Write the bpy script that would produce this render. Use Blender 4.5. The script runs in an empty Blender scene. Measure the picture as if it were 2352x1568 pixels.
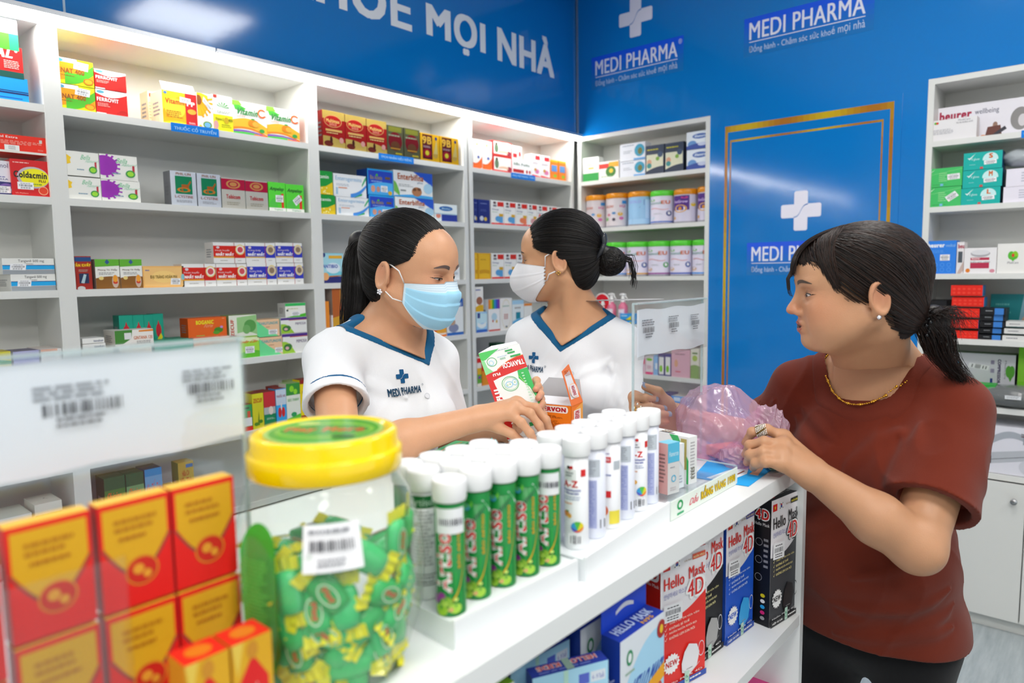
import bpy, bmesh, math, random
import numpy as np
from mathutils import Vector, Matrix
random.seed(7)
S = bpy.context.scene
COL = S.collection
# ------------------------------------------------------------------ camera
H = 1.42
F_, YAW, PIT, ROL = 1612.98, .715161, .0989724, -.0148574
cf = np.array([math.cos(YAW)*math.cos(PIT), math.sin(YAW)*math.cos(PIT), -math.sin(PIT)])
cr = np.array([math.sin(YAW), -math.cos(YAW), 0.]); cu = np.cross(cr, cf)
cr, cu = cr*math.cos(ROL)+cu*math.sin(ROL), -cr*math.sin(ROL)+cu*math.cos(ROL)
CP = np.array([0, 0, H])
cam = bpy.data.objects.new('camera', bpy.data.cameras.new('camera')); COL.objects.link(cam)
cam.matrix_world = Matrix(((cr[0], cu[0], -cf[0], 0), (cr[1], cu[1], -cf[1], 0), (cr[2], cu[2], -cf[2], H), (0, 0, 0, 1)))
cam.data.sensor_width = 36; cam.data.lens = 36*F_/2352; cam.data.clip_start = .02
cam.data.dof.use_dof = True; cam.data.dof.focus_distance = 1.5; cam.data.dof.aperture_fstop = 3.4
S.camera = cam
S.view_settings.view_transform = 'Standard'; S.view_settings.look = 'None'
S.view_settings.exposure = -0.08; S.view_settings.gamma = 1; S.view_settings.use_curve_mapping = False
S.cycles.max_bounces = 10; S.cycles.diffuse_bounces = 5; S.cycles.glossy_bounces = 4
S.cycles.transparent_max_bounces = 16; S.cycles.transmission_bounces = 8
S.cycles.use_denoising = True; S.cycles.caustics_reflective = False; S.cycles.caustics_refractive = False
# ------------------------------------------------------------------ world and lights
W = bpy.data.worlds.new('world'); S.world = W; W.use_nodes = True
bg = W.node_tree.nodes['Background']; bg.inputs[0].default_value = (.86, .93, 1, 1); bg.inputs[1].default_value = 1.9
YW, XV, ZC = 2.29, 3.2, 2.95
PANELS = [(2.0, .35), (.45, -.2), (-1.0, -.2), (2.0, -1.4), (.45, -1.4), (-1.0, -1.4)]
def lamp(name, loc, sx, sy, e, rot=(0, 0, 0), col=(1, 1, 1)):
    l = bpy.data.lights.new(name, 'AREA'); l.shape = 'RECTANGLE'; l.size = sx; l.size_y = sy; l.energy = e; l.color = col
    o = bpy.data.objects.new(name, l); COL.objects.link(o); o.location = loc; o.rotation_euler = rot; return o
for i, (x, y) in enumerate(PANELS):
    lamp('panel_lamp', (x, y, ZC-.035), .56, .56, 15, col=(1, .985, .96))
for a, b in ((-1.85, -.11), (-.1, 1.15), (1.16, 2.33), (2.335, 3.18)):      # the LED tubes under the blue header
    lamp('led_lamp', ((a+b)/2, YW-.032, 2.112), b-a-.02, .02, .8*(b-a), (math.radians(-12), 0, 0), (1, .99, .98))
# ------------------------------------------------------------------ pixel (2352x1568) to place
def ray(x, y): return cf+cr*((x-1176)/F_)+cu*((784-y)/F_)
def ony(x, y, Y): d = ray(x, y); return CP+d*(Y/d[1])
def onx(x, y, X): d = ray(x, y); return CP+d*(X/d[0])
def onz(x, y, z): d = ray(x, y); return CP+d*((z-H)/d[2])
def dp(x, y, D): return CP+ray(x, y)*D
# ------------------------------------------------------------------ colour and materials
def hx(c):
    if not isinstance(c, str): return tuple(c)[:3]
    c = c.lstrip('#')
    if len(c) == 3: c = ''.join(k*2 for k in c)
    v = [int(c[i:i+2], 16)/255 for i in (0, 2, 4)]
    return tuple((k/12.92 if k <= .04045 else ((k+.055)/1.055)**2.4) for k in v)
def mat(name, col=None, rough=.5, metal=0, spec=.5, attr=False, noise=0, bump=0, bscale=200, trans=0, ior=1.45, coat=0, emis=None, es=0, alpha=1, sss=0, sheen=0, vary=0, stretch=None):
    m = bpy.data.materials.new(name); m.use_nodes = True; n = m.node_tree; b = n.nodes['Principled BSDF']
    P = b.inputs
    if col is not None: P['Base Color'].default_value = (*hx(col), 1)
    P['Roughness'].default_value = rough; P['Metallic'].default_value = metal; P['Specular IOR Level'].default_value = spec
    P['IOR'].default_value = ior; P['Transmission Weight'].default_value = trans; P['Alpha'].default_value = alpha
    P['Coat Weight'].default_value = coat; P['Coat Roughness'].default_value = .08
    if sss: P['Subsurface Weight'].default_value = sss; P['Subsurface Radius'].default_value = (1, .35, .2); P['Subsurface Scale'].default_value = .006
    if sheen: P['Sheen Weight'].default_value = sheen; P['Sheen Roughness'].default_value = .6
    if emis: P['Emission Color'].default_value = (*hx(emis), 1); P['Emission Strength'].default_value = es
    src = None
    if attr:
        a = n.nodes.new('ShaderNodeAttribute'); a.attribute_name = 'Col'; src = a.outputs['Color']
    tc = n.nodes.new('ShaderNodeTexCoord')
    if vary:
        nz = n.nodes.new('ShaderNodeTexNoise'); nz.inputs['Scale'].default_value = noise or 8; nz.inputs['Detail'].default_value = 4
        n.links.new(tc.outputs['Object'], nz.inputs['Vector'])
        mr = n.nodes.new('ShaderNodeMapRange'); mr.inputs[3].default_value = 1-vary; mr.inputs[4].default_value = 1+vary
        n.links.new(nz.outputs['Fac'], mr.inputs[0])
        mx = n.nodes.new('ShaderNodeVectorMath'); mx.operation = 'SCALE'
        if src is None: mx.inputs[0].default_value = hx(col)
        else: n.links.new(src, mx.inputs[0])
        n.links.new(mr.outputs[0], mx.inputs['Scale']); src = mx.outputs[0]
    if src is not None: n.links.new(src, P['Base Color'])
    if bump:
        nz = n.nodes.new('ShaderNodeTexNoise'); nz.inputs['Scale'].default_value = bscale; nz.inputs['Detail'].default_value = 3
        if stretch:
            mp = n.nodes.new('ShaderNodeMapping'); mp.inputs['Scale'].default_value = stretch
            n.links.new(tc.outputs['Object'], mp.inputs['Vector']); n.links.new(mp.outputs[0], nz.inputs['Vector'])
        else: n.links.new(tc.outputs['Object'], nz.inputs['Vector'])
        bp = n.nodes.new('ShaderNodeBump'); bp.inputs['Strength'].default_value = bump; bp.inputs['Distance'].default_value = .002
        n.links.new(nz.outputs['Fac'], bp.inputs['Height']); n.links.new(bp.outputs[0], P['Normal'])
    return m
MT = dict(
    print=mat('printed_card', attr=True, rough=.42, spec=.4, vary=.02, noise=30),
    foil=mat('foil_card', attr=True, rough=.28, metal=.55, vary=.04, noise=60),
    plastic=mat('moulded_plastic', attr=True, rough=.3, vary=.015, noise=20),
    paper=mat('paper', attr=True, rough=.8, spec=.2, vary=.015, noise=40),
    gloss=mat('glossy_plastic', attr=True, rough=.12, vary=.01, noise=20),
    metal=mat('metal', attr=True, rough=.25, metal=1, vary=.03, noise=50),
    lam=mat('white_laminate', 'dfe0dd', rough=.42, spec=.4, vary=.015, noise=5, bump=.04, bscale=350),
    cnt=mat('counter_laminate', 'e6e9ea', rough=.3, spec=.5, vary=.01, noise=5),
    blue=mat('blue_acrylic_sheet', '0878c8', rough=.1, spec=.6, vary=.02, noise=2, bump=.02, bscale=60),
    alu=mat('brushed_aluminium', 'b5b8bd', rough=.35, metal=.8, vary=.03, noise=80),
    diff=mat('led_diffuser', 'ffffff', rough=.5, emis='fffdf8', es=32),
    pan=mat('panel_diffuser', 'ffffff', rough=.5, emis='fffaf2', es=5.5),
    ceil=mat('ceiling_paint', 'e8e8e6', rough=.8, vary=.01, noise=3),
    wall=mat('wall_paint', 'dfe0de', rough=.75, vary=.012, noise=3),
    acry=mat('clear_acrylic', 'ffffff', rough=.03, trans=1, ior=1.12, spec=.5),
    glass=mat('window_glass', 'ffffff', rough=.0, trans=1, ior=1.02),
)
def acrylic(name, tint, a, rough=.06, spec=.5, bump=0, bs=30, refl=.03):
    m = mat(name, tint, rough=rough, spec=spec, bump=bump, bscale=bs); n = m.node_tree; b = n.nodes['Principled BSDF']
    # part see-through sheet: a fixed share of plain transparency with a glossy surface
    tr = n.nodes.new('ShaderNodeBsdfTransparent'); tr.inputs[0].default_value = (*hx(tint), 1); mx = n.nodes.new('ShaderNodeMixShader')
    fr = n.nodes.new('ShaderNodeLayerWeight'); fr.inputs['Blend'].default_value = .5
    pw = n.nodes.new('ShaderNodeMath'); pw.operation = 'POWER'; pw.inputs[1].default_value = 4; n.links.new(fr.outputs['Facing'], pw.inputs[0])
    ml = n.nodes.new('ShaderNodeMath'); ml.operation = 'MULTIPLY_ADD'; ml.inputs[1].default_value = .55; ml.inputs[2].default_value = refl; n.links.new(pw.outputs[0], ml.inputs[0])
    gl = n.nodes.new('ShaderNodeBsdfGlossy'); gl.inputs['Roughness'].default_value = rough
    for l_ in b.inputs['Normal'].links: n.links.new(l_.from_socket, gl.inputs['Normal']); n.links.new(l_.from_socket, fr.inputs['Normal'])
    n.links.new(ml.outputs[0], mx.inputs[0]); n.links.new(tr.outputs[0], mx.inputs[1]); n.links.new(gl.outputs[0], mx.inputs[2])
    m2 = n.nodes.new('ShaderNodeMixShader'); m2.inputs[0].default_value = a
    n.links.new(mx.outputs[0], m2.inputs[1]); n.links.new(b.outputs[0], m2.inputs[2])
    n.links.new(m2.outputs[0], n.nodes['Material Output'].inputs[0]); return m
MT['sheet'] = acrylic('acrylic_sheet', 'fafcfd', .012)
MT['edge'] = acrylic('acrylic_edge', 'e2eef0', .45)
MT['jar'] = acrylic('clear_jar_plastic', 'f6faf6', .04, rough=.08)
MT['film'] = acrylic('clear_film', 'f2f6f6', .16, rough=.12, bump=.8, bs=60)
def mixmat(name, c1, c2, scale, stretch, rough, bump=.1):
    m = mat(name, c1, rough=rough); n = m.node_tree; b = n.nodes['Principled BSDF']
    tc = n.nodes.new('ShaderNodeTexCoord'); mp = n.nodes.new('ShaderNodeMapping'); mp.inputs['Scale'].default_value = stretch
    nz = n.nodes.new('ShaderNodeTexNoise'); nz.inputs['Scale'].default_value = scale; nz.inputs['Detail'].default_value = 8; nz.inputs['Roughness'].default_value = .65
    cr_ = n.nodes.new('ShaderNodeValToRGB'); cr_.color_ramp.elements[0].position = .3; cr_.color_ramp.elements[1].position = .7
    cr_.color_ramp.elements[0].color = (*hx(c1), 1); cr_.color_ramp.elements[1].color = (*hx(c2), 1)
    n.links.new(tc.outputs['Object'], mp.inputs[0]); n.links.new(mp.outputs[0], nz.inputs['Vector']); n.links.new(nz.outputs['Fac'], cr_.inputs[0])
    n.links.new(cr_.outputs[0], b.inputs['Base Color']); return m
MT['floor'] = mixmat('grey_oak_vinyl', '9aa4a8', 'b9c1c3', 5, (1, 9, 1), .35)
# ------------------------------------------------------------------ mesh builder
_tc = {}
def text_geo(s, bold):
    k = (s, bold)
    if k not in _tc:
        c = bpy.data.curves.new('t', 'FONT'); c.body = s; c.resolution_u = 3; c.space_character = 1+bold*2
        o = bpy.data.objects.new('t', c); COL.objects.link(o)
        bpy.context.view_layer.update()
        m = bpy.data.meshes.new_from_object(o.evaluated_get(bpy.context.evaluated_depsgraph_get()))
        vs = [(v.co.x, v.co.y) for v in m.vertices]; fs = [tuple(p.vertices) for p in m.polygons]
        bpy.data.objects.remove(o); bpy.data.curves.remove(c); bpy.data.meshes.remove(m)
        if bold > .015 and vs:      # heavier strokes: the outline repeated a little to each side
            q = bold*.8; n0 = len(vs); v0 = vs; f0 = fs; vs = []; fs = []
            offs = [(-q, 0), (q, 0)] if bold < .035 else [(-q, -q*.6), (q, -q*.6), (-q, q*.6), (q, q*.6), (0, 0)]
            if bold > .09: offs += [(0, q), (0, -q), (q, 0), (-q, 0)]
            for i, (dx, dy) in enumerate(offs):
                vs += [(x+dx, y+dy) for x, y in v0]; fs += [tuple(j+i*n0 for j in f) for f in f0]
        else: n0 = max(len(vs), 1)
        if vs:
            a = np.array(vs); lo = a.min(0); hi = a.max(0); a = (a-lo)/np.maximum(hi-lo, 1e-6)
            _tc[k] = ([(x, y, i//n0) for i, (x, y) in enumerate(a.tolist())], fs)
        else: _tc[k] = ([], [])
    return _tc[k]
class MB:
    def __init__(s): s.v = []; s.f = []; s.c = []; s.m = []; s.mats = []; s.sm = []
    def mi(s, m):
        if m not in s.mats: s.mats.append(m)
        return s.mats.index(m)
    def add(s, vs, fs, col, m='print', smooth=False):
        n = len(s.v); s.v += [tuple(map(float, v)) for v in vs]; k = s.mi(m)
        single = not (isinstance(col, list))
        c = hx(col) if single else None
        for i, f in enumerate(fs):
            s.f.append(tuple(n+j for j in f)); s.c.append(c if single else hx(col[i])); s.m.append(k); s.sm.append(smooth)
    def box(s, o, U, V, N, cols, m='print'):
        # o: corner, U width vector, V height vector, N vector towards the back
        o, U, V, N = (np.array(k, float) for k in (o, U, V, N))
        P = [o, o+U, o+U+V, o+V, o+N, o+U+N, o+U+V+N, o+V+N]
        fs = [(0, 1, 2, 3), (4, 0, 3, 7), (1, 5, 6, 2), (3, 2, 6, 7), (4, 5, 1, 0), (5, 4, 7, 6)]   # front, left, right, top, bottom, back
        if not isinstance(cols, list): cols = [cols]*6
        if len(cols) < 6: cols = (cols+[cols[0]]*6)[:6]
        s.add(P, fs, cols, m)
    def aabox(s, lo, hi, col='fff', m='print'):
        s.box((lo[0], lo[1], lo[2]), (hi[0]-lo[0], 0, 0), (0, 0, hi[2]-lo[2]), (0, hi[1]-lo[1], 0), col, m)
    def lathe(s, o, prof, cols, m='plastic', n=28, ax=None, smooth=True):
        o = np.array(o, float); A = np.eye(3) if ax is None else ax
        vs = []; fs = []; cc = []
        for r, z in prof:
            for i in range(n):
                a = 2*math.pi*i/n; vs.append(o+A@np.array([r*math.cos(a), r*math.sin(a), z]))
        for j in range(len(prof)-1):
            for i in range(n):
                k = (i+1) % n; fs.append((j*n+i, j*n+k, (j+1)*n+k, (j+1)*n+i)); cc.append(cols[j] if isinstance(cols, list) else cols)
        s.add(vs, fs, cc, m, smooth)
    def tube(s, pts, rad, col, m='plastic', n=8, cap=True):
        pts = [np.array(p, float) for p in pts]; N = len(pts)
        rad = rad if isinstance(rad, (list, tuple, np.ndarray)) else [rad]*N
        vs = []; fs = []; up = None
        for i in range(N):
            t = pts[min(i+1, N-1)]-pts[max(i-1, 0)]; t = t/(np.linalg.norm(t)+1e-9)
            if up is None:
                up = np.array([0, 0, 1.]) if abs(t[2]) < .9 else np.array([1., 0, 0])
            a = np.cross(up, t); a /= np.linalg.norm(a)+1e-9; b = np.cross(t, a); up = b
            for k in range(n):
                q = 2*math.pi*k/n; vs.append(pts[i]+(a*math.cos(q)+b*math.sin(q))*rad[i])
        for i in range(N-1):
            for k in range(n):
                l = (k+1) % n; fs.append((i*n+k, i*n+l, (i+1)*n+l, (i+1)*n+k))
        if cap: fs.append(tuple(range(n))[::-1]); fs.append(tuple(range((N-1)*n, N*n)))
        s.add(vs, fs, col, m, True)
    def ball(s, c, r, col, m='plastic', n=12, R=None):
        r = np.array(r if hasattr(r, '__len__') else [r]*3, float); R = np.eye(3) if R is None else R
        vs = []; fs = []; k = n//2+1
        for j in range(k+1):
            p = math.pi*j/k
            for i in range(n):
                a = 2*math.pi*i/n; vs.append(np.array(c)+R@(r*np.array([math.sin(p)*math.cos(a), math.sin(p)*math.sin(a), -math.cos(p)])))
        for j in range(k):
            for i in range(n):
                l = (i+1) % n; fs.append((j*n+i, j*n+l, (j+1)*n+l, (j+1)*n+i))
        s.add(vs, fs, col, m, True)
    def art(s, fn, els, m='print', lift=.0003, step=.00009, clamp=False, kmax=9999):
        """fn(u, v, h) maps the face's unit square (and a lift) into space"""
        k = 0
        if clamp:
            f0 = fn; fn = lambda u, v, h: f0(min(max(u, 0), 1), min(max(v, 0), 1), h)
        for e in els:
            if e is None: continue
            h = lift+step*min(k, kmax); k += 1; t = e[0]
            if t == 'r':
                _, a, b, c, d, col = e; s.add([fn(a, b, h), fn(c, b, h), fn(c, d, h), fn(a, d, h)], [(0, 1, 2, 3)], col, m)
            elif t == 'R':       # rectangle in strips, for curved faces
                _, a, b, c, d, col = e; n = 10
                vs = [fn(a+(c-a)*i/n, b, h) for i in range(n+1)]+[fn(a+(c-a)*i/n, d, h) for i in range(n+1)]
                s.add(vs, [(i, i+1, n+2+i, n+1+i) for i in range(n)], col, m, True)
            elif t == 'e':
                _, a, b, ru, rv, col = e; n = 26
                s.add([fn(a+ru*math.cos(2*math.pi*i/n), b+rv*math.sin(2*math.pi*i/n), h) for i in range(n)], [tuple(range(n))], col, m)
            elif t == 'o':       # ring
                _, a, b, ru, rv, w, col = e; n = 26
                vs = [fn(a+ru*q*math.cos(2*math.pi*i/n), b+rv*q*math.sin(2*math.pi*i/n), h) for q in (1-w, 1) for i in range(n)]
                s.add(vs, [(i, n+i, n+(i+1) % n, (i+1) % n) for i in range(n)], col, m)
            elif t == 'p':
                _, pts, col = e; s.add([fn(a, b, h) for a, b in pts], [tuple(range(len(pts)))], col, m)
            elif t == 'w':       # band between two wavy lines v=f0(u), v=f1(u): (u0,u1, vlow(l,r,amp), vhigh(l,r,amp))
                _, a, c, lo, hi, col = e; n = 16
                def cv(q, x): return q[0]+(q[1]-q[0])*x+q[2]*math.sin(math.pi*x*(q[3] if len(q) > 3 else 1))
                vs = [fn(a+(c-a)*i/n, cv(lo, i/n), h) for i in range(n+1)]+[fn(a+(c-a)*i/n, cv(hi, i/n), h) for i in range(n+1)]
                s.add(vs, [(i, i+1, n+2+i, n+1+i) for i in range(n)], col, m)
            elif t == 't':
                st, a, b, c, d, col = e[1:7]; bold = e[7] if len(e) > 7 else .02; rot = e[8] if len(e) > 8 else 0; sh = e[9] if len(e) > 9 else 0
                vs, fs = text_geo(st, bold)
                out = []
                for x, y, q in vs:
                    x = x+sh*(y-.5)
                    if rot == 90: x, y = 1-y, x
                    elif rot == 180: x, y = 1-x, 1-y
                    elif rot == 270: x, y = y, 1-x
                    out.append(fn(a+(c-a)*x, b+(d-b)*y, h+q*step*.12))
                s.add(out, fs, col, m)
            elif t == 'l':       # lines of small print
                _, a, b, c, d, n, col = e; vs = []; fs = []
                for i in range(n):
                    y1 = d-(d-b)*(i+.15)/n; y0 = d-(d-b)*(i+.62)/n; x = a; end = c-(c-a)*random.random()*.3
                    while x < end:
                        x2 = min(x+(c-a)*random.uniform(.06, .2), end); q = len(vs)
                        vs += [fn(x, y0, h), fn(x2, y0, h), fn(x2, y1, h), fn(x, y1, h)]; fs.append((q, q+1, q+2, q+3)); x = x2+(c-a)*.03
                s.add(vs, fs, col, m)
            elif t == 'b':       # barcode sticker: (u0,v0,u1,v1[,angle])
                a, b, c, d = e[1:5]; an = math.radians(e[5]) if len(e) > 5 else 0; asp = e[6] if len(e) > 6 else 1
                cx, cy = (a+c)/2, (b+d)/2
                def g(x, y, q=h):
                    X = (x-.5)*(c-a)*asp; Y = (y-.5)*(d-b); return fn(cx+(X*math.cos(an)-Y*math.sin(an))/asp, cy+X*math.sin(an)+Y*math.cos(an), q)
                s.add([g(0, 0), g(1, 0), g(1, 1), g(0, 1)], [(0, 1, 2, 3)], 'f2f3f6', m)
                vs = []; fs = []; x = .1; q2 = h+step*.6
                while x < .9:
                    w_ = random.choice((.012, .02, .03)); q = len(vs)
                    vs += [g(x, .4, q2), g(x+w_, .4, q2), g(x+w_, .68, q2), g(x, .68, q2)]; fs.append((q, q+1, q+2, q+3)); x += w_+random.choice((.014, .022, .03))
                for y in (.82, .28, .14):
                    for x in (.18, .34, .5, .66):
                        q = len(vs); vs += [g(x, y-.03, q2), g(x+.13, y-.03, q2), g(x+.13, y+.03, q2), g(x, y+.03, q2)]; fs.append((q, q+1, q+2, q+3))
                s.add(vs, fs, '3a3c44', m); k += 1
    def build(s, name, parent=None, **kw):
        me = bpy.data.meshes.new(name); me.from_pydata(s.v, [], s.f)
        for q in s.mats: me.materials.append(MT[q])
        me.polygons.foreach_set('material_index', s.m); me.polygons.foreach_set('use_smooth', s.sm)
        at = me.color_attributes.new('Col', 'FLOAT_COLOR', 'CORNER')
        L = np.array([len(f) for f in s.f]); cc = np.ones((len(s.f), 4)); cc[:, :3] = np.array(s.c)
        at.data.foreach_set('color', np.repeat(cc, L, axis=0).ravel()); me.validate(); me.update()
        o = bpy.data.objects.new(name, me); COL.objects.link(o); o.parent = parent
        for k, v in kw.items(): o[k] = v
        return o
def leaf(b, P_, out, c1, c2, m='print'):
    """a card leaf: colour c1 on the side facing out, c2 behind"""
    P_ = [np.array(p, float) for p in P_]; n = np.cross(P_[1]-P_[0], P_[3]-P_[0]); n = n/np.linalg.norm(n)
    if n@np.array(out, float) < 0: n = -n
    Q = [p+n*.0008 for p in P_]; b.add(Q+P_, [(0, 1, 2, 3), (7, 6, 5, 4), (0, 4, 5, 1), (1, 5, 6, 2), (2, 6, 7, 3), (3, 7, 4, 0)], [c1, c2, c1, c1, c1, c1], m)
def thing(name, label, cat, loc=(0, 0, 0), group=None):
    o = bpy.data.objects.new(name, None); COL.objects.link(o); o.location = loc; o.empty_display_size = .05
    o['label'] = label; o['category'] = cat
    if group: o['group'] = group
    return o
def tag(o, label, cat, group=None):
    o['label'] = label; o['category'] = cat
    if group: o['group'] = group
    return o
def struct(o): o['kind'] = 'structure'; return o
def put(o, loc):
    """moves the mesh origin to loc, keeping the shape where it is"""
    l = Vector([float(k) for k in loc]); o.data.transform(Matrix.Translation(-l)); o.location = l; return o
def frame(o, U, V, N):
    o, U, V, N = (np.array(k, float) for k in (o, U, V, N)); N = N/np.linalg.norm(N)
    return lambda u, v, h: o+U*u+V*v+N*h
# ------------------------------------------------------------------ the room
X0, X1, Y0, Y1 = -1.9, 3.5, -2.6, 2.6
def slab(name, lo, hi, m, kind='structure'):
    b = MB(); b.aabox(lo, hi, 'fff', m); o = b.build(name)
    if kind: o['kind'] = kind
    return o
slab('floor', (X0, Y0, -.05), (X1, Y1, 0), 'floor')
slab('ceiling', (X0, Y0, ZC), (X1, Y1, ZC+.05), 'ceil')
slab('wall_left', (X0-.05, Y0, 0), (X0, Y1, ZC), 'wall')
slab('wall_back', (X0, Y1-.08, 0), (X1, Y1, ZC), 'wall')
slab('wall_right', (X1-.07, Y0, 0), (X1, Y1-.08, ZC), 'wall')
b = MB()      # shop front behind the camera: a wall around one wide opening
b.aabox((X0, Y0-.08, 0), (X1, Y0, .25), 'fff', 'wall'); b.aabox((X0, Y0-.08, 2.5), (X1, Y0, ZC), 'fff', 'wall')
b.aabox((X0, Y0-.08, .25), (X0+.5, Y0, 2.5), 'fff', 'wall'); b.aabox((X1-.5, Y0-.08, .25), (X1, Y0, 2.5), 'fff', 'wall')
struct(b.build('wall_front'))
wn = slab('window_1', (X0+.5, Y0-.05, .25), (X1-.5, Y0-.044, 2.5), 'glass')
# blue sheets above and between the shelves
b = MB(); b.aabox((X0, YW, 2.15), (XV-.003, YW+.02, ZC), 'fff', 'blue')
hd = struct(b.build('wall_header'))
b = MB(); fn = frame((0, YW, 0), (1, 0, 0), (0, 0, 1), (0, -1, 0))
def z_at(px, py): p = ony(px, py, YW); return p[0], p[2]
ZB, ZT = 2.416, 2.567
def word(s_, x0, x1, zb_, zt_, up, dn):       # cap height runs zb_ to zt_; up and dn are the marks above and below
    h_ = zt_-zb_; b.art(fn, [('t', s_, x0, zb_-dn*h_, x1, zt_+up*h_, 'eef1f6', .05)], 'plastic', .001)
word('SỨC', .93, 1.32, ZB, ZT, .33, 0); word('KHOẺ', 1.42, 2.031, ZB, ZT, .36, 0); word('MỌI', 2.112, 2.480, ZB, ZT, 0, .16); word('NHÀ', 2.562, 3.002, ZB, ZT, .27, 0)
b.build('lettering', hd, label='white painted slogan letters')
seam = MB(); seam.aabox((.735, YW-.0015, 2.16), (.741, YW+.001, ZC), 'a9c4dc', 'plastic'); seam.build('joint_strip', hd)
b = MB(); b.aabox((XV, Y0+.3, 2.14), (XV+.02, YW-.003, ZC), 'fff', 'blue'); b.aabox((XV, .612, 0), (XV+.02, 1.5155, 2.14), 'fff', 'blue')
vp = struct(b.build('wall_side_panel'))
b = MB(); b.aabox((XV-.006, YW-.012, 2.15), (XV, YW-.004, ZC), '2a7cc4', 'alu'); b.build('corner_trim', vp)
b = MB(); b.aabox((XV-.0035, .70, .08), (XV, 1.47, 2.105), 'fff', 'blue')
dr = struct(b.build('door_1'))
b = MB(); fd = frame((XV-.0035, 1.47, 0), (0, -1, 0), (0, 0, 1), (-1, 0, 0))
def bord(a0, a1, t, wv, wh):
    o = []
    for i in range(28):        # printed gold band, light and deep gold by turns
        k = .5+.5*math.sin(i*.45); c = tuple(np.array(hx('c8a800'))*k+np.array(hx('a86a10'))*(1-k))
        x = a0+(a1-a0)*i/28; o.append(('r', x, t-wh, x+(a1-a0)/28+.0001, t, c))
        z = .12+(t-.12)*i/28; o.append(('r', a0, z, a0+wv, z+(t-.12)/28, c)); o.append(('r', a1-wv, z, a1, z+(t-.12)/28, c))
    return o
b.art(fd, bord(.031, .741, 2.077, .0135, .028)+bord(.056, .704, 2.012, .006, .009), 'plastic', .0003, .000001)
b.build('gold_border', dr)
def cross(cx, cz, s, col, gap):
    a = s*.17; r = s*.5; k = s*.05; o = []
    def rr(x0, y0, x1, y1):
        pts = []
        for (qx, qy, st) in ((x1-k, y1-k, 0), (x0+k, y1-k, 90), (x0+k, y0+k, 180), (x1-k, y0+k, 270)):
            for j in range(5):
                an = math.radians(st+j*22.5); pts.append((qx+k*math.cos(an), qy+k*math.sin(an)))
        return pts
    o.append(('p', [(cx+x, cz+y) for x, y in rr(-a, -r, a, r)], col)); o.append(('p', [(cx+x, cz+y) for x, y in rr(-r, -a, r, a)], col))
    n = 12; up = []; dn = []
    for i in range(n+1):
        t = -1+2*i/n; x = a*1.02*t; y = a*.95*math.tanh(2.2*t)*1.0; up.append((cx+x*1.0, cz+y+s*.012)); dn.append((cx+x, cz+y-s*.012))
    for i in range(n): o.append(('p', [dn[i], dn[i+1], up[i+1], up[i]], gap))
    return o
def logo(parent, fn_, cx, cz, w, name='logo'):
    """white cross above the shop name on a bright blue plate; w is the plate's width"""
    b = MB(); h = w*.31; z0 = cz-h/2
    els = []
    for i in range(8):
        c = tuple(np.array(hx('1557e8'))*(i/7)**1.6+np.array(hx('1473bd'))*(1-(i/7)**1.6))
        els.append(('r', cx-w/2, z0+h*i/8, cx+w/2, z0+h*(i+1)/8, c))
    b.art(fn_, els, 'plastic', .0004, 0)
    b.art(fn_, [('t', 'MEDI PHARMA', cx-w*.455, z0+h*.43, cx+w*.44, z0+h*.87, 'e9eaf8', .02), ('t', '®', cx+w*.45, z0+h*.78, cx+w*.485, z0+h*.92, 'e9eaf8', 0),
        ('r', cx-w*.455, z0+h*.355, cx+w*.44, z0+h*.375, 'e9eaf8'), ('t', 'Đồng hành - Chăm sóc sức kho', cx-w*.455, z0+h*.05, cx+w*.195, z0+h*.30, 'c9d6f0', .015),
        ('t', 'é mọi nhà', cx+w*.20, z0+h*.05, cx+w*.44, z0+h*.30, 'c9d6f0', .015)], 'plastic', .0006)
    b.art(fn_, cross(cx, cz+w*.43, w*.36, 'eceaf8', '1a74bd'), 'plastic', .0006, .0001)
    return b.build(name, parent, label='white cross and lettering on a bright blue plate')
fv = frame((XV, 0, 0), (0, -1, 0), (0, 0, 1), (-1, 0, 0))
def vyz(px, py, X=XV): p = onx(px, py, X); return -p[1], p[2]
u0, _ = vyz(1359, 170); u1, _ = vyz(1570, 120); _, zc_ = vyz(1464, 146); logo(vp, fv, (u0+u1)/2, zc_, u1-u0)
u0, _ = vyz(1709, 90); u1, _ = vyz(2008, 30); _, zc_ = vyz(1858, 54); logo(vp, fv, (u0+u1)/2, zc_, u1-u0)
fdd = frame((XV-.0035, 0, 0), (0, -1, 0), (0, 0, 1), (-1, 0, 0))
u0, _ = vyz(1716, 600); _, zc_ = vyz(1838, 592); uc, _ = vyz(1838, 560); logo(dr, fdd, uc, zc_, (uc-u0)*2)
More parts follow.
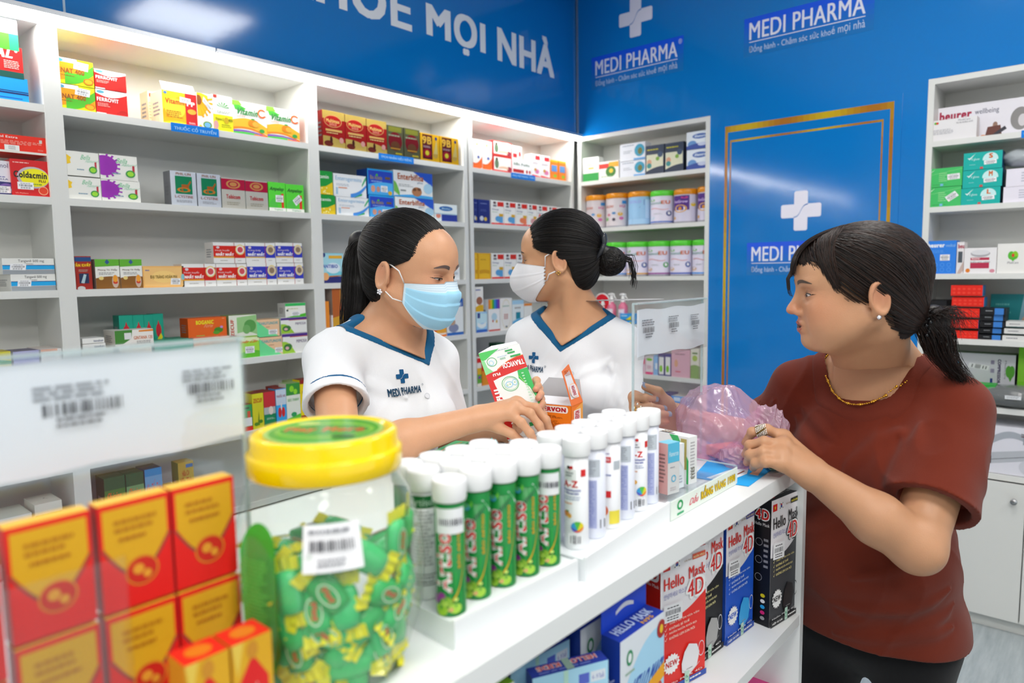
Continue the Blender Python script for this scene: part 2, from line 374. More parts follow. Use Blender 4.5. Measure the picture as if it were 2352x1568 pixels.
# ceiling lights
for i, (x, y) in enumerate(PANELS):
    t = thing('ceiling_light', 'square flat LED ceiling panel above the shop floor', 'ceiling light', (x, y, ZC), 'square ceiling panels')
    b = MB(); b.aabox((x-.3, y-.3, ZC-.03), (x+.3, y+.3, ZC), 'f0f0f0', 'plastic'); o = b.build('housing'); put(o, (x, y, ZC)); o.parent = t; o.location = (0, 0, 0)
    b = MB(); b.aabox((x-.285, y-.285, ZC-.032), (x+.285, y+.285, ZC-.03), 'fff', 'pan'); o = b.build('diffuser'); put(o, (x, y, ZC)); o.parent = t; o.location = (0, 0, 0)
for i, (a, c) in enumerate(((-.1, 1.152), (1.157, 2.33), (2.335, XV-.006), (-1.85, -.105))):
    lab = ('glowing LED batten above the yellow vitamin cartons', 'glowing LED batten above the red and gold cartons', 'glowing LED batten under the blue header ending in the corner', 'LED batten continuing beyond the left frame edge')[i]
    t = thing('led_batten', lab, 'light', group='battens under the header')
    b = MB(); b.aabox((a, YW-.045, 2.137), (c, YW, 2.15), 'fff', 'alu'); b.build('profile', t)
    b = MB(); b.box((a, YW-.043, 2.121), (c-a, 0, 0), (0, 0, .016), (0, .03, 0), 'fff', 'diff'); b.build('diffuser', t)
    for s_ in (a, c-.004):
        b = MB(); b.aabox((s_, YW-.046, 2.119), (s_+.004, YW-.01, 2.138), 'd8d8d8', 'plastic'); b.build('end_cap', t)
# ------------------------------------------------------------------ shelving
SH = [1.88, 1.627, 1.366, 1.113, .855, .598]; TH = .021; DP = .215
def bay(a, c, lab, grp, plane='W', z0=.1, cab=True, drs=2):
    t = thing('display_shelf', lab, 'shelf', group=grp)
    def bx(name, lo, hi, kw=None, par=None):
        b = MB()
        if plane == 'W': b.aabox((lo[0], YW+lo[1], lo[2]), (hi[0], YW+hi[1], hi[2]), 'fff', 'lam')
        else: b.aabox((XV+lo[1], lo[0], lo[2]), (XV+hi[1], hi[0], hi[2]), 'fff', 'lam')
        return b.build(name, par or t)
    w = .0225
    bx('side_panel', (a-w, 0, 0), (a, DP+.01, 2.148 if plane == 'W' else 2.14)); bx('side_panel', (c, 0, 0), (c+w, DP+.01, 2.148 if plane == 'W' else 2.14))
    bx('back_panel', (a, DP, .1), (c, DP+.01, 2.14)); bx('top_panel', (a, 0.001, 2.118), (c, DP, 2.14))
    for z in SH: bx('shelf_board', (a, .001, z), (c, DP, z+TH))
    if cab:
        n = drs; bx('plinth', (a, .02, 0), (c, DP, .05))
        for i in range(n):
            q0 = a+(c-a)*i/n; q1 = a+(c-a)*(i+1)/n
            d = bx('cabinet_door', (q0+.002, -.012, .055), (q1-.002, .004, .592))
            b = MB(); kx = (q1-.05 if i % 2 == 0 else q0+.05) if plane == 'W' else q0+.035
            pos = (kx, YW-.012, .53) if plane == 'W' else (XV-.012, kx, .53)
            ax = np.array([[1, 0, 0], [0, 0, -1], [0, 1, 0]]) if plane == 'W' else np.array([[0, 0, -1], [0, 1, 0], [1, 0, 0]])
            b.lathe(pos, [(.005, 0), (.005, .012), (.011, .014), (.011, .022), (0, .022)], 'a8a8a8', 'metal', 16, ax); b.build('knob', d)
    return t
g = 'shelving along the back wall'
bay(-.10, .67, 'white shelving bay at the far left of the back wall', g)
bay(.715, 1.51, 'white shelving bay with yellow vitamin cartons on top, second from left', g)
bay(1.555, 2.32, 'white shelving bay behind the woman in the pale blue mask', g)
bay(2.378, 3.147, 'white shelving bay beside the room corner on the back wall', g, drs=2)
bay(1.538, 2.262, 'white corner shelving bay filled with milk powder tins', 'shelving along the side wall', 'V')
bay(-.96, -.145, 'white shelving bay beyond the left frame edge', g, cab=False); bay(-1.80, -1.005, 'farthest white shelving bay beyond the left frame edge', g, cab=False)
tb = bay(-.49, .590, 'white shelving bay of device cartons to the right of the blue door', 'shelving along the side wall', 'V', drs=3)
# ------------------------------------------------------------------ cartons on the shelves
TOPS = [z+TH for z in SH]+[.592]
def carton(pl, xl, xr, yt, yb, front, els, label, side=None, top=None, d=.08, st=.012, ref='l', m='print', group=None, name='medicine_carton', cat='carton', z0=None, snap=True, flap=None, gap=.0006):
    ym = (yt+yb)/2
    if pl == 'W':
        Y = YW+st; A = ony(xl, ym, Y); B = ony(xr, ym, Y); q = xl if ref == 'l' else xr
        zt = ony(q, yt, Y)[2]; zb = ony(q, yb, Y)[2]; w = B[0]-A[0]-gap; o = (A[0]+gap/2, Y, 0); U = np.array([w, 0, 0]); N = np.array([0, d, 0])
    else:
        X = XV+st; A = onx(xl, ym, X); B = onx(xr, ym, X); q = xl if ref == 'l' else xr
        zt = onx(q, yt, X)[2]; zb = onx(q, yb, X)[2]; w = A[1]-B[1]-gap; o = (X, A[1]-gap/2, 0); U = np.array([0, -w, 0]); N = np.array([d, 0, 0])
    if z0 is not None: zb = z0
    elif snap:
        k = min(TOPS, key=lambda t: abs(t-zb))
        if abs(k-zb) < .028: zb = k
    h = zt-zb
    o = np.array([o[0], o[1], zb]); side = side or front; top = top or front
    b = MB(); c = -N
    loc = o+U/2+N/2; loc[2] = zb
    b.box(o, U, (0, 0, h), N, [front, side, side, top, front, front], m)
    b.art(frame(o, U, (0, 0, h), -N), els, m, clamp=True)
    if d > .02:
        lf = frame(o+N, -N, (0, 0, h), -U)      # side that faces the camera
        b.art(lf, [('l', .2, .25, .8, .7, 4, '8a8a90')] if len(els) > 1 else [], m)
        b.art(frame(o+(0, 0, h), U, N, (0, 0, 1)), [('r', 0, .495, 1, .505, 'c8c8c4')], m)
    if flap: b.add([o+U*.02+(0, 0, h), o+U*.98+(0, 0, h), o+U*.98+(0, 0, h+flap)+N*.2, o+U*.02+(0, 0, h+flap)+N*.2], [(0, 1, 2, 3)], 'f4f2ee', 'paper')
    ob = b.build(name); put(ob, loc); tag(ob, label, cat, group)
    ob['_top'] = zb+h; del ob['_top']
    return ob, zb+h
def C(*a, **k): return carton(*a, **k)
BC = lambda a, b_, c, d, an=0, asp=1: ('b', a, b_, c, d, an, asp)
# -- far left bay (W)
C('W', -95, 41, 47, 118, 'eef0f6', [('r', .3, 0, .46, .52, '2fcb7a'), ('r', .5, 0, .66, .52, 'f0ee10'), ('r', .66, 0, .84, .52, '4bc42c'), ('r', .84, 0, 1, .52, '28d070'), ('l', .6, .86, .95, .93, 1, '8a8a90')], 'white carton with yellow and green upright stripes, topmost of the far left stack', ref='r', d=.1, snap=False)
C('W', -90, 53, 112, 183, 'c8201e', [('r', 0, 0, 1, .2, '0c5048'), ('t', 'AL', .55, .62, .85, .9, 'fff', .06, 0, .15), ('t', '®', .87, .82, .92, .9, 'fff'), ('e', .5, .42, .08, .08, 'f6e6c0'), ('l', .68, .28, .97, .55, 5, 'f0c8c0')], 'red carton with a dark green base band in the far left stack', ref='r', d=.1, snap=False)
C('W', -90, 65, 183, 229, '18a0f0', [('r', 0, .3, 1, .36, '101c60'), ('r', 0, .4, 1, .43, '101c60'), ('t', 'U', .4, .5, .5, .75, 'c8204a', .05), ('r', .25, .1, .9, .14, '0c50b8')], 'bright blue carton with navy lines at the bottom of the far left stack', ref='r', d=.1)
C('W', -4, 108, 318, 358, 'ee2c14', [('r', 0, 0, 1, .12, 'e8e4dc'), ('t', 'Hapacol Extra', -.25, .76, .4, .92, 'f6ece6', .03), ('l', .05, .45, .9, .68, 3, 'f0a090'), ('r', .12, .12, .42, .42, 'f0f0ee'), ('l', .2, .16, .35, .38, 4, '9a9a9a'), ('r', .84, .66, .9, .84, 'd8d0c8'), ('l', .8, .2, .94, .3, 2, 'f0a090')], 'flat red carton lying on top of the square red flu carton', ref='r', d=.12, snap=False)
C('W', 26, 115, 372, 453, 'd0181c', [('e', .56, .52, .42, .3, 'c0b8c0'), ('e', .6, .52, .38, .25, 'f2ea18'), ('r', 0, 0, 1, .12, 'd0181c'), ('p', [(.6, .1), (1, .1), (1, .2), (.6, .16)], 'd0181c'), ('t', 'Coldacmin', .06, .5, .92, .68, '1c1a14', .05), ('t', 'FLU', .7, .4, .88, .47, '601010', .05), ('l', .45, .3, .9, .36, 1, '5a8a30'), ('e', .8, .17, .13, .12, 'f4b890'), ('e', .8, .17, .11, .1, 'e04020'), ('l', .06, .88, .6, .93, 1, 'f0c0b8'), BC(.14, .18, .55, .38), ('t', 'Lốc Pharbaco', .08, .06, .4, .1, 'f4c0b0', .01)], 'square red flu carton with a yellow oval next to the shelf end', ref='r', d=.07)
C('W', -60, 27, 371, 444, 'e8e8f2', [('p', [(0, 0), (1, 0), (1, .38), (0, .42)], '2c2a6a'), ('w', 0, 1, (.2, .24, .05, 3), (.26, .3, .05, 3), '7a5aa8'), ('w', 0, 1, (.06, .1, .05, 3), (.14, .18, .05, 3), '54c0e8'), ('t', 'Paracetamol', -.0, .8, .92, .93, '5c5078', .01), ('l', .3, .5, .9, .55, 1, '6868a8'), ('t', 'STELLA', .5, .44, .9, .49, '3a3a80', .02), BC(.45, .06, .95, .26)], 'white and violet tablet carton left of the square red flu carton', ref='r', d=.07, st=.02)
for k, (a, c, t, b_) in enumerate(((5, 125, 593, 630), (25, 128, 630, 664))):
    C('W', a, c, t, b_, 'ecece8', [('r', 0, .3, 1, .54, '20a8e8'), ('r', 0, .54, 1, .58, '1c3c88'), ('r', 0, 0, 1, .28, '9aa0a6'), ('t', 'Tanganil 500 mg', .3, .72, .8, .92, '3c3c40', .01), ('l', .42, .6, .62, .68, 1, '7a7a7a'), BC(.14, .26, .44, .66, -3)], ('upper', 'lower')[k]+' of two slim white cartons with a light blue stripe at the far left', group='slim striped cartons', d=.14)
C('W', -40, 27, 806, 870, 'd8d020', [('w', 0, 1, (.6, .6, 0), (.78, .7, .03), '2a9a50'), ('t', 'x2', .86, .78, .94, .84, '20508a', .03), ('r', 0, 0, 1, .5, 'ecebd8')], 'yellow carton at the left frame edge behind the large sign', ref='r', top='c8b838')
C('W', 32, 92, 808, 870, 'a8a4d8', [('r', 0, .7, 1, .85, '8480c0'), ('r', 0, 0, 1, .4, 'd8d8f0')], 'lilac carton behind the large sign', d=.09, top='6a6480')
C('W', 96, 144, 803, 870, 'ece6e6', [('r', .0, .92, .8, 1, 'e8a080')], 'plain pale pink carton at the shelf end behind the large sign', d=.13, st=.01, top='f0e8e4')
SE = [('w', 0, 1, (-.0, .0, -.0), (.12, .42, -.1), '60b030'), ('t', 'SERRATEZYM', -.28, .5, .62, .68, '26282c', .03), ('t', '100', .68, .55, .94, .72, 'e08a28', .02), ('l', .3, .38, .9, .43, 1, '8a8c8c')]
C('W', -52, 76, 1176, 1246, 'eaeeee', SE, 'white enzyme carton with a green curved base at the far left', ref='r', d=.12, snap=False, top='dfe6dc')
_, zt = C('W', -52, 74, 1246, 1300, '4ba23a', [('r', 0, 0, 1, .3, 'f0f0ea')], 'green and white carton under the white enzyme carton', ref='r', d=.12)
C('W', 82, 146, 1160, 1240, 'e6e4da', [('r', 0, .55, 1, .8, '62a83c'), ('r', 0, .5, .3, .78, 'e8b028'), ('l', .4, .3, .9, .36, 1, '3a3a3a'), ('t', 'Serratiopeptidase', .3, .16, .95, .26, '3a3e3e', .02)], 'pale carton with a green and yellow band under a crinkled clear bag', d=.1, z0=TOPS[5])
# -- second bay (W)
EN = [('w', 0, 1, (.1, .2, .1), (.86, .55, .12), 'f0a010'), ('w', .2, 1, (.0, .5, -.14), (.5, .86, -.2), '52b82c'), ('r', 0, .84, .55, 1, 'f2f2f2'), ('e', .06, .9, .12, .07, '4a98b8'), ('t', 'ENAT 400', .02, .42, .74, .62, '9a5418', .05), ('l', .04, .3, .5, .36, 1, '8a6420'), BC(.46, .62, .86, .92, -6), ('e', .84, .2, .14, .12, 'f2b020'), ('o', .84, .2, .14, .12, .2, 'e86018')]
FE = [('w', 0, 1, (.84, .9, -.16), (1, 1, 0), 'f2f2f2'), ('e', .15, .9, .12, .06, '58a8c0'), ('t', 'FERROVIT', .03, .52, .72, .68, 'f6eeee', .05), ('l', .05, .3, .45, .46, 3, 'f0b0a8'), ('e', .85, .12, .16, .12, 'c01c18'), ('e', .7, .08, .08, .07, 'c01c18'), ('r', 0, 0, .3, .06, 'ece8e8')]
for k, (a, c, t, b_) in enumerate(((130, 214, 129, 188), (133, 218, 190, 242))):
    C('W', a, c, t, b_, 'e2e014', EN, ('upper', 'lower')[k]+' of two yellow and orange vitamin cartons at the top left shelf', group='yellow vitamin E cartons')
for k, (a, c, t, b_) in enumerate(((217, 289, 157, 201), (220, 292, 203, 254))):
    C('W', a, c, t, b_, 'd8221c', FE, ('upper', 'lower')[k]+' of two red iron carton with a white swoosh beside the yellow vitamin cartons', group='red iron cartons')
VP = [('w', 0, .66, (.05, .1, .04), (.4, .95, .1), 'f4b414'), ('e', .35, .5, .3, .3, 'f6d838'), ('r', .66, 0, 1, 1, 'd02020'), ('t', 'PP', .7, .62, .94, .76, 'f4e4e0', .06), ('t', 'Vitamin', .08, .62, .62, .78, 'c8581c', .05), ('e', .84, .46, .13, .08, 'f0b03c'), ('l', .1, .2, .6, .42, 4, 'c87818'), ('e', .09, .93, .05, .04, '4a78b8'), BC(.5, .7, .82, .86, -4), ('l', .74, .08, .94, .14, 2, 'f6d0d0')]
C('W', 373, 452, 205, 279, 'f8e020', VP, 'orange and red vitamin carton with cream sides and an open flap', side='f0e6c0', d=.085, st=.015, flap=.03)
C('W', 340, 356, 208, 272, 'f0e6c0', [('r', .2, .84, .8, .94, 'c03028'), ('l', .1, .2, .9, .7, 6, 'c8b890')], 'cream edge of a second orange vitamin carton, behind its open twin', side='ece0b8', d=.06, st=.1)
C('W', 453, 489, 212, 290, 'f4f2ea', [('p', [(0, .35), (.35, .35), (.75, .65), (.7, .95), (.3, 1), (0, 1)], 'f4b818')]+[('p', [(.1, .78), (.1+.95*math.cos(a), .78+.48*math.sin(a)), (.1+.95*math.cos(a+.13), .78+.48*math.sin(a+.13))], 'f0a810') for a in (-1.35, -1.05, -.75, -.45, -.15, .15)]+[('e', .1, .8, .2, .14, '8a4a10'), ('e', .6, .12, .28, .1, '70a040'), ('e', .6, .12, .2, .07, '70b0d8'), ('e', .15, .05, .1, .05, 'f0b818'), BC(.35, .62, .95, .78, -28)], 'white carton with a yellow sunflower beside the orange vitamin carton', d=.05)
C('W', 489, 534, 216, 300, 'f4f4f0', [('r', 0, 0, 1, .46, 'ece418')]+[('p', [(.5, .66), (.5+.36*math.cos(a), .66+.17*math.sin(a)), (.5+.3*math.cos(a+.2), .66+.15*math.sin(a+.2))], '3a9a3a') for a in (.1, .6, 1.1, 1.6, 2.1, 2.6)]+[('r', .04, .92, .22, 1, 'a83020'), ('t', 'Vitamin E', .1, .3, .52, .38, '6a6418', .03), ('e', .66, .32, .12, .09, 'c8a818'), ('t', '400', .76, .3, .98, .38, '6a6418', .03), ('l', .2, .5, .95, .57, 2, '8a9a88'), ('l', .4, .1, .95, .2, 2, '909018'), ('e', .12, .16, .12, .12, 'd8a0a0')], 'white and yellow carton with an aloe plant on a top shelf', d=.05)
VC = [('w', 0, 1, (.12, .08, .12), (.42, .3, .14), 'f6b830'), ('w', 0, 1, (.14, .0, .1), (.2, .06, .1), 'e88820'), ('w', 0, 1, (.06, -.0, .06), (.12, .03, .06), '8050b0'), ('w', 0, 1, (0, 0, 0), (.06, .0, .05), '48b048'), ('r', .6, 0, 1, .05, 'e86020'), ('p', [(.02, .95), (.4, .8), (.3, .72), (.08, .74)], '4cb83c'), ('p', [(.0, 1), (.2, 1), (.28, .88), (.0, .86)], '8ad040'), ('t', 'Vitamin', .12, .6, .74, .8, '3a8a48', .05, 0, .1), ('o', .86, .72, .13, .14, .35, 'e86a28'), ('r', .9, .66, 1, .78, 'f6f4f0'), ('t', 'Lumex', .12, .52, .36, .6, 'e0885a', .01), ('e', .6, .38, .16, .11, 'f08a18'), ('e', .66, .36, .1, .08, 'f6b040'), ('e', .58, .5, .06, .025, '48a038'), ('e', .84, .18, .08, .06, '3aa048')]
for k, (a, c, t, b_) in enumerate(((534, 612, 229, 302), (613, 687, 244, 316))):
    C('W', a, c, t, b_, 'f6f4f0', VC, ('left', 'right')[k]+' of two white vitamin cartons printed with green leaves and an orange', group='white and orange vitamin cartons', side='f07820', d=.06)
BE = lambda f: ([('e', .12, .55, .34, .4, f)]+[('p', [(.12, .55), (.12+.42*math.cos(a), .55+.48*math.sin(a)), (.12+.42*math.cos(a+.15), .55+.48*math.sin(a+.15))], f) for a in [i*.4-1.5 for i in range(8)]] if f == '9a2ab0' else [('p', [(0, .45), (.12, .5), (.1, .62), (.14, .74), (0, .85)], f)])+[('t', 'Bella', .45, .68, .74, .88, '6ac090', .01, 0, .2), ('t', 'natural', .6, .58, .96, .7, '8acaa8', .01, 0, .2), ('r', .86, .3, .92, .62, 'b83040'), ('e', .8, .28, .13, .15, '3a9848'), ('e', .8, .28, .09, .1, '9ad838'), ('l', .3, .2, .6, .3, 1, '7a9ab0')]
for k, (a, c, t, b_, f, l) in enumerate(((153, 227, 345, 401, 'f0c828', 'upper of two white cartons with a half yellow flower'), (156, 232, 404, 459, 'f0c828', 'lower of two white cartons with a half yellow flower'), (229, 315, 352, 410, '9a2ab0', 'upper of two white cartons with a purple flower'), (233, 322, 411, 465, '9a2ab0', 'lower of two white cartons with a purple flower'))):
    C('W', a, c, t, b_, 'ecece6', BE(f), l, group='white flower cartons')
LC = [('r', .18, .34, .84, .86, '0c7c50'), ('r', .42, .5, .7, .62, 'a85a20'), ('p', [(.4, .5), (.46, .5), (.48, .42), (.42, .42)], 'a85a20'), ('p', [(.62, .5), (.7, .5), (.74, .4), (.68, .42)], 'a85a20'), ('p', [(.64, .6), (.76, .74), (.8, .7), (.7, .58)], 'a85a20'), ('o', .5, .46, .26, .07, .35, 'c87a28'), ('t', 'PHIL·LIN', .22, .89, .8, .96, '986040', .03), ('t', 'L-CYSTINE', .14, .22, .86, .3, 'a86a60', .03), ('l', .2, .08, .84, .16, 2, '9a9aa0')]
for k, (a, c, t, b_) in enumerate(((392, 451, 391, 469), (453, 507, 397, 474))):
    C('W', a, c, t, b_, 'c9cdd4', LC, ('left', 'right')[k]+' of two silver cartons with a deer on a green square', group='silver deer cartons', m='foil', d=.05, side='8e9096')
TB = [('r', 0, .62, 1, .97, 'b8143c'), ('e', .5, .8, .3, .14, 'd09050'), ('o', .5, .8, .22, .1, .3, 'b8143c'), ('t', 'Tobicom', .18, .32, .78, .46, 'c02838', .05), ('l', .2, .1, .8, .22, 2, 'a09880')]
for k, (a, c, t, b_) in enumerate(((509, 563, 407, 478), (564, 615, 413, 481))):
    C('W', a, c, t, b_, 'c9c4b6', TB, ('left', 'right')[k]+' of two silver cartons with a crimson top and gold crest', group='silver and crimson cartons', m='foil', d=.05, side='a8b8b0')
AM = [('r', 0, 0, 1, .12, 'eef0e8'), ('t', 'Ampelop', .08, .68, .9, .84, '285c28', .05, 0, .1), ('r', .74, .12, .88, .62, 'e03820'), ('p', [(.5, .5), (.75, .6), (.7, .45)], '189868'), ('w', .05, .5, (.15, .12, 0), (.3, .4, .1), '54c848'), ('t', 'Traphaco', .3, .02, .8, .09, '3a9a6a', .02)]
for k, (a, c, t, b_, an) in enumerate(((617, 656, 417, 484, 0), (657, 698, 422, 487, 38))):
    C('W', a, c, t, b_, '58d83a', AM+[BC(.4, .32, .85, .56, an, .8)], ('left', 'right')[k]+' of two bright green herbal cartons at the shelf end', group='bright green herbal cartons', d=.06)
C('W', 173, 211, 588, 661, 'a02418', [('r', 0, .84, 1, .97, '1c4a80'), ('t', 'VĂN KHỚP', -.1, .68, .95, .8, 'f0c818', .06), ('r', .2, .18, .8, .48, '1c2c50'), ('p', [(.3, .2), (.5, .46), (.66, .44), (.5, .18)], 'b0c8d0'), ('e', .3, .03, .24, .07, 'c8c8c8'), ('l', .2, .52, .9, .6, 2, 'b0a090')], 'dark red joint tonic carton standing against the left divider', d=.06)
PT = [('w', 0, 1, (.74, .78, .0), (1, 1, 0), '62b030'), ('p', [(.4, .9), (.5, 1), (.6, .9), (.5, .82)], '305890'), ('w', 0, 1, (0, 0, 0), (.36, .4, .04), '8a5a20'), ('e', .8, .25, .14, .22, 'c8b0a0'), ('e', .8, .22, .1, .06, 'd03828'), ('e', .8, .34, .1, .12, 'f0a030'), ('e', .22, .36, .1, .06, 'e8d080'), ('t', 'Phong Tê Thấp', .1, .6, .9, .68, '684838', .02), ('l', .14, .46, .9, .56, 2, 'a0a0a0')]
for k, (a, c, t, b_) in enumerate(((219, 275, 595, 661), (276, 327, 595, 660))):
    C('W', a, c, t, b_, 'efefe8', PT, ('left', 'right')[k]+' of two white and brown joint pain cartons with green leaf tops', group='white and brown joint cartons', side='988a80', d=.07)
C('W', 328, 423, 611, 658, 'f2b868', [('r', .03, .06, .97, .94, 'f4c47c'), ('e', .5, .5, .3, .28, 'f8d080'), ('t', 'ĐẠI TRÀNG HOÀN P/H', .17, .38, .82, .6, '7a5a10', .05), ('l', .06, .74, .2, .84, 1, '5060a0'), ('e', .97, .48, .05, .14, '8ac8d0'), BC(.66, .12, .9, .42, -3)], 'long pale orange carton lying beside the brown joint cartons', d=.07)
def NN(c, top, cap):
    return [('r', 0, .26, 1, .84, c), ('w', .0, .64, (.26, .26, 0), (.32, .32, 0), 'e8a830' if c != '3038b8' else 'd8b050'), ('t', cap, .06, .56, .5, .68, 'f0e0e0', .01), ('t', 'NHẤT NHẤT', .07, .36, .63, .55, 'fff', .07), ('e', .14, .76, .05, .06, 'e0d0d8'), ('r', .645, 0, .66, 1, 'b02c28'), ('e', .84, .66, .15, .25, 'e8d488'), ('e', .84, .66, .12, .2, 'f6ece8' if c != '3038b8' else 'd8c8b8'), ('e', .84, .66, .09, .14, 'd8505a' if c != '3038b8' else '907860'), ('l', .2, .1, .5, .16, 1, 'a8a8a0'), ('l', .75, .1, .9, .16, 1, 'a8a8a0')]
R_, B_ = 'd4200e', '3038b8'
for a, c, t, b_, col, l in ((418, 496, 606, 656, R_, 'leftmost red carton of the bottom row of two tone cartons'), (497, 567, 606, 656, R_, 'second red carton in the bottom row of two tone cartons'), (568, 635, 604, 655, B_, 'left blue carton in the bottom row of two tone cartons'), (637, 697, 604, 654, B_, 'right blue carton in the bottom row at the shelf end'),
        (490, 563, 556, 604.5, R_, 'red and white carton leading the upper row of three'), (564, 632, 557, 604, B_, 'blue and white carton in the middle of the upper row of three'), (633, 694, 557, 603, B_, 'blue and white carton at the right of the upper row of three')):
    C('W', a, c, t, b_, 'eeeeec', NN(col, 0, 'Hoạt huyết' if col == R_ else 'Xương khớp'), l, group='red and blue two tone cartons', d=.06, side='ece8e4', snap=(t > 600), st=.012)
_, zc1 = C('W', 190, 275, 804, 845, 'f0e4d0', [('r', 0, .4, 1, .6, 'e0d0b0')], 'long cream carton under two slim white cartons', d=.1)
for k, (a, c, t, b_) in enumerate(((189, 240, 778, 790), (190, 243, 791, 804))):
    C('W', a, c, t, b_, 'f2f2ee', [('t', 'tanakan', .5, .25, .95, .7, '38507a', .02)], ('upper', 'lower')[k]+' of two slim white cartons on the long cream carton', group='slim white cartons', d=.07, snap=False)
_, zc2 = C('W', 262, 350, 800, 842, 'ecdcc8', [('r', 0, .5, 1, .7, 'd8c0a0')], 'beige carton under the white green carton with a square code patch', d=.1)
C('W', 264, 353, 760, 800, 'f4f0ea', [('p', [(0, 1), (.45, 1), (.42, .5), (.2, .2), (0, .2)], '488a38'), ('r', .24, .46, .42, .84, 'e8e8e8'), ('w', .62, 1, (.86, .86, 0), (.95, .98, 0), 'e88a28'), ('t', 'GINTANA 120', .48, .42, .97, .62, 'd06a28', .03), ('l', .55, .12, .95, .34, 3, '888')], 'white carton with orange lettering and a green leaf corner on the beige carton', side='e0dcd4', d=.09, z0=zc2, st=.014)
TE = [('e', .5, .52, .26, .2, 'c02430'), ('p', [(.5, .82), (.72, .56), (.3, .56)], 'c02430'), ('p', [(.0, .12), (.2, 0), (.85, .32), (.7, .44)], 'e8d820')]
for k, (a, c, t) in enumerate(((274, 306, 725), (306, 331, 724), (331, 353, 723), (352, 376, 721))):
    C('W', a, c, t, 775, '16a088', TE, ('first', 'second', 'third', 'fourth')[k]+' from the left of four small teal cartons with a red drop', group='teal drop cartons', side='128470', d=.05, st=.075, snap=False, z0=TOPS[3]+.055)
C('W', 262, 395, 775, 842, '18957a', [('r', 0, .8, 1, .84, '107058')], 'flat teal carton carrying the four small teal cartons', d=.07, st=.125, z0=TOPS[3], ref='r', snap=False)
C('W', 356, 445, 783, 838, '18a080', [('r', 0, .8, 1, .86, '0c7a60'), ('l', .1, .3, .8, .6, 2, '90d8c8')], 'long teal carton lying beside the white and orange lettering carton', d=.1)
_, zc3 = C('W', 446, 545, 778, 832, 'f0d8c0', [('r', 0, .7, 1, .95, 'e8a070'), ('l', .2, .3, .8, .5, 2, 'c8b0a0')], 'peach carton under the orange herbal carton', d=.1)
C('W', 432, 521, 732, 778, 'e8641c', [('t', 'BOGANIC', .2, .68, .66, .88, 'f0e028', .07), ('t', 'Forte', .42, .52, .64, .68, 'f4b890', .01, 0, .2), ('e', .78, .36, .12, .14, '4a8a28'), ('e', .72, .24, .09, .09, '5aa030'), ('e', .86, .5, .04, .06, 'c890d0'), ('l', .2, .08, .5, .16, 1, '90d060'), ('l', .88, .9, .96, .95, 1, 'f4c8a0')], 'orange herbal carton with yellow lettering and plants', side='d0500e', d=.06, z0=zc3)
_, zc4 = C('W', 548, 596, 776, 818, 'a8e048', [('w', 0, 1, (.8, .8, 0), (1, 1, 0), 'e8f4c0'), ('t', 'Xuyên Cân', -.1, .68, .9, .86, 'e07028', .04, 0, .2), ('w', 0, 1, (0, 0, 0), (.2, .3, .1), '60c030'), BC(.3, .22, .75, .55)], 'lime carton with orange script below the carton with a green meadow', d=.06)
C('W', 526, 590, 725, 776, 'e8ecdc', [('w', .28, 1, (.2, .1, .1), (.9, .98, 0), '9acc88'), ('e', .75, .5, .22, .28, '5aa050'), ('e', .62, .36, .14, .2, '76b468'), ('t', 'ZECUF', .05, .08, .17, .82, 'c84020', .05, 90), ('r', .0, .0, 1, .06, '90c040')], 'white and green syrup carton with red upright lettering', side='a0b878', top='7aa050', d=.06, z0=zc4)
TU = [('p', [(0, 0), (.95, 0), (.4, .5), (0, .95)], '70e098'), ('t', 'TIARUTUNGVK', .08, .7, .95, .86, '58a8b0', .04), ('l', .4, .5, .62, .6, 1, 'c08868')]
for k, (a, c, t, b_) in enumerate(((590, 642, 735, 775), (596, 650, 776, 814))):
    C('W', a, c, t, b_, 'f0c8a0', TU+[BC(.5+.15*k, .12, .9+.1*k, .4)], ('upper', 'lower')[k]+' of two green and peach cartons', group='green and peach cartons', side='58c880', d=.07)
MI = [('r', 0, .84, 1, .98, '50308a'), ('r', .3, .8, 1, .84, 'c05048'), ('t', 'MIMOSA', .55, .5, .96, .66, '6a5880', .02), ('e', .2, .3, .18, .22, '4a8a38'), ('e', .18, .26, .08, .1, 'e8c0c0'), ('w', 0, .5, (0, 0, 0), (.6, .0, .2), 'a0d040'), ('e', .2, .3, .15, .18, '3c7a38'), ('e', .18, .27, .07, .08, 'e0b0b8')]
for k, (a, c, t, b_) in enumerate(((645, 705, 730, 766.5), (648, 707, 767, 806))):
    C('W', a, c, t, b_, 'eeeeea', MI, ('upper', 'lower')[k]+' of two white cartons with a purple top stripe', group='white and purple striped cartons', d=.07)
C('W', 655, 702, 697, 729.5, 'f2f2ea', [('r', 0, .8, 1, 1, '38c060'), ('w', 0, 1, (0, 0, 0), (.0, .26, 0), '50c030'), ('l', .1, .55, .8, .65, 1, 'c0c888'), ('e', .1, .5, .05, .07, '2a3a2a'), BC(.3, .1, .7, .4)], 'small green topped carton on the purple striped cartons', side='d0d4d4', d=.05, snap=False)
g = 'row of syrup cartons on the fifth shelf'
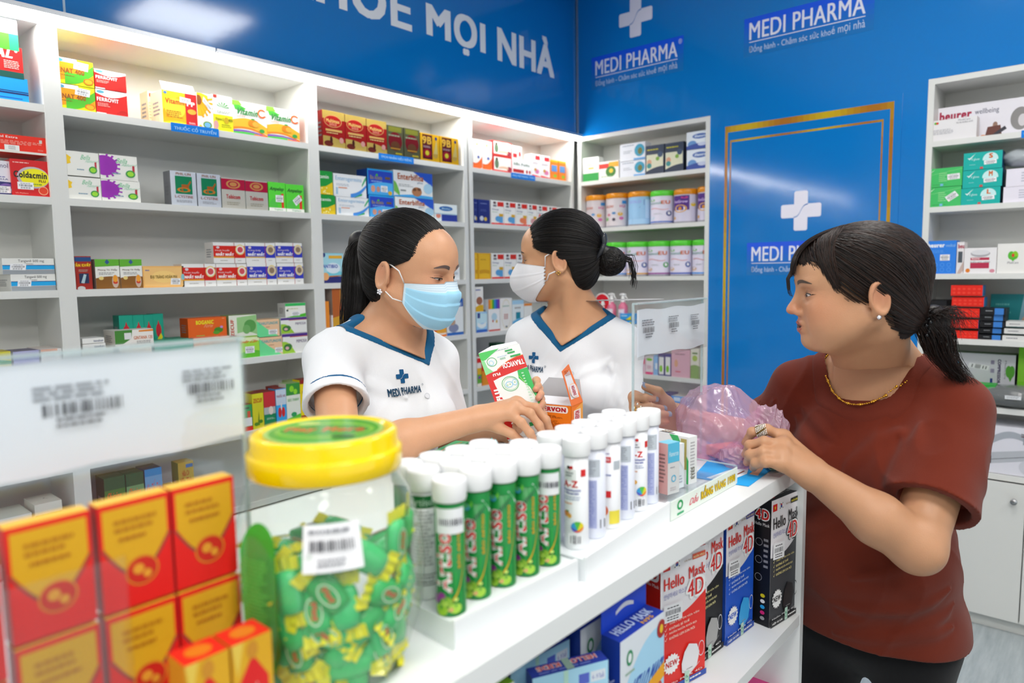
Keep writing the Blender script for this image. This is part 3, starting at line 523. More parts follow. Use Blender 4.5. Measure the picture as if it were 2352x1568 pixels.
SY = [(557, 580, 931, 986, '38a058', [('r', 0, 0, 1, .16, 'e02820'), ('r', .05, .18, .95, .5, 'f0f0f0'), ('r', .5, .5, .8, .75, 'e05028'), ('l', .1, .8, .9, .92, 1, '3a3030')], 'short green carton with a red base in the syrup row'),
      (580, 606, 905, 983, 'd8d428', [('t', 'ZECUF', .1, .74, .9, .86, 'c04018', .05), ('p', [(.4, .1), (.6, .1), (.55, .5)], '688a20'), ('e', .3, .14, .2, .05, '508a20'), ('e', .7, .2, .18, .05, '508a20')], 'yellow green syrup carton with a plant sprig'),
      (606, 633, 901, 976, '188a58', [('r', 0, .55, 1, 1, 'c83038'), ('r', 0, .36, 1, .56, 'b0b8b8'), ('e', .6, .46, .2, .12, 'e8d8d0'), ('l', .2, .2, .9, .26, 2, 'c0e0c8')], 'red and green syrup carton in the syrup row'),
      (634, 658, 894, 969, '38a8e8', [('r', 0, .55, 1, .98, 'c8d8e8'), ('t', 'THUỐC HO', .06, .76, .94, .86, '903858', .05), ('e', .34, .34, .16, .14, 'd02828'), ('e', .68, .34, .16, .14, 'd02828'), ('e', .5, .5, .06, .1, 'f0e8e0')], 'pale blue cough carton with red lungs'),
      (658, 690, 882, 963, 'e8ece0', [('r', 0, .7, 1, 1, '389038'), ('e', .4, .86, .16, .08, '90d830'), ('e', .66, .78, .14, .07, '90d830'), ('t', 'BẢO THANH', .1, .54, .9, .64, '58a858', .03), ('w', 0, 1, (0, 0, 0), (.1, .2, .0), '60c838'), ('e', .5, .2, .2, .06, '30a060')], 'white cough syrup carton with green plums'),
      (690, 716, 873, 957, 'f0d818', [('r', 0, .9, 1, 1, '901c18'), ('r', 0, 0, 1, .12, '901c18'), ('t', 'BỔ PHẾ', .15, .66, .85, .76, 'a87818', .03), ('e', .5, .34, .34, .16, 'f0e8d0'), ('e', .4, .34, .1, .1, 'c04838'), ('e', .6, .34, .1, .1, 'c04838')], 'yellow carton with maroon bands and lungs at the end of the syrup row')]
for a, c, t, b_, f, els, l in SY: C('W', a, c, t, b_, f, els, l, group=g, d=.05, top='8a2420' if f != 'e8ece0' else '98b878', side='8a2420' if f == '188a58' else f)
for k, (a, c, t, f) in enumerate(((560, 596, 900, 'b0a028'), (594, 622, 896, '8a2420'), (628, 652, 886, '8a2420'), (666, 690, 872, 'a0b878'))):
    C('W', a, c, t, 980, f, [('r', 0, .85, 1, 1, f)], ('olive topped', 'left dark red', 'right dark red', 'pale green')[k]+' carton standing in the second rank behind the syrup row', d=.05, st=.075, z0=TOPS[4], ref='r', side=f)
SN = [('e', .7, .3, .2, .2, '2a1c18'), ('e', .7, .5, .12, .1, 'd8a888'), ('r', .5, .1, .9, .25, '1c1c24'), ('w', 0, .6, (0, 0, 0), (.5, .2, .12), '3a8a30'), ('e', .2, .25, .1, .06, '9a70b0')]
for a, c, t, f, s_, l in ((240, 289, 1100, '447838', '1c4828', 'left dark green powder carton with a portrait on a low shelf'), (291, 332, 1090, '6a9868', '2a5838', 'right green powder carton with a portrait on a low shelf')):
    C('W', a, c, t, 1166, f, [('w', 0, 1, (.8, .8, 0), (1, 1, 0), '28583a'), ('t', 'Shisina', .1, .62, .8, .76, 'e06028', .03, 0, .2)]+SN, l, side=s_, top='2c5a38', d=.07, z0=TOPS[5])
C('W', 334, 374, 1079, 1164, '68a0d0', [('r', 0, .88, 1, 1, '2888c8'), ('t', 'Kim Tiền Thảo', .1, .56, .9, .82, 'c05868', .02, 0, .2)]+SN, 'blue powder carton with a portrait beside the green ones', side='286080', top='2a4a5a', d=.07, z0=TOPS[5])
C('W', 410, 446, 1064, 1128, 'b89c40', [('t', 'Hữu Cơ', .25, .76, .7, .86, 'b03018', .04), ('t', 'Văn Thân', .1, .62, .9, .74, 'b03018', .04), ('r', .1, .1, .95, .5, '1c7840'), ('p', [(.3, .2), (.5, .45), (.8, .3), (.6, .2)], 'c8d8c0'), ('r', .5, .9, .95, .96, '4870b0')], 'gold and green carton standing alone on a low shelf', side='8a9040', d=.05, z0=TOPS[5])
C('W', 378, 410, 1122, 1150, '3a4a3a', [('e', .5, .5, .3, .3, 'd0d8d0')], 'small dark carton between the blue and the gold cartons', d=.06, z0=TOPS[5])
# -- third bay (W)
MU = [('r', 0, 0, 1, 1, 'a81c14'), ('w', 0, 1, (.78, .78, -.03), (1, 1, 0), 'c8a850'), ('w', 0, 1, (0, 0, 0), (.3, .16, .05), 'c8a850'), ('e', .46, .72, .4, .17, 'e0a060'), ('e', .46, .72, .37, .15, 'c02018'), ('t', 'Multimax', .16, .68, .76, .78, 'f0c870', .04), ('t', 'GOLD', .3, .6, .62, .67, 'f0a080', .05), ('r', .12, .44, .86, .5, 'e0b060'), ('l', .16, .36, .84, .42, 1, 'f0c880'), ('e', .24, .1, .2, .08, '702818'), ('e', .36, .2, .06, .1, '502014'), ('e', .82, .22, .1, .08, 'e0a090')]
for k, (a, c, t, b_) in enumerate(((741, 792, 251, 336), (793, 841, 262, 346), (842, 888, 272, 353))):
    C('W', a, c, t, b_, 'a81c14', MU, ('left', 'middle', 'right')[k]+' of three red and gold multivitamin cartons', group='red and gold cartons', side='9a1c18', m='foil', d=.04)
for k, (a, c, t, b_) in enumerate(((889, 926, 286, 358), (928, 964, 293, 365))):
    C('W', a, c, t, b_, '5a5a3c', [('r', .1, .8, .9, .97, '808028'), ('e', .5, .5, .42, .3, '7a1418'), ('l', .1, .62, .9, .72, 1, '98a080'), ('e', .5, .36, .28, .14, '6a4020'), ('r', .2, .24, .8, .28, 'c89028'), ('r', .5, .08, .9, .13, 'c8b028')], ('left', 'right')[k]+' of two dark olive cartons with a maroon oval', group='dark olive cartons', m='foil', d=.04)
for k, (a, c, t, b_) in enumerate(((966, 1009, 304, 371), (1011, 1053, 312, 378))):
    C('W', a, c, t, b_, 'e8b010', [('r', .1, .08, .62, .96, '5c1418'), ('t', '9B', .1, .62, .58, .9, 'e0b040', .05), ('e', .34, .3, .22, .16, 'a01828'), ('e', .34, .3, .1, .09, 'd8d030'), ('l', .14, .48, .56, .56, 2, 'd0b0b0'), ('e', .78, .26, .12, .12, 'c8a048'), ('p', [(.68, .3), (.85, .86), (.9, .3)], 'd8c070'), ('e', .82, .86, .06, .06, '303878')], ('left', 'right')[k]+' of two golden cartons with a maroon panel reading 9B', group='golden cartons', m='foil', d=.04)
for k, (a, c, t, b_) in enumerate(((733, 764, 391, 445), (736, 770, 446, 494))):
    C('W', a, c, t, b_, '189838', [('p', [(0, 0), (1, 0), (1, .55), (.5, .36), (0, .3)], 'e8c818')]+[('e', random.uniform(.1, .9), random.uniform(.04, .3), .05, .03, 'f8f0a0') for _ in range(8)]+[('t', 'Biotamin', -.4, .68, .7, .84, 'e8f4e8', .03)], ('upper', 'lower')[k]+' of two green and yellow cartons beside the divider', group='green and yellow cartons', d=.06)
EG = [('t', 'Enterogermina', .06, .66, .86, .9, '90b8d8', .03), ('l', .08, .46, .55, .58, 2, 'b0bcc8'), ('r', .14, .38, .4, .42, 'e08858'), ('w', .5, 1, (.0, .5, -.14), (.16, .62, -.1), '4890e0'), ('w', .62, .86, (0, .12, 0), (.02, .22, 0), '38a860'), ('w', .86, 1, (.5, .84, 0), (.6, 1, .02), '48b078'), ('r', .06, .1, .12, .4, 'a8c8e0')]
for k, (a, c, t, b_) in enumerate(((766, 841, 397, 450), (773, 847, 450, 499))):
    C('W', a, c, t, b_, 'eceff2', EG, ('upper', 'lower')[k]+' of two white cartons with a blue ribbon curve', group='white probiotic cartons', d=.06)
BI = [('r', .03, .04, .97, .94, '2848c0'), ('w', .03, .97, (.04, .04, 0), (.4, .5, .06), '50b0f0'), ('t', 'Bio Acimin', .1, .6, .56, .76, '988a58', .04), ('e', .36, .78, .04, .05, '50b838'), ('r', .68, .64, .88, .74, '705838'), ('l', .14, .48, .7, .56, 1, '90b0e8'), ('e', .2, .24, .08, .13, 'd89a80'), ('e', .4, .23, .07, .11, 'c89080'), ('e', .86, .12, .08, .08, 'd8b028'), BC(.5, .14, .76, .38)]
for k, (a, c, t, b_) in enumerate(((844, 903, 386, 446), (848, 906, 447, 500))):
    C('W', a, c, t, b_, '28a0e8', BI, ('upper', 'lower')[k]+' of two bright blue cartons showing two babies', group='bright blue baby cartons', side='204898', d=.07, st=.012)
EF = [('w', .5, 1, (1, .5, 0), (1, 1, 0), '2858c8'), ('w', 0, 1, (.0, .0, 0), (.04, .1, .05), '48a8e8'), ('t', 'Enterbifina', .1, .66, .76, .9, 'b0603c', .06), ('t', 'plus', .6, .54, .74, .64, '587898', .02), ('l', .12, .38, .5, .5, 2, 'a0a8a8'), ('e', .58, .24, .13, .18, 'b07850'), ('e', .52, .32, .05, .06, '704828'), ('e', .64, .34, .05, .06, '704828'), ('e', .88, .4, .12, .2, 'a8d0e8'), ('w', 0, .14, (.2, .04, 0), (.6, .16, .1), '70b850'), ('r', .16, .22, .3, .28, '8a9090')]
for k, (a, c, t, b_) in enumerate(((904, 993, 389, 450), (908, 996, 451, 506))):
    C('W', a, c, t, b_, 'eef0f0', EF, ('upper', 'lower')[k]+' of two large white cartons with brown lettering and a baby', group='large white probiotic cartons', top='2858a8', d=.07)
C('W', 998, 1050, 467, 508, 'e8f2f4', [('r', .3, 0, 1, .4, '2c3c98'), ('e', .5, .75, .3, .14, '2868b0'), ('t', 'Biolac', .32, .7, .7, .8, 'c0e0f0', .03), ('e', .16, .32, .1, .15, 'e08870'), ('w', 0, 1, (.4, .4, 0), (.46, .46, 0), 'a8c8d8')], 'small white and navy carton at the end above the dark ponytail', d=.06)
C('W', 741, 789, 581, 650, '78d0e0', [('w', 0, 1, (.3, .34, .1), (.98, .98, 0), 'a8dce8'), ('e', .5, .5, .34, .18, 'e0eef8'), ('t', 'ANTIBIO', 0, .5, .72, .62, '5068b8', .06), ('r', .3, .82, .94, .92, 'e8b030'), ('w', 0, 1, (0, 0, 0), (.16, .2, .04), '282c70'), ('w', .3, 1, (.2, .24, 0), (.24, .26, 0), 'c87828'), ('e', .12, .22, .16, .13, 'f0b070'), ('e', .06, .94, .08, .08, '283878')], 'aqua antibiotic support carton left of the woman with the ponytail', d=.06)
C('W', 790, 812, 606, 649, 'f07c10', [('e', .5, .3, .3, .12, 'f0b048')], 'plain orange carton partly behind the ponytail', d=.06)
C('W', 763, 830, 662, 724, 'c88a38', [('r', 0, 0, .26, 1, 'b86028'), ('r', .26, .4, 1, .62, 'd86020'), ('t', 'GBO', .36, .44, .8, .58, 'e8d8c8', .06), ('w', 0, 1, (0, 0, 0), (.26, .3, .05), 'd8a028')], 'gold and orange carton standing on a white one behind the ponytail', side='a8a098', d=.07, z0=TOPS[3]+.078)
C('W', 762, 820, 724, 778, 'e8e4e4', [('r', .2, .84, .3, .96, 'c83838'), ('w', 0, 1, (0, 0, 0), (.3, .1, .05), 'c8b0d8')], 'white carton beneath the gold and orange one behind the ponytail', d=.07, ref='l', z0=TOPS[3])
C('W', 744, 757, 692, 778, 'f09028', [('r', 0, 0, 1, .45, 'ece4dc')], 'narrow orange carton against the divider behind the ponytail', d=.05, z0=TOPS[3])
C('W', 1034, 1056, 613, 648, 'eef0f2', [('r', .2, .4, .8, .6, 'c0c8d0'), ('r', .3, .7, .6, .8, '707880')], 'small white carton to the right of the masked forehead', d=.05)
C('W', 974, 1025, 722, 774, 'f07818', [('w', 0, 1, (.1, .1, .0), (.9, .9, 0), 'f0a838'), ('p', [(.5, .2), (.85, .6), (.7, .85), (.5, .75), (.3, .85), (.15, .6)], 'e84c10'), ('w', 0, 1, (.3, .1, -.1), (.4, .16, -.1), 'f4e8dc'), BC(.6, .55, .95, .95, 80)], 'orange carton with a red heart under the blue mask', d=.06)
C('W', 1026, 1064, 687, 768, 'e8ecee', [('r', 0, .78, 1, 1, '2c62b8'), ('r', 0, .72, .6, .78, '30a8d0'), ('r', 0, 0, 1, .08, '3068b8'), ('e', .4, .2, .3, .12, '8890b0'), ('e', .35, .36, .16, .08, 'c0a088'), ('e', .1, .52, .07, .03, '70a8d0'), ('e', .4, .52, .07, .03, '70a070'), ('t', 'LACTO', .1, .8, .9, .9, 'c8d8f0', .05)], 'white and blue carton with a couple, right of the orange heart carton', d=.06)
C('W', 930, 973, 735, 776, 'c82c20', [('r', 0, 0, 1, .5, 'e8e0dc')], 'red and white carton just below the blue mask', d=.06)
# -- fourth bay (W)
for k, (a, c, t, b_) in enumerate(((1086, 1107, 318, 386), (1108, 1130, 322, 390))):
    C('W', a, c, t, b_, 'f2eee8', [('w', 0, 1, (.02, .05, -.05), (.2, .42, -.1), 'f06a28'), ('p', [(.3, .8), (.5, .95), (.6, .8)], 'f0b080'), ('e', .6, .4, .12, .05, '5868b0')], ('left', 'right')[k]+' of two white cartons with an orange swoosh at the fourth bay', group='white cartons with an orange swoosh', d=.05)
SF = [('r', .06, .12, .96, .94, 'f2f0e8'), ('e', .2, .5, .1, .3, '688060'), ('e', .2, .8, .06, .09, '503828'), ('e', .85, .24, .12, .16, 'a03040'), ('w', .3, .8, (.2, .2, .05), (.3, .34, .05), 'e8c0a0')]
for k, (a, c, t, b_) in enumerate(((1131, 1175, 321, 355), (1132, 1176, 356, 395))):
    C('W', a, c, t, b_, 'd83830', SF, ('upper', 'lower')[k]+' of two red rimmed cartons with a standing figure', group='red rimmed cartons', side='c83038', top='c02834', d=.08, snap=(k == 1))
_, zq = C('W', 1176, 1221, 363, 404, 'f0f0ee', [('r', .05, .12, .6, .34, 'b82828'), ('t', 'Sắt Folic', .08, .6, .9, .8, '5a7a68', .04), ('e', .75, .24, .05, .12, 'b82020'), ('e', .9, .24, .05, .12, 'b82020')], 'white and red folic iron carton above the small blue tag', d=.07)
C('W', 1176, 1198, 333, 362, 'eeeae8', [('r', .1, .1, .5, .4, 'c83030'), ('e', .8, .4, .1, .2, 'c02020')], 'small white carton with a red drop on the folic iron carton', d=.06, z0=zq)
for k, (a, c, t, b_) in enumerate(((1222, 1241, 352, 407), (1242, 1263, 356, 411))):
    C('W', a, c, t, b_, 'f2f0f0', [('r', .4, .76, .95, .94, 'd83038'), ('w', 0, 1, (0, 0, 0), (.1, .05, 0), 'd83038'), ('e', .6, .25, .25, .1, 'e080b0'), ('e', .4, .32, .14, .07, 'c89040'), ('l', .1, .55, .9, .66, 2, 'b8a8b0')], ('left', 'right')[k]+' of two narrow white cartons with a red corner block and a pink blot', group='narrow white and pink cartons', d=.05)
for k, (a, c, t, b_) in enumerate(((1264, 1282, 366, 413), (1283, 1300, 369, 416))):
    C('W', a, c, t, b_, 'f08020', [('r', 0, .9, 1, 1, 'f0b020'), ('r', .15, .42, .85, .74, '5890d0'), ('e', .6, .2, .2, .08, '90c030')], ('left', 'right')[k]+' of two small orange cartons with a blue patch at the shelf end', group='small orange cartons', d=.05)
for k, (a, c, t, b_) in enumerate(((1088, 1097, 456, 513), (1098, 1125, 457, 514))):
    C('W', a, c, t, b_, '1c2c78', [('e', .3, .22, .16, .1, 'c8d0e0'), ('e', .62, .2, .13, .08, 'd8b848'), ('l', .2, .8, .8, .86, 1, '8898d0'), ('l', .2, .5, .8, .6, 2, '5868a8')], ('partly hidden', 'fully visible')[k]+' navy carton at the left end of the row of red cornered cartons', group='navy cartons', d=.05, m='print')
DH = lambda c1: [('r', .5, .76, 1, .95, 'd82a22'), ('e', .28, .9, .12, .05, '503038'), ('r', .16, .74, .42, .82, '787880'), ('t', 'Omega', .06, .58, .6, .66, '586a90', .03), ('w', 0, 1, (0, 0, 0), (.07, .07, 0), 'd82a22'), ('r', .62, .34, .95, .46, 'd8a828'), ('e', .55, .24, .24, .12, c1), ('r', .62, .08, .92, .34, c1), ('l', .08, .48, .55, .54, 1, 'b0c8b0')]
for k, (a, c, cc) in enumerate(((1128, 1157, '58a0d8'), (1158, 1184, '58a0d8'), (1185, 1211, 'e88058'), (1212, 1233, 'd8a0a0'), (1234, 1257, 'e06050'), (1258, 1279, 'd8a0a0'), (1280, 1302, 'e08870'))):
    C('W', a, c, 459+k*2.8, 516+k*1.6, 'f2f2f0', DH(cc)+([('t', 'A-Z', .1, .44, .8, .6, 'd83030', .06)] if k == 4 else []), ('first', 'second', 'third', 'fourth', 'fifth', 'sixth', 'last')[k]+' from the left of the white supplement cartons with red corners, upper row', group='upper row of red cornered cartons', d=.05, z0=TOPS[1])
for k, (a, c, t) in enumerate(((1090, 1097, 580), (1098, 1127, 581))):
    C('W', a, c, t, 638, 'e0a818', [('r', .1, .05, .9, .95, 'e8b828'), ('l', .2, .7, .8, .78, 1, 'c08818'), ('w', .1, .9, (.2, .2, .03), (.34, .34, .03), 'd09818')], ('partly hidden', 'wide')[k]+' golden carton at the left end of the lower red cornered row', group='plain golden cartons', d=.05, z0=TOPS[2])
for k, (a, c, cc) in enumerate(((1129, 1157, '58a0d8'), (1158, 1186, '58a0d8'), (1187, 1212, 'e880b0'), (1213, 1238, '58a0d8'))):
    C('W', a, c, 581, 637, 'f2f2f0', DH(cc), ('first', 'second', 'third', 'fourth')[k]+' from the left of the white supplement cartons with red corners, lower row', group='lower row of red cornered cartons', d=.05, z0=TOPS[2])
_, zq = C('W', 1094, 1119, 717, 758, '9ccbee', [('w', 0, 1, (.3, .4, .1), (.96, .9, 0), 'c8e8f4'), ('r', 0, 0, 1, .14, '3868c0'), ('w', .1, .9, (.3, .3, -.1), (.5, .5, -.1), 'ecf2f4'), ('r', .1, .7, .35, .95, '384888')], 'pale blue mask carton at the left end of the fourth bay', d=.05)
C('W', 1092, 1110, 659, 717, 'f0eeea', [('e', .5, .45, .4, .16, 'a06850'), ('w', 0, 1, (.02, .02, 0), (.2, .28, .04), 'e0b020'), ('l', .05, .82, .9, .92, 1, '5060a8')], 'tall family vitamin carton on the pale blue mask carton', d=.04, z0=zq)
C('W', 1122, 1148, 688, 757, 'f0f0f2', [('r', .0+.166*i, .7, .17+.166*i, 1, c) for i, c in enumerate(('e08030', 'd8c020', '40a838', '3090d0', '4050c0', '8038a8'))]+[('e', .5, .45, .24, .12, 'b8d8e8'), ('e', .38, .32, .06, .04, 'd05040'), ('e', .7, .3, .07, .05, 'd8b038'), ('r', 0, 0, 1, .05, 'c84038')], 'white carton with a rainbow striped top', d=.05)
C('W', 1149, 1176, 685, 754, 'f0eeec', [('o', .5, .5, .4, .46, .04, 'd8cc98'), ('l', .2, .7, .8, .78, 1, '98b8a8')]+[('e', .35+.12*(i % 3), .36+.06*(i//3), .035, .025, 'b85048') for i in range(9)]+[('e', .5, .1, .07, .03, '303868')], 'white carton with an oval frame of small red drops', d=.05)
C('W', 1177, 1203, 690, 752, 'e4eef2', [('r', 0, .86, 1, 1, 'a8d4f0'), ('l', .2, .66, .8, .78, 1, '989898'), ('r', .3, .34, .7, .58, '2088a0'), ('w', 0, 1, (0, 0, 0), (.26, .34, .05), '68b8e8')], 'pale blue and white carton beside the red drop oval carton', d=.05)
C('W', 1204, 1222, 697, 751, 'eef0ee', [('r', 0, .9, 1, 1, 'e88a30')], 'white carton with an orange lid edge beside the white coat', d=.05)
C('W', 1140, 1158, 788, 812, '1c4c34', [('r', .0, .8, 1, 1, '28583c')], 'small dark green carton above the hand-held carton', d=.05, z0=TOPS[4]+.09, st=.05)
C('W', 1133, 1165, 812, 860, '3c4a44', [('r', 0, .5, 1, .6, '60706a')], 'dark grey green carton beneath the small dark green one', d=.06, z0=TOPS[4], st=.05, ref='l')
for k, (a, c, t, f, els, l) in enumerate(((1096, 1106, 820, 'f0e8e0', [('r', 0, .8, 1, .96, 'd82828'), ('r', 0, .4, 1, .62, 'e0b028'), ('r', 0, .1, 1, .4, '60a838'), ('e', .5, .3, .3, .05, '7838a0')], 'narrow white carton with a red top and green base beside the hand-held carton'), (1107, 1124, 819, 'd83820', [('w', 0, 1, (.0, .0, 0), (.5, .2, .1), 'e89028')], 'red and orange carton behind the hand-held carton'))):
    C('W', a, c, t, 884, f, els, l, d=.05, z0=TOPS[4])
# -- corner bay of tins (V)
C('V', 1339, 1375, 364, 416, 'f0f2ee', [('r', 0, 0, 1, .34, '3c9a50'), ('l', .2, .62, .7, .74, 1, '889888'), ('r', .35, .5, .7, .58, 'e0b060')], 'small white carton with a green base in the corner bay', top='70b070', d=.05)
C('V', 1376, 1421, 373, 414, 'f2efe8', [('r', 0, .62, .5, .88, 'd83830'), ('r', .5, .66, 1, .94, 'e8a828'), ('e', .6, .42, .26, .3, '48803a'), ('e', .62, .46, .1, .12, 'e8c038'), ('l', .1, .1, .8, .2, 1, '90b090')], 'white carton with a red and yellow band in the corner bay', d=.05)
LV = [('e', .78, .55, .2, .36, '2a98b8'), ('e', .8, .5, .09, .2, '687030'), ('l', .1, .82, .6, .92, 1, '7a8a9a'), ('r', .55, 0, 1, .12, '68a8e0'), ('l', .14, .4, .5, .6, 2, 'b0b8c0')]
for k, (a, c, t, b_) in enumerate(((1424, 1482, 333, 372), (1424, 1482, 373, 412))):
    C('V', a, c, t, b_, 'e4e8f0', LV, ('upper', 'lower')[k]+' of two pale cartons with a round teal picture in the corner bay', group='pale cartons with a teal circle', d=.06)
NV = [('r', .04, .02, .96, .68, 'dcdcc0'), ('w', 0, 1, (0, 0, 0), (.1, .26, .04), '28364e'), ('l', .08, .8, .92, .88, 1, 'c8c020'), ('e', .2, .42, .13, .1, 'd8a080'), ('e', .2, .3, .13, .09, '389090'), ('e', .8, .66, .14, .1, '30486a'), ('e', .66, .52, .1, .07, '78a838')]
for k, (a, c, t, b_) in enumerate(((1483, 1525, 336, 403), (1527, 1570, 330, 397))):
    C('V', a, c, t, b_, '28364e', NV, ('left', 'right')[k]+' of two navy and cream powder cartons in the corner bay', group='navy and cream cartons', side='141e30', d=.05)
DI = [('e', .6, .72, .34, .15, '4868b0'), ('t', 'diasure', .35, .66, .86, .8, 'dce8f4', .05), ('e', .25, .3, .2, .2, '6898d0'), ('w', 0, 1, (0, 0, 0), (.2, .28, .08), '3850a0'), ('e', .7, .26, .2, .1, 'c8d0e8')]
for k, (a, c, t, b_) in enumerate(((1577, 1629, 305, 345), (1577, 1629, 346, 391))):
    C('V', a, c, t, b_, 'e4ecf4', DI, ('upper', 'lower')[k]+' of two blue and white cartons beside the blue door', group='blue and white cartons', d=.06)
def tin(cx, w, yt, yb, lid, els, label, zb, body='e0dfea', base='9a9aa4', grp='tins of milk powder'):
    X = XV+.012+.05; a = onx(cx-w/2, (yt+yb)/2, XV+.03); c = onx(cx+w/2, (yt+yb)/2, XV+.03); r = (a[1]-c[1])/2
    top = onx(cx, yt, XV+.05)[2]; h = top-zb; cy = (a[1]+c[1])/2; cx_ = XV+.012+r
    b = MB(); b.lathe((cx_, cy, zb), [(0, 0), (r*.97, 0), (r, .003), (r, .006), (r*.985, .008), (r*.985, h-.03)], [base, base, base, base, body], 'print', 32)
    def fn(u, v, q):        # wraps the print round the side that faces the room
        an = math.pi+(u-.5)*2.3; rr = r*.985+q; return np.array([cx_+rr*math.cos(an), cy+rr*math.sin(an)*1.0, zb+.01+(h-.042)*v])
    fl = lambda u, v, q: fn(1-u, v, q) if False else fn(u, v, q)
    # u must run to the image right, that is towards smaller y
    fw = lambda u, v, q: fn(1-(1-u), v, q)
    b.art(lambda u, v, q: (lambda an: np.array([cx_+(r*.985+q)*math.cos(an), cy+(r*.985+q)*math.sin(an), zb+.01+(h-.042)*v]))(math.pi+(u-.42)*2.5), els, 'print')
    o = b.build('milk_tin'); put(o, (cx_, cy, zb)); tag(o, label, 'tin', grp)
    b = MB(); hl = h-.03
    b.lathe((cx_, cy, zb), [(r*1.0, hl), (r*1.015, hl+.002), (r*1.015, hl+.02), (r*.99, hl+.026), (r*.9, hl+.028), (r*.86, hl+.024), (0, hl+.024)], lid, 'plastic', 32)
    l = b.build('lid', o); l.data.transform(Matrix.Translation((-cx_, -cy, -zb)))
def wr(els):            # strips for big fills so they follow the curve
    return [(('R',)+e[1:]) if e[0] == 'r' else e for e in els]
GR = wr([('t', 'GROW', .1, .66, .5, .76, 'c07868', .05), ('t', 'IQ', .7, .66, .9, .76, 'c0588a', .05), ('e', .3, .4, .07, .05, 'c87890'), ('e', .5, .46, .07, .05, '6090c0'), ('e', .72, .42, .09, .07, 'd8a848'), ('e', .2, .24, .09, .07, '70b860'), ('e', .5, .22, .06, .06, '403848'), ('e', .76, .26, .08, .06, 'c868a0'), ('r', .78, .8, .95, .92, '3888c8')])
PU = wr([('p', [(.1, .92), (.76, .92), (.76, .7), (.6, .6), (.43, .5), (.26, .6), (.1, .7)], '4038a0'), ('t', 'GOLD', .2, .78, .66, .87, '9aa0e0', .05), ('r', 0, .0, 1, .18, 'a8d0f0'), ('r', .8, .2, .98, .9, 'b8d8f4')])
EU = lambda c, d: wr([('e', .22, .86, .12, .05, '58b838'), ('t', 'resimil', .04, .7, .56, .8, '68a098', .03), ('t', 'EU', .56, .7, .86, .84, 'd07050', .06), ('w', .15, .8, (.5, .5, .03, 2), (.54, .53, .03, 2), 'd8a8b0'), ('r', 0, 0, 1, .05, c), ('e', .82, .34, .1, .1, d), ('e', .82, .34, .05, .05, 'f0f0f0'), ('l', .3, .3, .6, .36, 2, 'a8b0b8'), ('e', .2, .18, .14, .07, 'd8b8a0' if c != '3868c0' else 'c8d8e8')])
VI = wr([('r', .05, .42, .72, .98, '4c2480'), ('t', 'BioGrow', .12, .7, .66, .8, 'd0b8e8', .04), ('o', .4, .48, .24, .15, .2, 'd8a040'), ('e', .4, .48, .18, .11, 'e8e0ec'), ('e', .4, .48, .06, .07, 'd89028'), ('e', .86, .62, .1, .07, 'e0c020'), ('e', .16, .12, .06, .06, 'd8a040'), ('e', .55, .9, .12, .04, 'c83888')])
zt = TOPS[1]; OR = 'd88a14'; GN = '58d038'
for cx, w, yt, yb, lid, els, l, bd in ((1362, 43, 449, 524, OR, GR, 'dull grey tin with children drawings, leftmost of the upper tin row', 'c8c0c4'), (1409, 47, 444, 523, OR, GR, 'dull grey tin with children drawings, second of the upper tin row', 'd0c8cc'), (1461, 49, 440, 521, OR, PU, 'pale blue tin with a violet shield and an orange lid', '94c0e4'),
        (1513, 51, 438, 517, GN, EU('3868c0', '3a4a88'), 'lilac white tin with a green lid in the upper tin row', 'dcd8e8'), (1567, 51, 434, 514, OR, VI, 'purple labelled tin with an orange lid, fifth of the upper tin row', 'ccc8dc'), (1621, 49, 428, 510, OR, VI, 'purple labelled tin with an orange lid next to the blue door', 'ccc8dc')):
    tin(cx, w, yt, yb, lid, els, l, zt, bd, grp='upper row of tins')
for k, (cx, c, d) in enumerate(((1408, '3888d0', '3a4a88'), (1457, 'd8a028', '3858a0'), (1507, '903090', '38a048'), (1558, '3858b8', '3a58a0'), (1609, '3090e0', '38a8c0'))):
    tin(cx, 49, 556-k*1.6, 633, GN, EU(c, d), 'green lidded milk tin with a '+('blue', 'yellow', 'purple', 'navy', 'sky blue')[k]+' base stripe in the lower row', TOPS[2], 'dcd8ea', grp='lower row of tins')
b = MB(); X = XV+.02; c0 = onx(1383, 694, X); r = .05       # round sign on the shelf
ax = np.array([[0, 0, -1.], [0, 1, 0], [1, 0, 0]])
b.lathe(c0, [(0, -.006), (r, -.006), (r, 0), (r*.9, 0.0005), (0, .0005)], ['f0f0f0', 'f0f0f0', 'f0f0f0', 'd82030'], 'plastic', 36, ax)
b.art(frame(c0+(-.001, r, -r), (0, -2*r, 0), (0, 0, 2*r), (-1, 0, 0)), [('p', [(.42, .3), (.7, .36), (.62, .62), (.5, .66)], 'f2f2f2'), ('r', .44, .2, .66, .3, 'f2f2f2')], 'plastic', .001)
b.aabox((X-.003, c0[1]-.004, TOPS[3]), (X+.003, c0[1]+.004, c0[2]-r), 'e8e8e8', 'plastic')
o = b.build('round_sign'); tag(o, 'round red and white sign behind the neck of the woman in the white mask', 'sign')
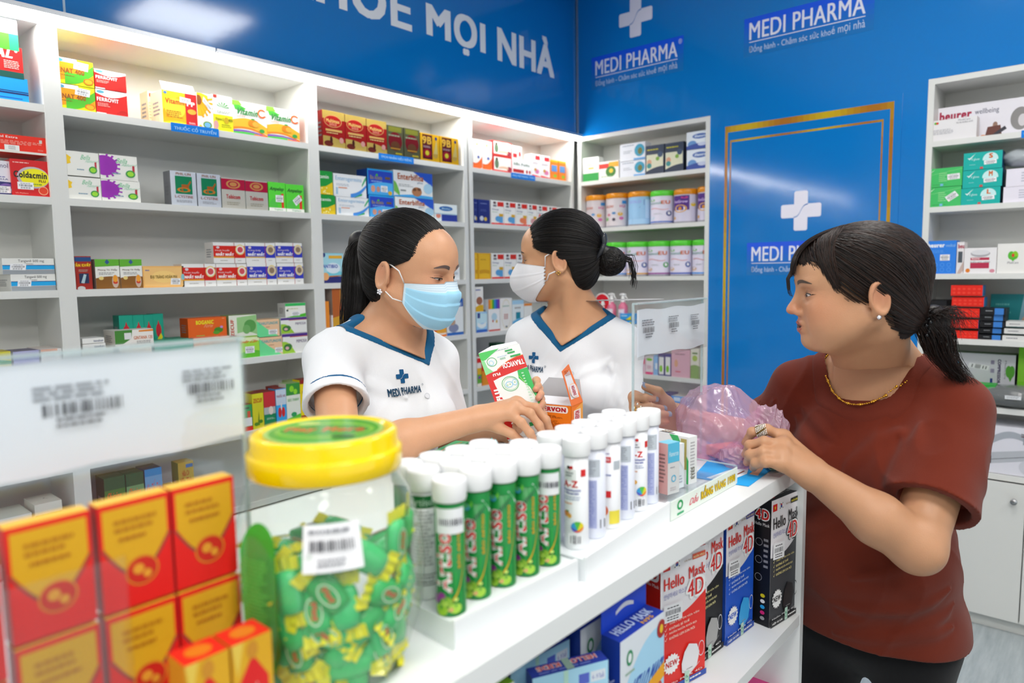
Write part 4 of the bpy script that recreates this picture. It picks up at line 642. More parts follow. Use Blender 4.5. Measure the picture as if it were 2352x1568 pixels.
for k, px in enumerate((1401, 1427)):
    p = onx(px+4, 735, XV+.04); x, y, z = XV+.04, p[1], TOPS[3]
    t = thing('spray_bottle', ('left', 'right')[k]+' of two pink spray bottles with white trigger heads', 'spray bottle', (x, y, z), 'pink spray bottles')
    b = MB(); b.lathe((0, 0, 0), [(0, 0), (.024, 0), (.026, .004), (.026, .085), (.022, .1), (.012, .11), (.012, .118)], 'e07898', 'gloss', 24)
    b.art(lambda u, v, q: np.array([(.0263+q)*math.cos(math.pi+(u-.5)*2), (.0263+q)*math.sin(math.pi+(u-.5)*2), .01+.07*v]), [('R', .1, 0, .9, 1, 'e8c8d8'), ('R', .15, .06, .85, .94, 'f0e0ea'), ('l', .2, .2, .8, .7, 4, '906098')], 'print'); b.build('bottle', t)
    b = MB(); b.lathe((0, 0, 0), [(.013, .116), (.013, .13), (.009, .134), (.009, .15)], 'f0f0f0', 'plastic', 16); b.ball((-.0, .002, .155), (.012, .022, .008), 'f0f0f0')
    b.tube([(0, -.012, .153), (0, -.02, .14), (0, -.034, .122)], [.004, .004, .003], 'f0f0f0'); b.build('trigger_head', t)
for k, (t_, b_) in enumerate(((720, 734), (735, 748))):
    C('V', 1424, 1450, t_, b_, '38a0e8', [('p', [(.5, 0), (1, 0), (1, .7)], 'e0d820'), ('l', .1, .45, .8, .8, 1, 'c8e8f8')], ('upper', 'lower')[k]+' of two flat blue and yellow cartons beside the spray bottles', group='flat blue and yellow cartons', d=.07, st=.0, snap=False, z0=(TOPS[3]+.024 if k == 0 else TOPS[3]))
C('V', 1616, 1629, 692, 757, '6878c0', [('r', 0, .4, 1, .7, 'a8b0e0')], 'violet blue carton at the right of the counter sign', d=.06, z0=TOPS[3])
LW = [(1470, 1482, 820, 'e8c8d8', [('r', 0, .6, 1, .9, 'e07890')], 'narrow pink and white carton beneath the counter sign'), (1483, 1500, 818, 'ecdfe4', [('r', 0, 0, 1, .14, 'e03880'), ('e', .5, .84, .4, .08, '78c838'), ('l', .2, .3, .8, .5, 3, 'd080a8')], 'small carton with a magenta base and green top'), (1501, 1511, 815, '88b8e8', [('r', .4, .3, .9, .6, 'dce8f4')], 'narrow light blue carton on the lower corner shelf'),
      (1512, 1526, 812, '3c3c88', [('r', .1, .06, .9, .86, 'eaeaea'), ('e', .45, .32, .25, .16, '80c828')], 'left of two slim cartons with a green dress picture'), (1527, 1541, 812, '3c3c88', [('r', .1, .06, .9, .86, 'eaeaea'), ('e', .45, .32, .25, .16, '80c828')], 'right of two slim cartons with a green dress picture'), (1542, 1585, 802, 'e0b0c0', [('l', .2, .78, .8, .88, 1, 'a08088'), ('r', .22, .18, .5, .22, 'd86070'), ('e', .26, .5, .1, .14, 'e0a888')], 'pink carton on the lower corner shelf'),
      (1586, 1606, 800, 'e0dcd0', [('w', 0, 1, (0, 0, 0), (.42, .42, .04), '8aa868'), ('e', .5, .68, .3, .1, 'a8c060'), ('r', .2, .82, .8, .87, '688a58')], 'white and green carton beside the pink carton'), (1607, 1615, 798, 'd8d4c8', [('r', 0, 0, 1, .4, '9aa880')], 'narrow beige carton at the acrylic edge'), (1616, 1627, 790, 'd8d8d0', [('r', 0, 0, 1, .38, '388048'), ('e', .6, .84, .3, .04, 'c83830'), ('r', .2, .64, .9, .68, '386848')], 'white and dark green carton beside the blue door')]
for a, c, t, f, els, l in LW: C('V', a, c, t, 862, f, els, l, d=.05, z0=TOPS[4])
C('V', 1519, 1541, 902, 960, '28347a', [('l', .3, .72, .9, .86, 1, 'c8ccd8'), ('e', .8, .4, .1, .06, 'd86030')], 'navy carton on the lowest visible corner shelf', d=.08, z0=TOPS[5])
C('V', 1542, 1583, 908, 965, '3090e0', [('r', .12, .84, .5, .96, 'c8dcf0'), ('e', .3, .3, .2, .26, 'c8c8c8'), ('e', .3, .3, .08, .12, '585858'), ('r', .25, .58, .42, .64, 'd85040'), ('l', .5, .3, .9, .5, 3, '1c5aa8')], 'bright blue carton with a dome shaped device on the lowest visible corner shelf', top='c8c8c0', d=.09, z0=TOPS[5])
# -- device bay on the right (V)
C('V', 2153, 2395, 250, 312, 'e6e4ec', [('r', 0, .55, .006, .95, 'a82838'), ('t', 'beurer', .02, .62, .34, .88, 'a82848', .06), ('t', 'wellbeing', .37, .66, .6, .84, '787a8a', .02), ('e', .57, .28, .028, .12, 'd8a890'), ('e', .57, .37, .022, .07, '987868'), ('p', [(.47, 0), (.5, .32), (.62, .34), (.64, .0)], '6a4038'), ('p', [(.5, .02), (.66, .3), (.68, .22), (.54, 0)], '3c3c44'), ('e', .46, .02, .04, .1, 'e08828'), ('e', .8, .45, .09, .3, '8a8888'), ('e', .82, .4, .04, .16, 'd0ccd0')], 'long white massager carton lying at the back of the top right shelf', d=.07, st=.09, z0=TOPS[0])
C('V', 2138, 2243, 279, 323, 'e8e6e8', [('e', .1, .86, .03, .06, '58b838'), ('e', .14, .86, .03, .06, 'd84830'), ('t', 'MediCare', .6, .86, .86, .94, '909098', .02), ('t', 'MÁY ĐO ĐƯỜNG HUYẾT', .56, .74, .92, .84, '808088', .02), ('l', .04, .3, .5, .55, 4, 'b4b4ba')], 'white meter carton lying in front of the long massager carton', side='dcd4d4', d=.06, st=.01, z0=TOPS[0])
VG = [('w', 0, 1, (.6, .9, .0), (.61, .91, 0), 'a8e8a8'), ('p', [(.08, .8), (.14, .7), (.3, .95), (.15, .78)], 'e8f8e8'), ('l', .4, .25, .62, .75, 5, '98e098'), ('l', .25, .08, .7, .13, 1, '389048'), ('r', .44, .04, .52, .16, '78c0e0')]
for k, (a, c, t, b_, an, u) in enumerate(((2122, 2210, 390, 432, 3, 0), (2121, 2207, 433, 479, 35, -.02))):
    C('V', a, c, t, b_, '44c068', VG+[BC(.62+u, .35, .94+u, .65, an, 1.6)], ('upper', 'lower')[k]+' of two light green glove cartons', group='light green glove cartons', d=.1)
for k, (a, c, t, b_, s_) in enumerate(((2213, 2302, 353, 392, 'S'), (2211, 2302, 393, 433, 'M'), (2207, 2297, 434, 475, 'L'))):
    C('V', a, c, t, b_, '12b0a8', [('e', .7, .55, .2, .38, 'c8ecec'), ('r', .5, .1, .92, .5, '12b0a8'), ('t', s_, .66, .6, .76, .88, 'd06830', .07), ('p', [(.1, .7), (.16, .58), (.32, .95), (.16, .68)], 'e0f4f4'), ('t', 'V.glove', .2, .5, .42, .68, 'b8e8e8', .03), ('l', .16, .25, .34, .32, 1, '90d8d8'), ('r', .44, .02, .52, .14, 'c85050'), BC(.54, .26, .86, .5, 4, 1.5)], 'teal glove carton marked '+s_+(' on top of the trio', ' in the middle of the trio', ' at the bottom of the trio')[k], group='teal glove cartons', side='0c4a78', d=.1, snap=(k == 2))
for k, (a, c, t, b_) in enumerate(((2311, 2400, 389, 430), (2304, 2395, 430, 471))):
    C('V', a, c, t, b_, 'e8e4f0', [('l', .4, .2, .6, .8, 4, 'b8b8c8')], ('upper', 'lower')[k]+' of two white cartons at the right frame edge', group='white cartons at the right edge', side='2c3450', d=.1)
C('V', 2126, 2196, 554, 629, '2c82e6', [('t', 'beurer', .06, .8, .62, .93, 'f0f4fa', .08), ('t', 'medical', .66, .81, .96, .9, '90c0f0', .02), ('l', .06, .62, .75, .72, 3, '58a0f0')]+[('o', .12+.22*i, .12+.15*j, .07, .06, .2, '60a8f4') for i in range(4) for j in range(2)]+[BC(.48, .4, .8, .58)], 'blue blood pressure carton left of the white thermometer carton', d=.07)
C('V', 2197, 2214, 556, 629, 'e8e4e6', [('t', 'beu', .15, .8, 1, .94, 'a83850', .06), ('r', .2, .35, .8, .7, '505860'), ('p', [(.1, 0), (1, .4), (1, .1), (.6, 0)], 'c8b0a8')], 'white end of the blue blood pressure carton with a small picture', d=.07, st=.014)
C('V', 2214, 2289, 570, 630, 'eceaec', [('r', .2, .2, .78, .62, 'b83050'), ('r', .2, .42, .78, .52, 'f0f0f0'), ('t', 'beurer', .24, .55, .5, .62, 'f4d8d8', .05), ('t', 'PHIẾU BẢO HÀNH', .2, .42, .8, .5, '606068', .03), ('e', .5, .78, .3, .14, 'b0aeb4'), ('e', .5, .82, .28, .1, 'dcdce0'), ('e', .13, .12, .07, .08, 'e08028'), ('e', .88, .1, .08, .07, 'd890a0')], 'white carton with a crimson label and a domed device', side='701c18', d=.07)
C('V', 2290, 2400, 560, 628, 'ecebe8', [('e', .3, .6, .07, .14, '58b838'), ('e', .38, .6, .07, .14, '88c828'), ('p', [(.24, .56), (.45, .56), (.34, .4)], '58b838'), ('e', .34, .6, .03, .06, 'd84030'), ('t', 'iMediCare', .22, .32, .46, .4, '9a9aa0', .02)], 'white carton with a green heart at the right frame edge', side='60281c', d=.08)
rr = 'red cartons with a blue end in a leaning stack'
for k, (a, c, t, b_) in enumerate(((2184, 2257, 655, 681), (2186, 2260, 682, 706), (2180, 2250, 707, 732), (2177, 2247, 733, 757), (2179, 2246, 758, 782))):
    C('V', a, c, t, b_, 'e8281a', [('r', 0, 0, 1, .07, 'b01c14')]+[('e', .1+.16*i, .3+.36*j, .05, .1, 'f04434') for i in range(6) for j in range(2)], ('topmost', 'second', 'middle', 'fourth', 'lowest')[k]+' red carton of the stack beside the black cartons', group='red cartons in a stack', side='3c88c8', top='d02818', d=.08+.01*(k % 2), st=.012+.006*(k % 3), z0=TOPS[3]+.0415*(4-k), snap=False, ref='l')
for k, (a, c, t, b_) in enumerate(((2252, 2312, 707, 721), (2250, 2310, 722, 737), (2250, 2308, 738, 752), (2248, 2306, 753, 767), (2247, 2304, 768, 784))):
    C('V', a, c, t, b_, '17181c', [('r', .55, 0, .9, 1, '3c80d0'), ('l', .2, .4, .5, .7, 1, '989ca0'), ('r', .95, 0, 1, 1, '282c34')], ('topmost', 'second', 'middle', 'fourth', 'lowest')[k]+' black and blue meter carton between the red and white stacks', group='black meter cartons', d=.09, st=.02+.008*(k % 2), z0=TOPS[3]+.024*(4-k), top='20242c')
for k in range(3):
    C('V', 2310-k*4, 2395, 738+k*16, 752+k*16, 'dcdcda', [('l', .1, .3, .4, .65, 1, '808088')], ('topmost', 'middle', 'lowest')[k]+' small white carton of three at the right edge', group='small white cartons in a stack', d=.09, st=.01, z0=TOPS[3]+.027*(2-k))
C('V', 2275, 2400, 675, 720, '1c8a90', [('l', .1, .25, .4, .8, 6, '60b8b8'), ('p', [(.5, 0), (.62, 1), (1, 1), (1, 0)], '88b8c8'), ('e', .75, .4, .15, .14, 'd8b098')], 'teal carton with a hand picture standing behind the black stack', d=.03, st=.15, z0=TOPS[3])
C('V', 2105, 2172, 690, 782, '1c1c20', [('l', .2, .6, .8, .7, 1, '585858')], 'black carton behind the dark ponytail of the customer', d=.12, st=.05, z0=TOPS[3], ref='r')
C('V', 2150, 2332, 806, 900, 'dcdce4', [('e', .22, .5, .14, .4, 'b8c8d0'), ('e', .24, .6, .1, .26, '4890b0'), ('p', [(.16, .55), (.34, .45), (.3, .3), (.2, .32)], '3c84a8'), ('t', 'COMPRESSOR NEBULIZER', .785, -.02, .825, .9, '3c2c60', .06, 270), ('t', 'MediCare', .87, .5, .895, .88, '9a9aa4', .02, 270), ('e', .92, .66, .035, .12, '58a838'), ('e', .96, .66, .035, .12, '58a838'), ('p', [(.9, .62), (.99, .62), (.945, .45)], '58a838'), ('r', .7, .2, .73, .5, '2c3c90'), ('l', .7, .55, .75, .9, 2, '9890b0'), BC(.5, .6, .6, .86, 80)], 'large white nebuliser carton behind the green carton', top='709060', side='401c50', d=.08, st=.12, z0=TOPS[4])
C('V', 2337, 2400, 795, 930, '78c828', [('w', 0, 1, (.4, .45, 0), (.8, .8, 0), '88d038')], 'lime green carton at the right edge beside the nebuliser carton', d=.08, st=.11, z0=TOPS[4])
C('V', 2222, 2285, 880, 943, '28a838', [('r', .0, 0, .7, .5, '1c2430'), ('e', .4, .26, .14, .12, '4080c8'), ('r', .1, .82, .35, .95, 'dce4dc'), ('l', .1, .6, .9, .74, 3, 'a8e0a8'), ('r', .7, .0, 1, .9, '30b040')], 'green device carton with a dark picture beside the bagged belts', d=.07, st=.03, z0=TOPS[4])
C('V', 2200, 2440, 968, 1104, 'e0e0ea', [('w', .3, .7, (.18, .34, .0), (.42, .56, .0), 'b8bcc4'), ('w', .3, .7, (.26, .42, .0), (.27, .43, 0), '44444c'), ('w', .22, .34, (.3, .62, .18), (.42, .76, .2), '9aa2ac'), ('w', .34, .66, (.62, .72, .1), (.78, .84, .1), 'a8aeb8'), ('w', .64, .76, (.66, .4, .1), (.86, .56, .1), '9098a2'), ('r', .28, .2, .34, .36, '28282e'), ('e', .75, .2, .14, .18, 'cfd0da'), ('r', .62, .82, .68, .84, '501c1c'), ('t', 'beurer', .62, .86, .7, .9, '3c3c40', .04)], 'large white carton with a grey massage belt picture on the cabinet', d=.16, st=.012, z0=.621, ref='l')
# ------------------------------------------------------------------ sales counter
CZ = 1.05
ct = thing('sales_counter', 'long white counter with open shelving facing the customer', 'counter')
def cp(name, lo, hi, m='cnt'):
    b = MB(); b.aabox(lo, hi, 'fff', m); return b.build(name, ct)
cp('countertop', (-1.2, .44, 1.022), (1.372, 1.02, CZ)); cp('end_panel', (1.355, .441, 0), (1.372, 1.018, 1.021))
cp('end_panel', (-1.2, .441, 0), (-1.183, 1.018, 1.021)); cp('back_panel', (-1.183, .76, .05), (1.355, .775, 1.021))
for z in (.724, .43, .06): cp('shelf_board', (-1.183, .442, z), (1.355, .76, z+.021))
cp('divider', (.42, .445, .08), (.437, .76, .72)); cp('divider', (.42, .445, .746), (.437, .76, 1.021)); cp('plinth', (-1.18, .47, 0), (1.35, .99, .06))
# ------------------------------------------------------------------ free standing cartons given by corner points
def V3(*a): return np.array(a, float)
def C3(o, U, V, N, front, els, label, side=None, top=None, side_els=None, top_els=None, name='medicine_carton', cat='carton', group=None, m='print', extra=None):
    """o: bottom left front corner; U along the front, V up, N to the back"""
    o, U, V, N = (np.array(k, float) for k in (o, U, V, N)); side = side or front; top = top or front
    b = MB(); b.box(o, U, V, N, [front, side, side, top, front, front], m)
    n = np.cross(U, V); n = n/np.linalg.norm(n); 
    if n@N > 0: n = -n
    b.art(frame(o, U, V, n), els, m, clamp=True)
    b.art(frame(o+N, -N, V, -U), side_els or [], m, clamp=True)
    b.art(frame(o+V, U, N, V), top_els or [], m)
    if extra: extra(b)
    ob = b.build(name); put(ob, o+U/2+N/2); return tag(ob, label, cat, group)
def text_stroke(s, a, b, c, d, fill, edge, bold, rot=0, sh=0, ex=.05):
    return [('t', s, a, b, c, d, edge, bold+ex, rot, sh), ('t', s, a+.006, b+.004, c-.006, d-.004, fill, bold, rot, sh)]
# -- masks on the shelf under the counter
def M4(base, low, head, maskc, listc, virus, ear='d8d8e0'):
    e = [('w', 0, 1, (0, 0, 0), (.55, .66, -.05), low), ('r', .05, .91, .2, .965, 'd81c20'), ('p', [(.125+(.035 if k % 2 == 0 else .014)*math.cos(math.pi/2+k*math.pi/5), .937+(.019 if k % 2 == 0 else .008)*math.sin(math.pi/2+k*math.pi/5)) for k in range(10)], 'f0d020'),
         ('r', .27, .91, .41, .965, 'f8f8f8'), ('e', .34, .943, .03, .012, 'c82838'), ('e', .34, .932, .03, .012, '2c4890'), ('r', .285, .95, .305, .96, '303030'), ('r', .375, .95, .395, .96, '303030'), ('r', .285, .915, .305, .925, '303030'), ('r', .375, .915, .395, .925, '303030'),
         ('t', 'KHẨU TRANG', .5, .93, .66, .948, '9a7a50', .02), ('r', .68, .925, .97, .965, virus), ('t', 'NGĂN VIRUS', .7, .933, .95, .957, 'f0e040' if virus == '141414' else 'f4e8b0', .03),
         ('t', 'Hello', .06, .77, .5, .86, head, .03), ('t', 'Mask', .6, .79, .97, .88, head, .03), ('t', '안녕하세요 마스크', .06, .705, .55, .745, '6a6ab0', .0)]
    e += [('t', '4D', .53, .63, .97, .80, '101014' if base else 'fff', .12), ('t', '4D', .55, .64, .95, .79, 'fff', .08), ('t', '4D', .57, .65, .93, .78, 'd8201c', .03)]
    for k, s in enumerate(('THIẾT KẾ ÊM VỪA VẶN', 'KHÔNG BÍ THỞ', 'NGĂN NGỪA KHÓI BỤI', 'KHÔNG LEM SON MÔI')):
        y = .505-.036*k; w = (.66, .44, .6, .56)[k]; e += [('t', s, .17, y, .17+w, y+.024, listc, .03), ('t', '✓', .07, y, .12, y+.024, listc, .01)]
    pts = []
    for k in range(32):
        r = (1, .82)[k % 2]; a = k*math.pi/16; pts.append((.22+.18*r*math.cos(a), .21+.078*r*math.sin(a)))
    e += [('p', pts, 'f6f6f6'), ('t', 'NEW', .09, .19, .35, .235, {'3c3e42': '141414', '141416': '141414', '1c58c8': '1c58c8', 'e83028': 'c82828'}.get(low, '141414'), .05)]
    e += [('p', [(.45, .1), (.62, .06), (.78, .1), (.84, .2), (.78, .27), (.6, .3), (.5, .25), (.44, .17)], maskc), ('l', .55, .1, .7, .115, 1, '888'), ('o', .88, .22, .07, .06, .12, ear), ('w', .44, .84, (.12, .12, -.04), (.125, .125, -.04), tuple(np.array(hx(maskc))*.8))]
    e += [BC(.04, .53, .44, .66, -2), ('t', 'Hello Mask 4D', .05, .055, .9, .07, 'e8e8e8', .01), ('r', .0, 0, 1, .045, '0c0c10' if low in ('3c3e42', '141416') else '2c50a8'), ('t', 'HỘP 10 CÁI', .06, .012, .42, .034, 'f4f4f4', .05), ('l', .62, .012, .96, .036, 1, 'e8e8e8'), ('r', .5, 0, .6, .1, 'b8d8c8'), ('t', 'CP', .52, .02, .58, .07, '2a9a6a', .03, 90)]
    return e
S4 = [('r', 0, 0, 1, 1, '101218'), ('t', '4D', .08, .83, .92, .93, 'f8f8f8', .12), ('t', '4D', .12, .84, .88, .92, 'd8201c', .04), ('t', 'Hello Mask', .08, .79, .92, .815, 'd8d8d8', .03), ('l', .62, .45, .9, .7, 6, '9a9aa0')]+[('o', .35, y, .2, .03, .12, 'a0a0a8') for y in (.66, .52, .38)]+[('e', .62, .24-.045*k, .13, .015, c) for k, c in enumerate(('d8c818', 'e8e8e8', '28a0e0', 'd82878', '9a9a9a'))]
S4R = [('t', '4D', .08, .83, .92, .93, 'f8f8f8', .06), ('t', 'Hello Mask', .08, .79, .92, .815, 'f4d8d8', .03), ('l', .2, .2, .8, .7, 8, 'c8201c')]
zs = .746; g = 'folding mask cartons'
C3((1.264, .468, zs), (.098, -.016, 0), (0, 0, .245), (.006, .036, 0), 'f0eef2', M4(1, '3c3e42', '141416', '1c1a1c', 'e8d890', '141414', '303034'), 'grey and white mask carton nearest the counter end showing a black mask', side='14161c', top='28282c', side_els=S4, name='mask_carton', group=g, top_els=[('t', '4D', .05, .2, .3, .8, 'c8281c', .05), ('t', 'Hello Mask', .4, .3, .95, .6, 'a8a8a8', .02)])
C3((1.152, .505, zs), (.104, -.008, 0), (0, 0, .233), (.004, .036, 0), 'f0eef2', M4(0, '1c58c8', 'd8281c', '38a8ec', 'c8dcf8', '3838a0'), 'blue and white mask carton with a blue mask picture between two dark ones', side='1c48a8', top='e8e8ec', name='mask_carton', group=g)
C3((1.040, .517, zs), (.108, -.008, 0), (0, 0, .233), (.004, .036, 0), 'f0eef2', M4(0, '141416', 'd8281c', 'a8a8a8', 'e8e0a0', '141414'), 'black and white face mask carton showing a grey mask, partly behind the red one', side='1a1a1c', top='e8e8ec', name='mask_carton', group=g)
C3((.944, .520, zs), (.108, -.024, 0), (0, 0, .222), (.008, .036, 0), 'f0eef2', M4(0, 'e83028', 'd8281c', 'e8e8ec', 'f8d8c8', 'e05838'), 'red and white face mask carton showing a white mask', side='c82018', top='d82c20', side_els=S4R, name='mask_carton', group=g)
C3((.80, .60, zs), (.11, 0, 0), (0, 0, .225), (0, .036, 0), 'e83028', [('r', 0, .6, 1, 1, 'c8d0d0')], 'red mask carton in the dim second rank behind the blue mask carton with hanging tab', side='b81c18', name='mask_carton')
D8 = [('w', 0, 1, (0, 0, 0), (.62, .93, .1), 'a8d8f4'), ('w', 0, 1, (0, 0, 0), (.3, .42, .1), '78b8ec'), ('e', .2, .86, .07, .05, '2a8a5a'), ('e', .2, .86, .04, .03, 'e8eef2'), ('r', .1, .76, .3, .775, '9ab8a8'), ('t', 'HELLO MASK', .24, .58, .98, .70, '3058b0', .05, 0, .2), ('p', [(0, .42), (1, .56), (1, .66), (0, .5)], 'f0a818'), ('t', 'KHẨU TRANG 8D', .06, .475, .94, .585, 'c83018', .05), ('e', .92, .9, .1, .06, 'a82018'), ('e', .92, .9, .04, .03, 'e8c020'), ('p', [(.4, .05), (.62, .0), (.9, .1), (.95, .3), (.6, .36), (.42, .2)], 'e4ecf4'), ('e', .85, .4, .12, .03, '186888'), ('e', .85, .32, .12, .03, '1888a8')]
def tab(o, U, N, h, c):
    def f(b):
        q = o+N*.98; b.box(q, U, (0, 0, h), N*.04, [c]*6)
        fr = frame(q, U, (0, 0, h), -N); b.art(fr, [('w', .3, .7, (.36, .36, .12, 1), (.5, .5, .16, 1), 'dfe2ea')])
    return f
for k, (x, y, l) in enumerate(((.719, .452, 'blue and white mask carton with a hanging tab, front one of two'), (.712, .508, 'blue and white mask carton with a hanging tab, rear one of two'))):
    o = V3(x, y, zs); U = V3(.108, -.002, 0); N = V3(.002, .030, 0)
    C3(o, U, (0, 0, .209), N, 'dfe6ee', D8, l, side='1c3c9c', top='203ca8', name='mask_carton', group='mask cartons with tabs', top_els=[('t', 'HELLO MASK', .1, .35, .9, .85, 'c8d8f0', .05), ('t', 'N95', .55, .08, .8, .3, 'd8a030', .04)], side_els=[('t', 'HELLO MASK', .3, .3, .7, .75, 'a8b8e0', .03, 90)], extra=tab(o+V3(0, 0, .209), U, N, .036, '1c48d0'))
KT = [('t', 'SƩIK AᏞ', .0, .0, .0, .0, 'fff')]
KT = [('t', 'HELLO', .55, .4, .9, .85, 'f4e8e8', .1, 180), ('t', 'KIDS', .1, .4, .42, .85, 'f4e8e8', .1, 180), ('t', 'HELLO', .56, .42, .89, .83, 'd83828', .03, 180), ('t', 'KIDS', .11, .42, .41, .83, 'd83828', .03, 180), ('l', .1, .1, .9, .26, 1, '8898e0'), ('r', .45, 0, .55, 1, '9ab8a8')]
KF = [('w', 0, 1, (.5, .4, .1), (1, 1, 0), 'a8d8f0'), ('r', .6, .88, .74, .95, '5868c8'), ('r', .76, .88, .96, .95, 'dce4ee'), ('t', '4 - 9 Tuổi', .78, .895, .94, .935, '5868b8', .02), ('e', .5, .7, .1, .06, 'e84830'), ('r', .4, .9, .46, 1, 'b8e0d0')]
for k, (o, U, N) in enumerate((((.607, .503, zs), (.092, -.046, 0), (.012, .020, 0)), ((.604, .535, zs), (.104, -.012, 0), (.003, .024, 0)), ((.604, .566, zs), (.104, -.010, 0), (.003, .024, 0)))):
    C3(o, U, (0, 0, .194), N, '88c8ec', KF, ('front', 'middle', 'rear')[k]+' of three blue children mask cartons with red lettering on top', side='203a9c', top='2c40a4', top_els=KT, name='mask_carton', group='children mask cartons')
for k, (o, U) in enumerate((((.49, .525, zs), (.1, -.008, 0)), ((.49, .558, zs), (.1, -.008, 0)))):
    C3(o, U, (0, 0, .194), (.003, .026, 0), 'e8eee0', [('w', 0, 1, (0, 0, 0), (.8, .8, 0), '78b828')], ('front', 'rear')[k]+' of two lime green topped mask cartons left of the children ones', side='70a820', top='82ba28', top_els=[('t', 'HELLO MASK', .2, .5, .8, .9, 'b82858', .05), ('l', .2, .15, .9, .35, 1, '486818')], name='mask_carton', group='lime mask cartons')
C3((1.24, .53, .452), (.11, -.06, 0), (0, 0, .13), (.05, .08, 0), 'f0ecf0', [('r', 0, .6, 1, 1, 'e8e0e8'), ('t', 'MASK', .3, .3, .9, .5, 'd84890', .04)], 'pink and white carton on the lower counter shelf', side='e04890', top='e85098', name='mask_carton')
# -- effervescent tablet tubes in their white trays
def tray(o, U, V, h, lab):
    o, U, V = (np.array(k, float) for k in (o, U, V)); b = MB(); bw = .004
    b.box(o, U, (0, 0, h), V, 'e9edf0', 'plastic'); b.box(o+(0, 0, h), U, (0, 0, .003), V*.04, 'eef1f3', 'plastic')
    ob = b.build('tube_tray'); put(ob, o+U/2+V/2); tag(ob, lab, 'tray', 'white tube trays'); return ob
ZT = 1.078
tray((.456, .476, CZ), (.196, -.008, 0), (.006, .118, 0), ZT-CZ, 'white tray holding the green tablet tubes')
tray((.662, .464, CZ), (.243, .020, 0), (-.008, .092, 0), ZT-CZ, 'white tray holding the white multivitamin tubes')
CAP = [(.0168, .117), (.0175, .119), (.0175, .136), (.0168, .1385), (.015, .1385), (.0142, .1370), (0, .1370)]
def tube(x, y, kind, ang, label, group, z=ZT):
    t = thing('tablet_tube', label, 'tablet tube', (x, y, z), group); body = {'g': '17843a', 'w': 'e9ecef', 'a': 'eceef2', 'r': 'eceef2', 'l': 'dfe3f0'}[kind]
    b = MB(); R = .0150
    b.lathe((0, 0, 0), [(0, 0), (R*.98, .0005), (R, .002), (R, .118), (R*.9, .1185)], body, 'plastic', 30)
    fn = lambda u, v, q: np.array([(R+q)*math.cos(ang+(u-.5)*3.0), (R+q)*math.sin(ang+(u-.5)*3.0), .003+.112*v])
    if kind == 'g':
        fw = [('R', .06*i, 0, .06*i+.05, .3+.1*math.sin(i*2), '249c40') for i in range(0, 16, 2)]
        dim = [('R', 0, .9, 1, 1, '1a8c40'), ('e', .36, .9, .12, .04, '70c848'), ('e', .32, .865, .09, .03, '48a8d8'), ('l', .05, .93, .3, .96, 1, 'b0d8b0')]
        tx = text_stroke('Artiso', .14, .2, .54, .76, 'd81c20', 'eef0ee', .03, 90, 0, .06)
        e = fw+dim+tx+[('t', 'BÁO ARTISO', .66, .42, .74, .8, 'd8a018', .05, 90)]+[('w', .55, .95, (.12, .75, -.14), (.15, .78, -.14), 'd8a818')]
        for (cx, cy, r, c) in ((.14, .13, .12, '8a2a90'), (.3, .17, .09, '9a3898'), (.42, .12, .13, '8ab838'), (.36, .1, .08, 'b0d458'), (.28, .04, .16, '9ccc38'), (.6, .06, .14, 'a8d448'), (.5, .05, .06, 'e0a878'), (.62, .14, .05, 'c8e070')): e.append(('e', cx, cy, r, r*.34, c))
    elif kind == 'w':
        e = [('R', 0, .86, 1, .98, '146c34'), ('t', 'Artiso', .2, .885, .8, .955, 'b8d0c0', .02), ('l', .15, .3, .85, .84, 16, '9a9ca4'), ('R', 0, .22, 1, .23, '40484c'), ('R', 0, .12, 1, .13, '40484c'), ('l', .2, .13, .8, .21, 2, '70757c')]
    elif kind == 'a':
        e = [('R', .1, .76, .5, .88, 'f6f6f8'), ('e', .27, .9, .05, .02, '181818'), ('e', .36, .9, .05, .02, 'd82020'), ('p', [(.23, .89), (.4, .89), (.31, .86)], 'a81818'), ('l', .16, .79, .44, .85, 2, '70747c'), ('R', .62, .8, .78, .88, 'd82020'), ('t', 'A-Z', .1, .68, .54, .755, 'd82020', .05), ('t', 'Multivitamin', .1, .635, .62, .665, '4858a8', .04), ('t', '+ Minerals', .1, .6, .56, .628, '4858a8', .04), ('l', .1, .53, .6, .58, 2, 'a8b4d0'), ('l', .1, .48, .4, .51, 1, 'e8a878'),
             ('e', .2, .38, .1, .035, 'e88a18'), ('e', .3, .36, .07, .026, 'f4b850'), ('e', .24, .41, .05, .01, '48983a'), BC(.3, .02, .62, .17, 90, .4)]
        for i, c in enumerate(('e8d828', '50b848', '38a0d8', '4858b8', 'd82828', 'e88828')):
            a0 = i*math.pi/3; e.append(('p', [(.52, .2)]+[(.52+.17*math.cos(a0+j*.26), .24+.06*math.sin(a0+j*.26)) for j in range(5)], c))
    elif kind == 'r':
        e = [('R', .1, .78, .5, .85, 'd82028'), ('t', 'VITAMIN', .14, .795, .46, .835, 'f4d0d0', .03), ('l', .14, .87, .48, .9, 1, '9a8ab8'), ('o', .25, .7, .07, .025, .3, 'd84040'), ('t', 'Vitamine', .1, .62, .5, .65, '6070b0', .04), ('l', .1, .52, .4, .56, 1, 'e8b890'), ('R', .1, .36, .5, .44, 'd82028'), ('e', .22, .2, .2, .08, 'e06028'), ('p', [(.22, .2), (.42, .2), (.3, .27)], 'e8a030'), ('R', .45, .04, .8, .2, 'e8d848'), ('R', .58, .7, .8, .8, 'b8c0c8')]
    else:
        e = [('R', .05, .7, .6, .9, 'c0c8d0'), ('R', .05, .1, .5, .66, 'a8b0d8'), ('l', .08, .12, .47, .64, 22, '8088c8'), ('l', .08, .72, .5, .88, 7, '989ea8'), ('r', .6, .1, .8, .2, '303438')]
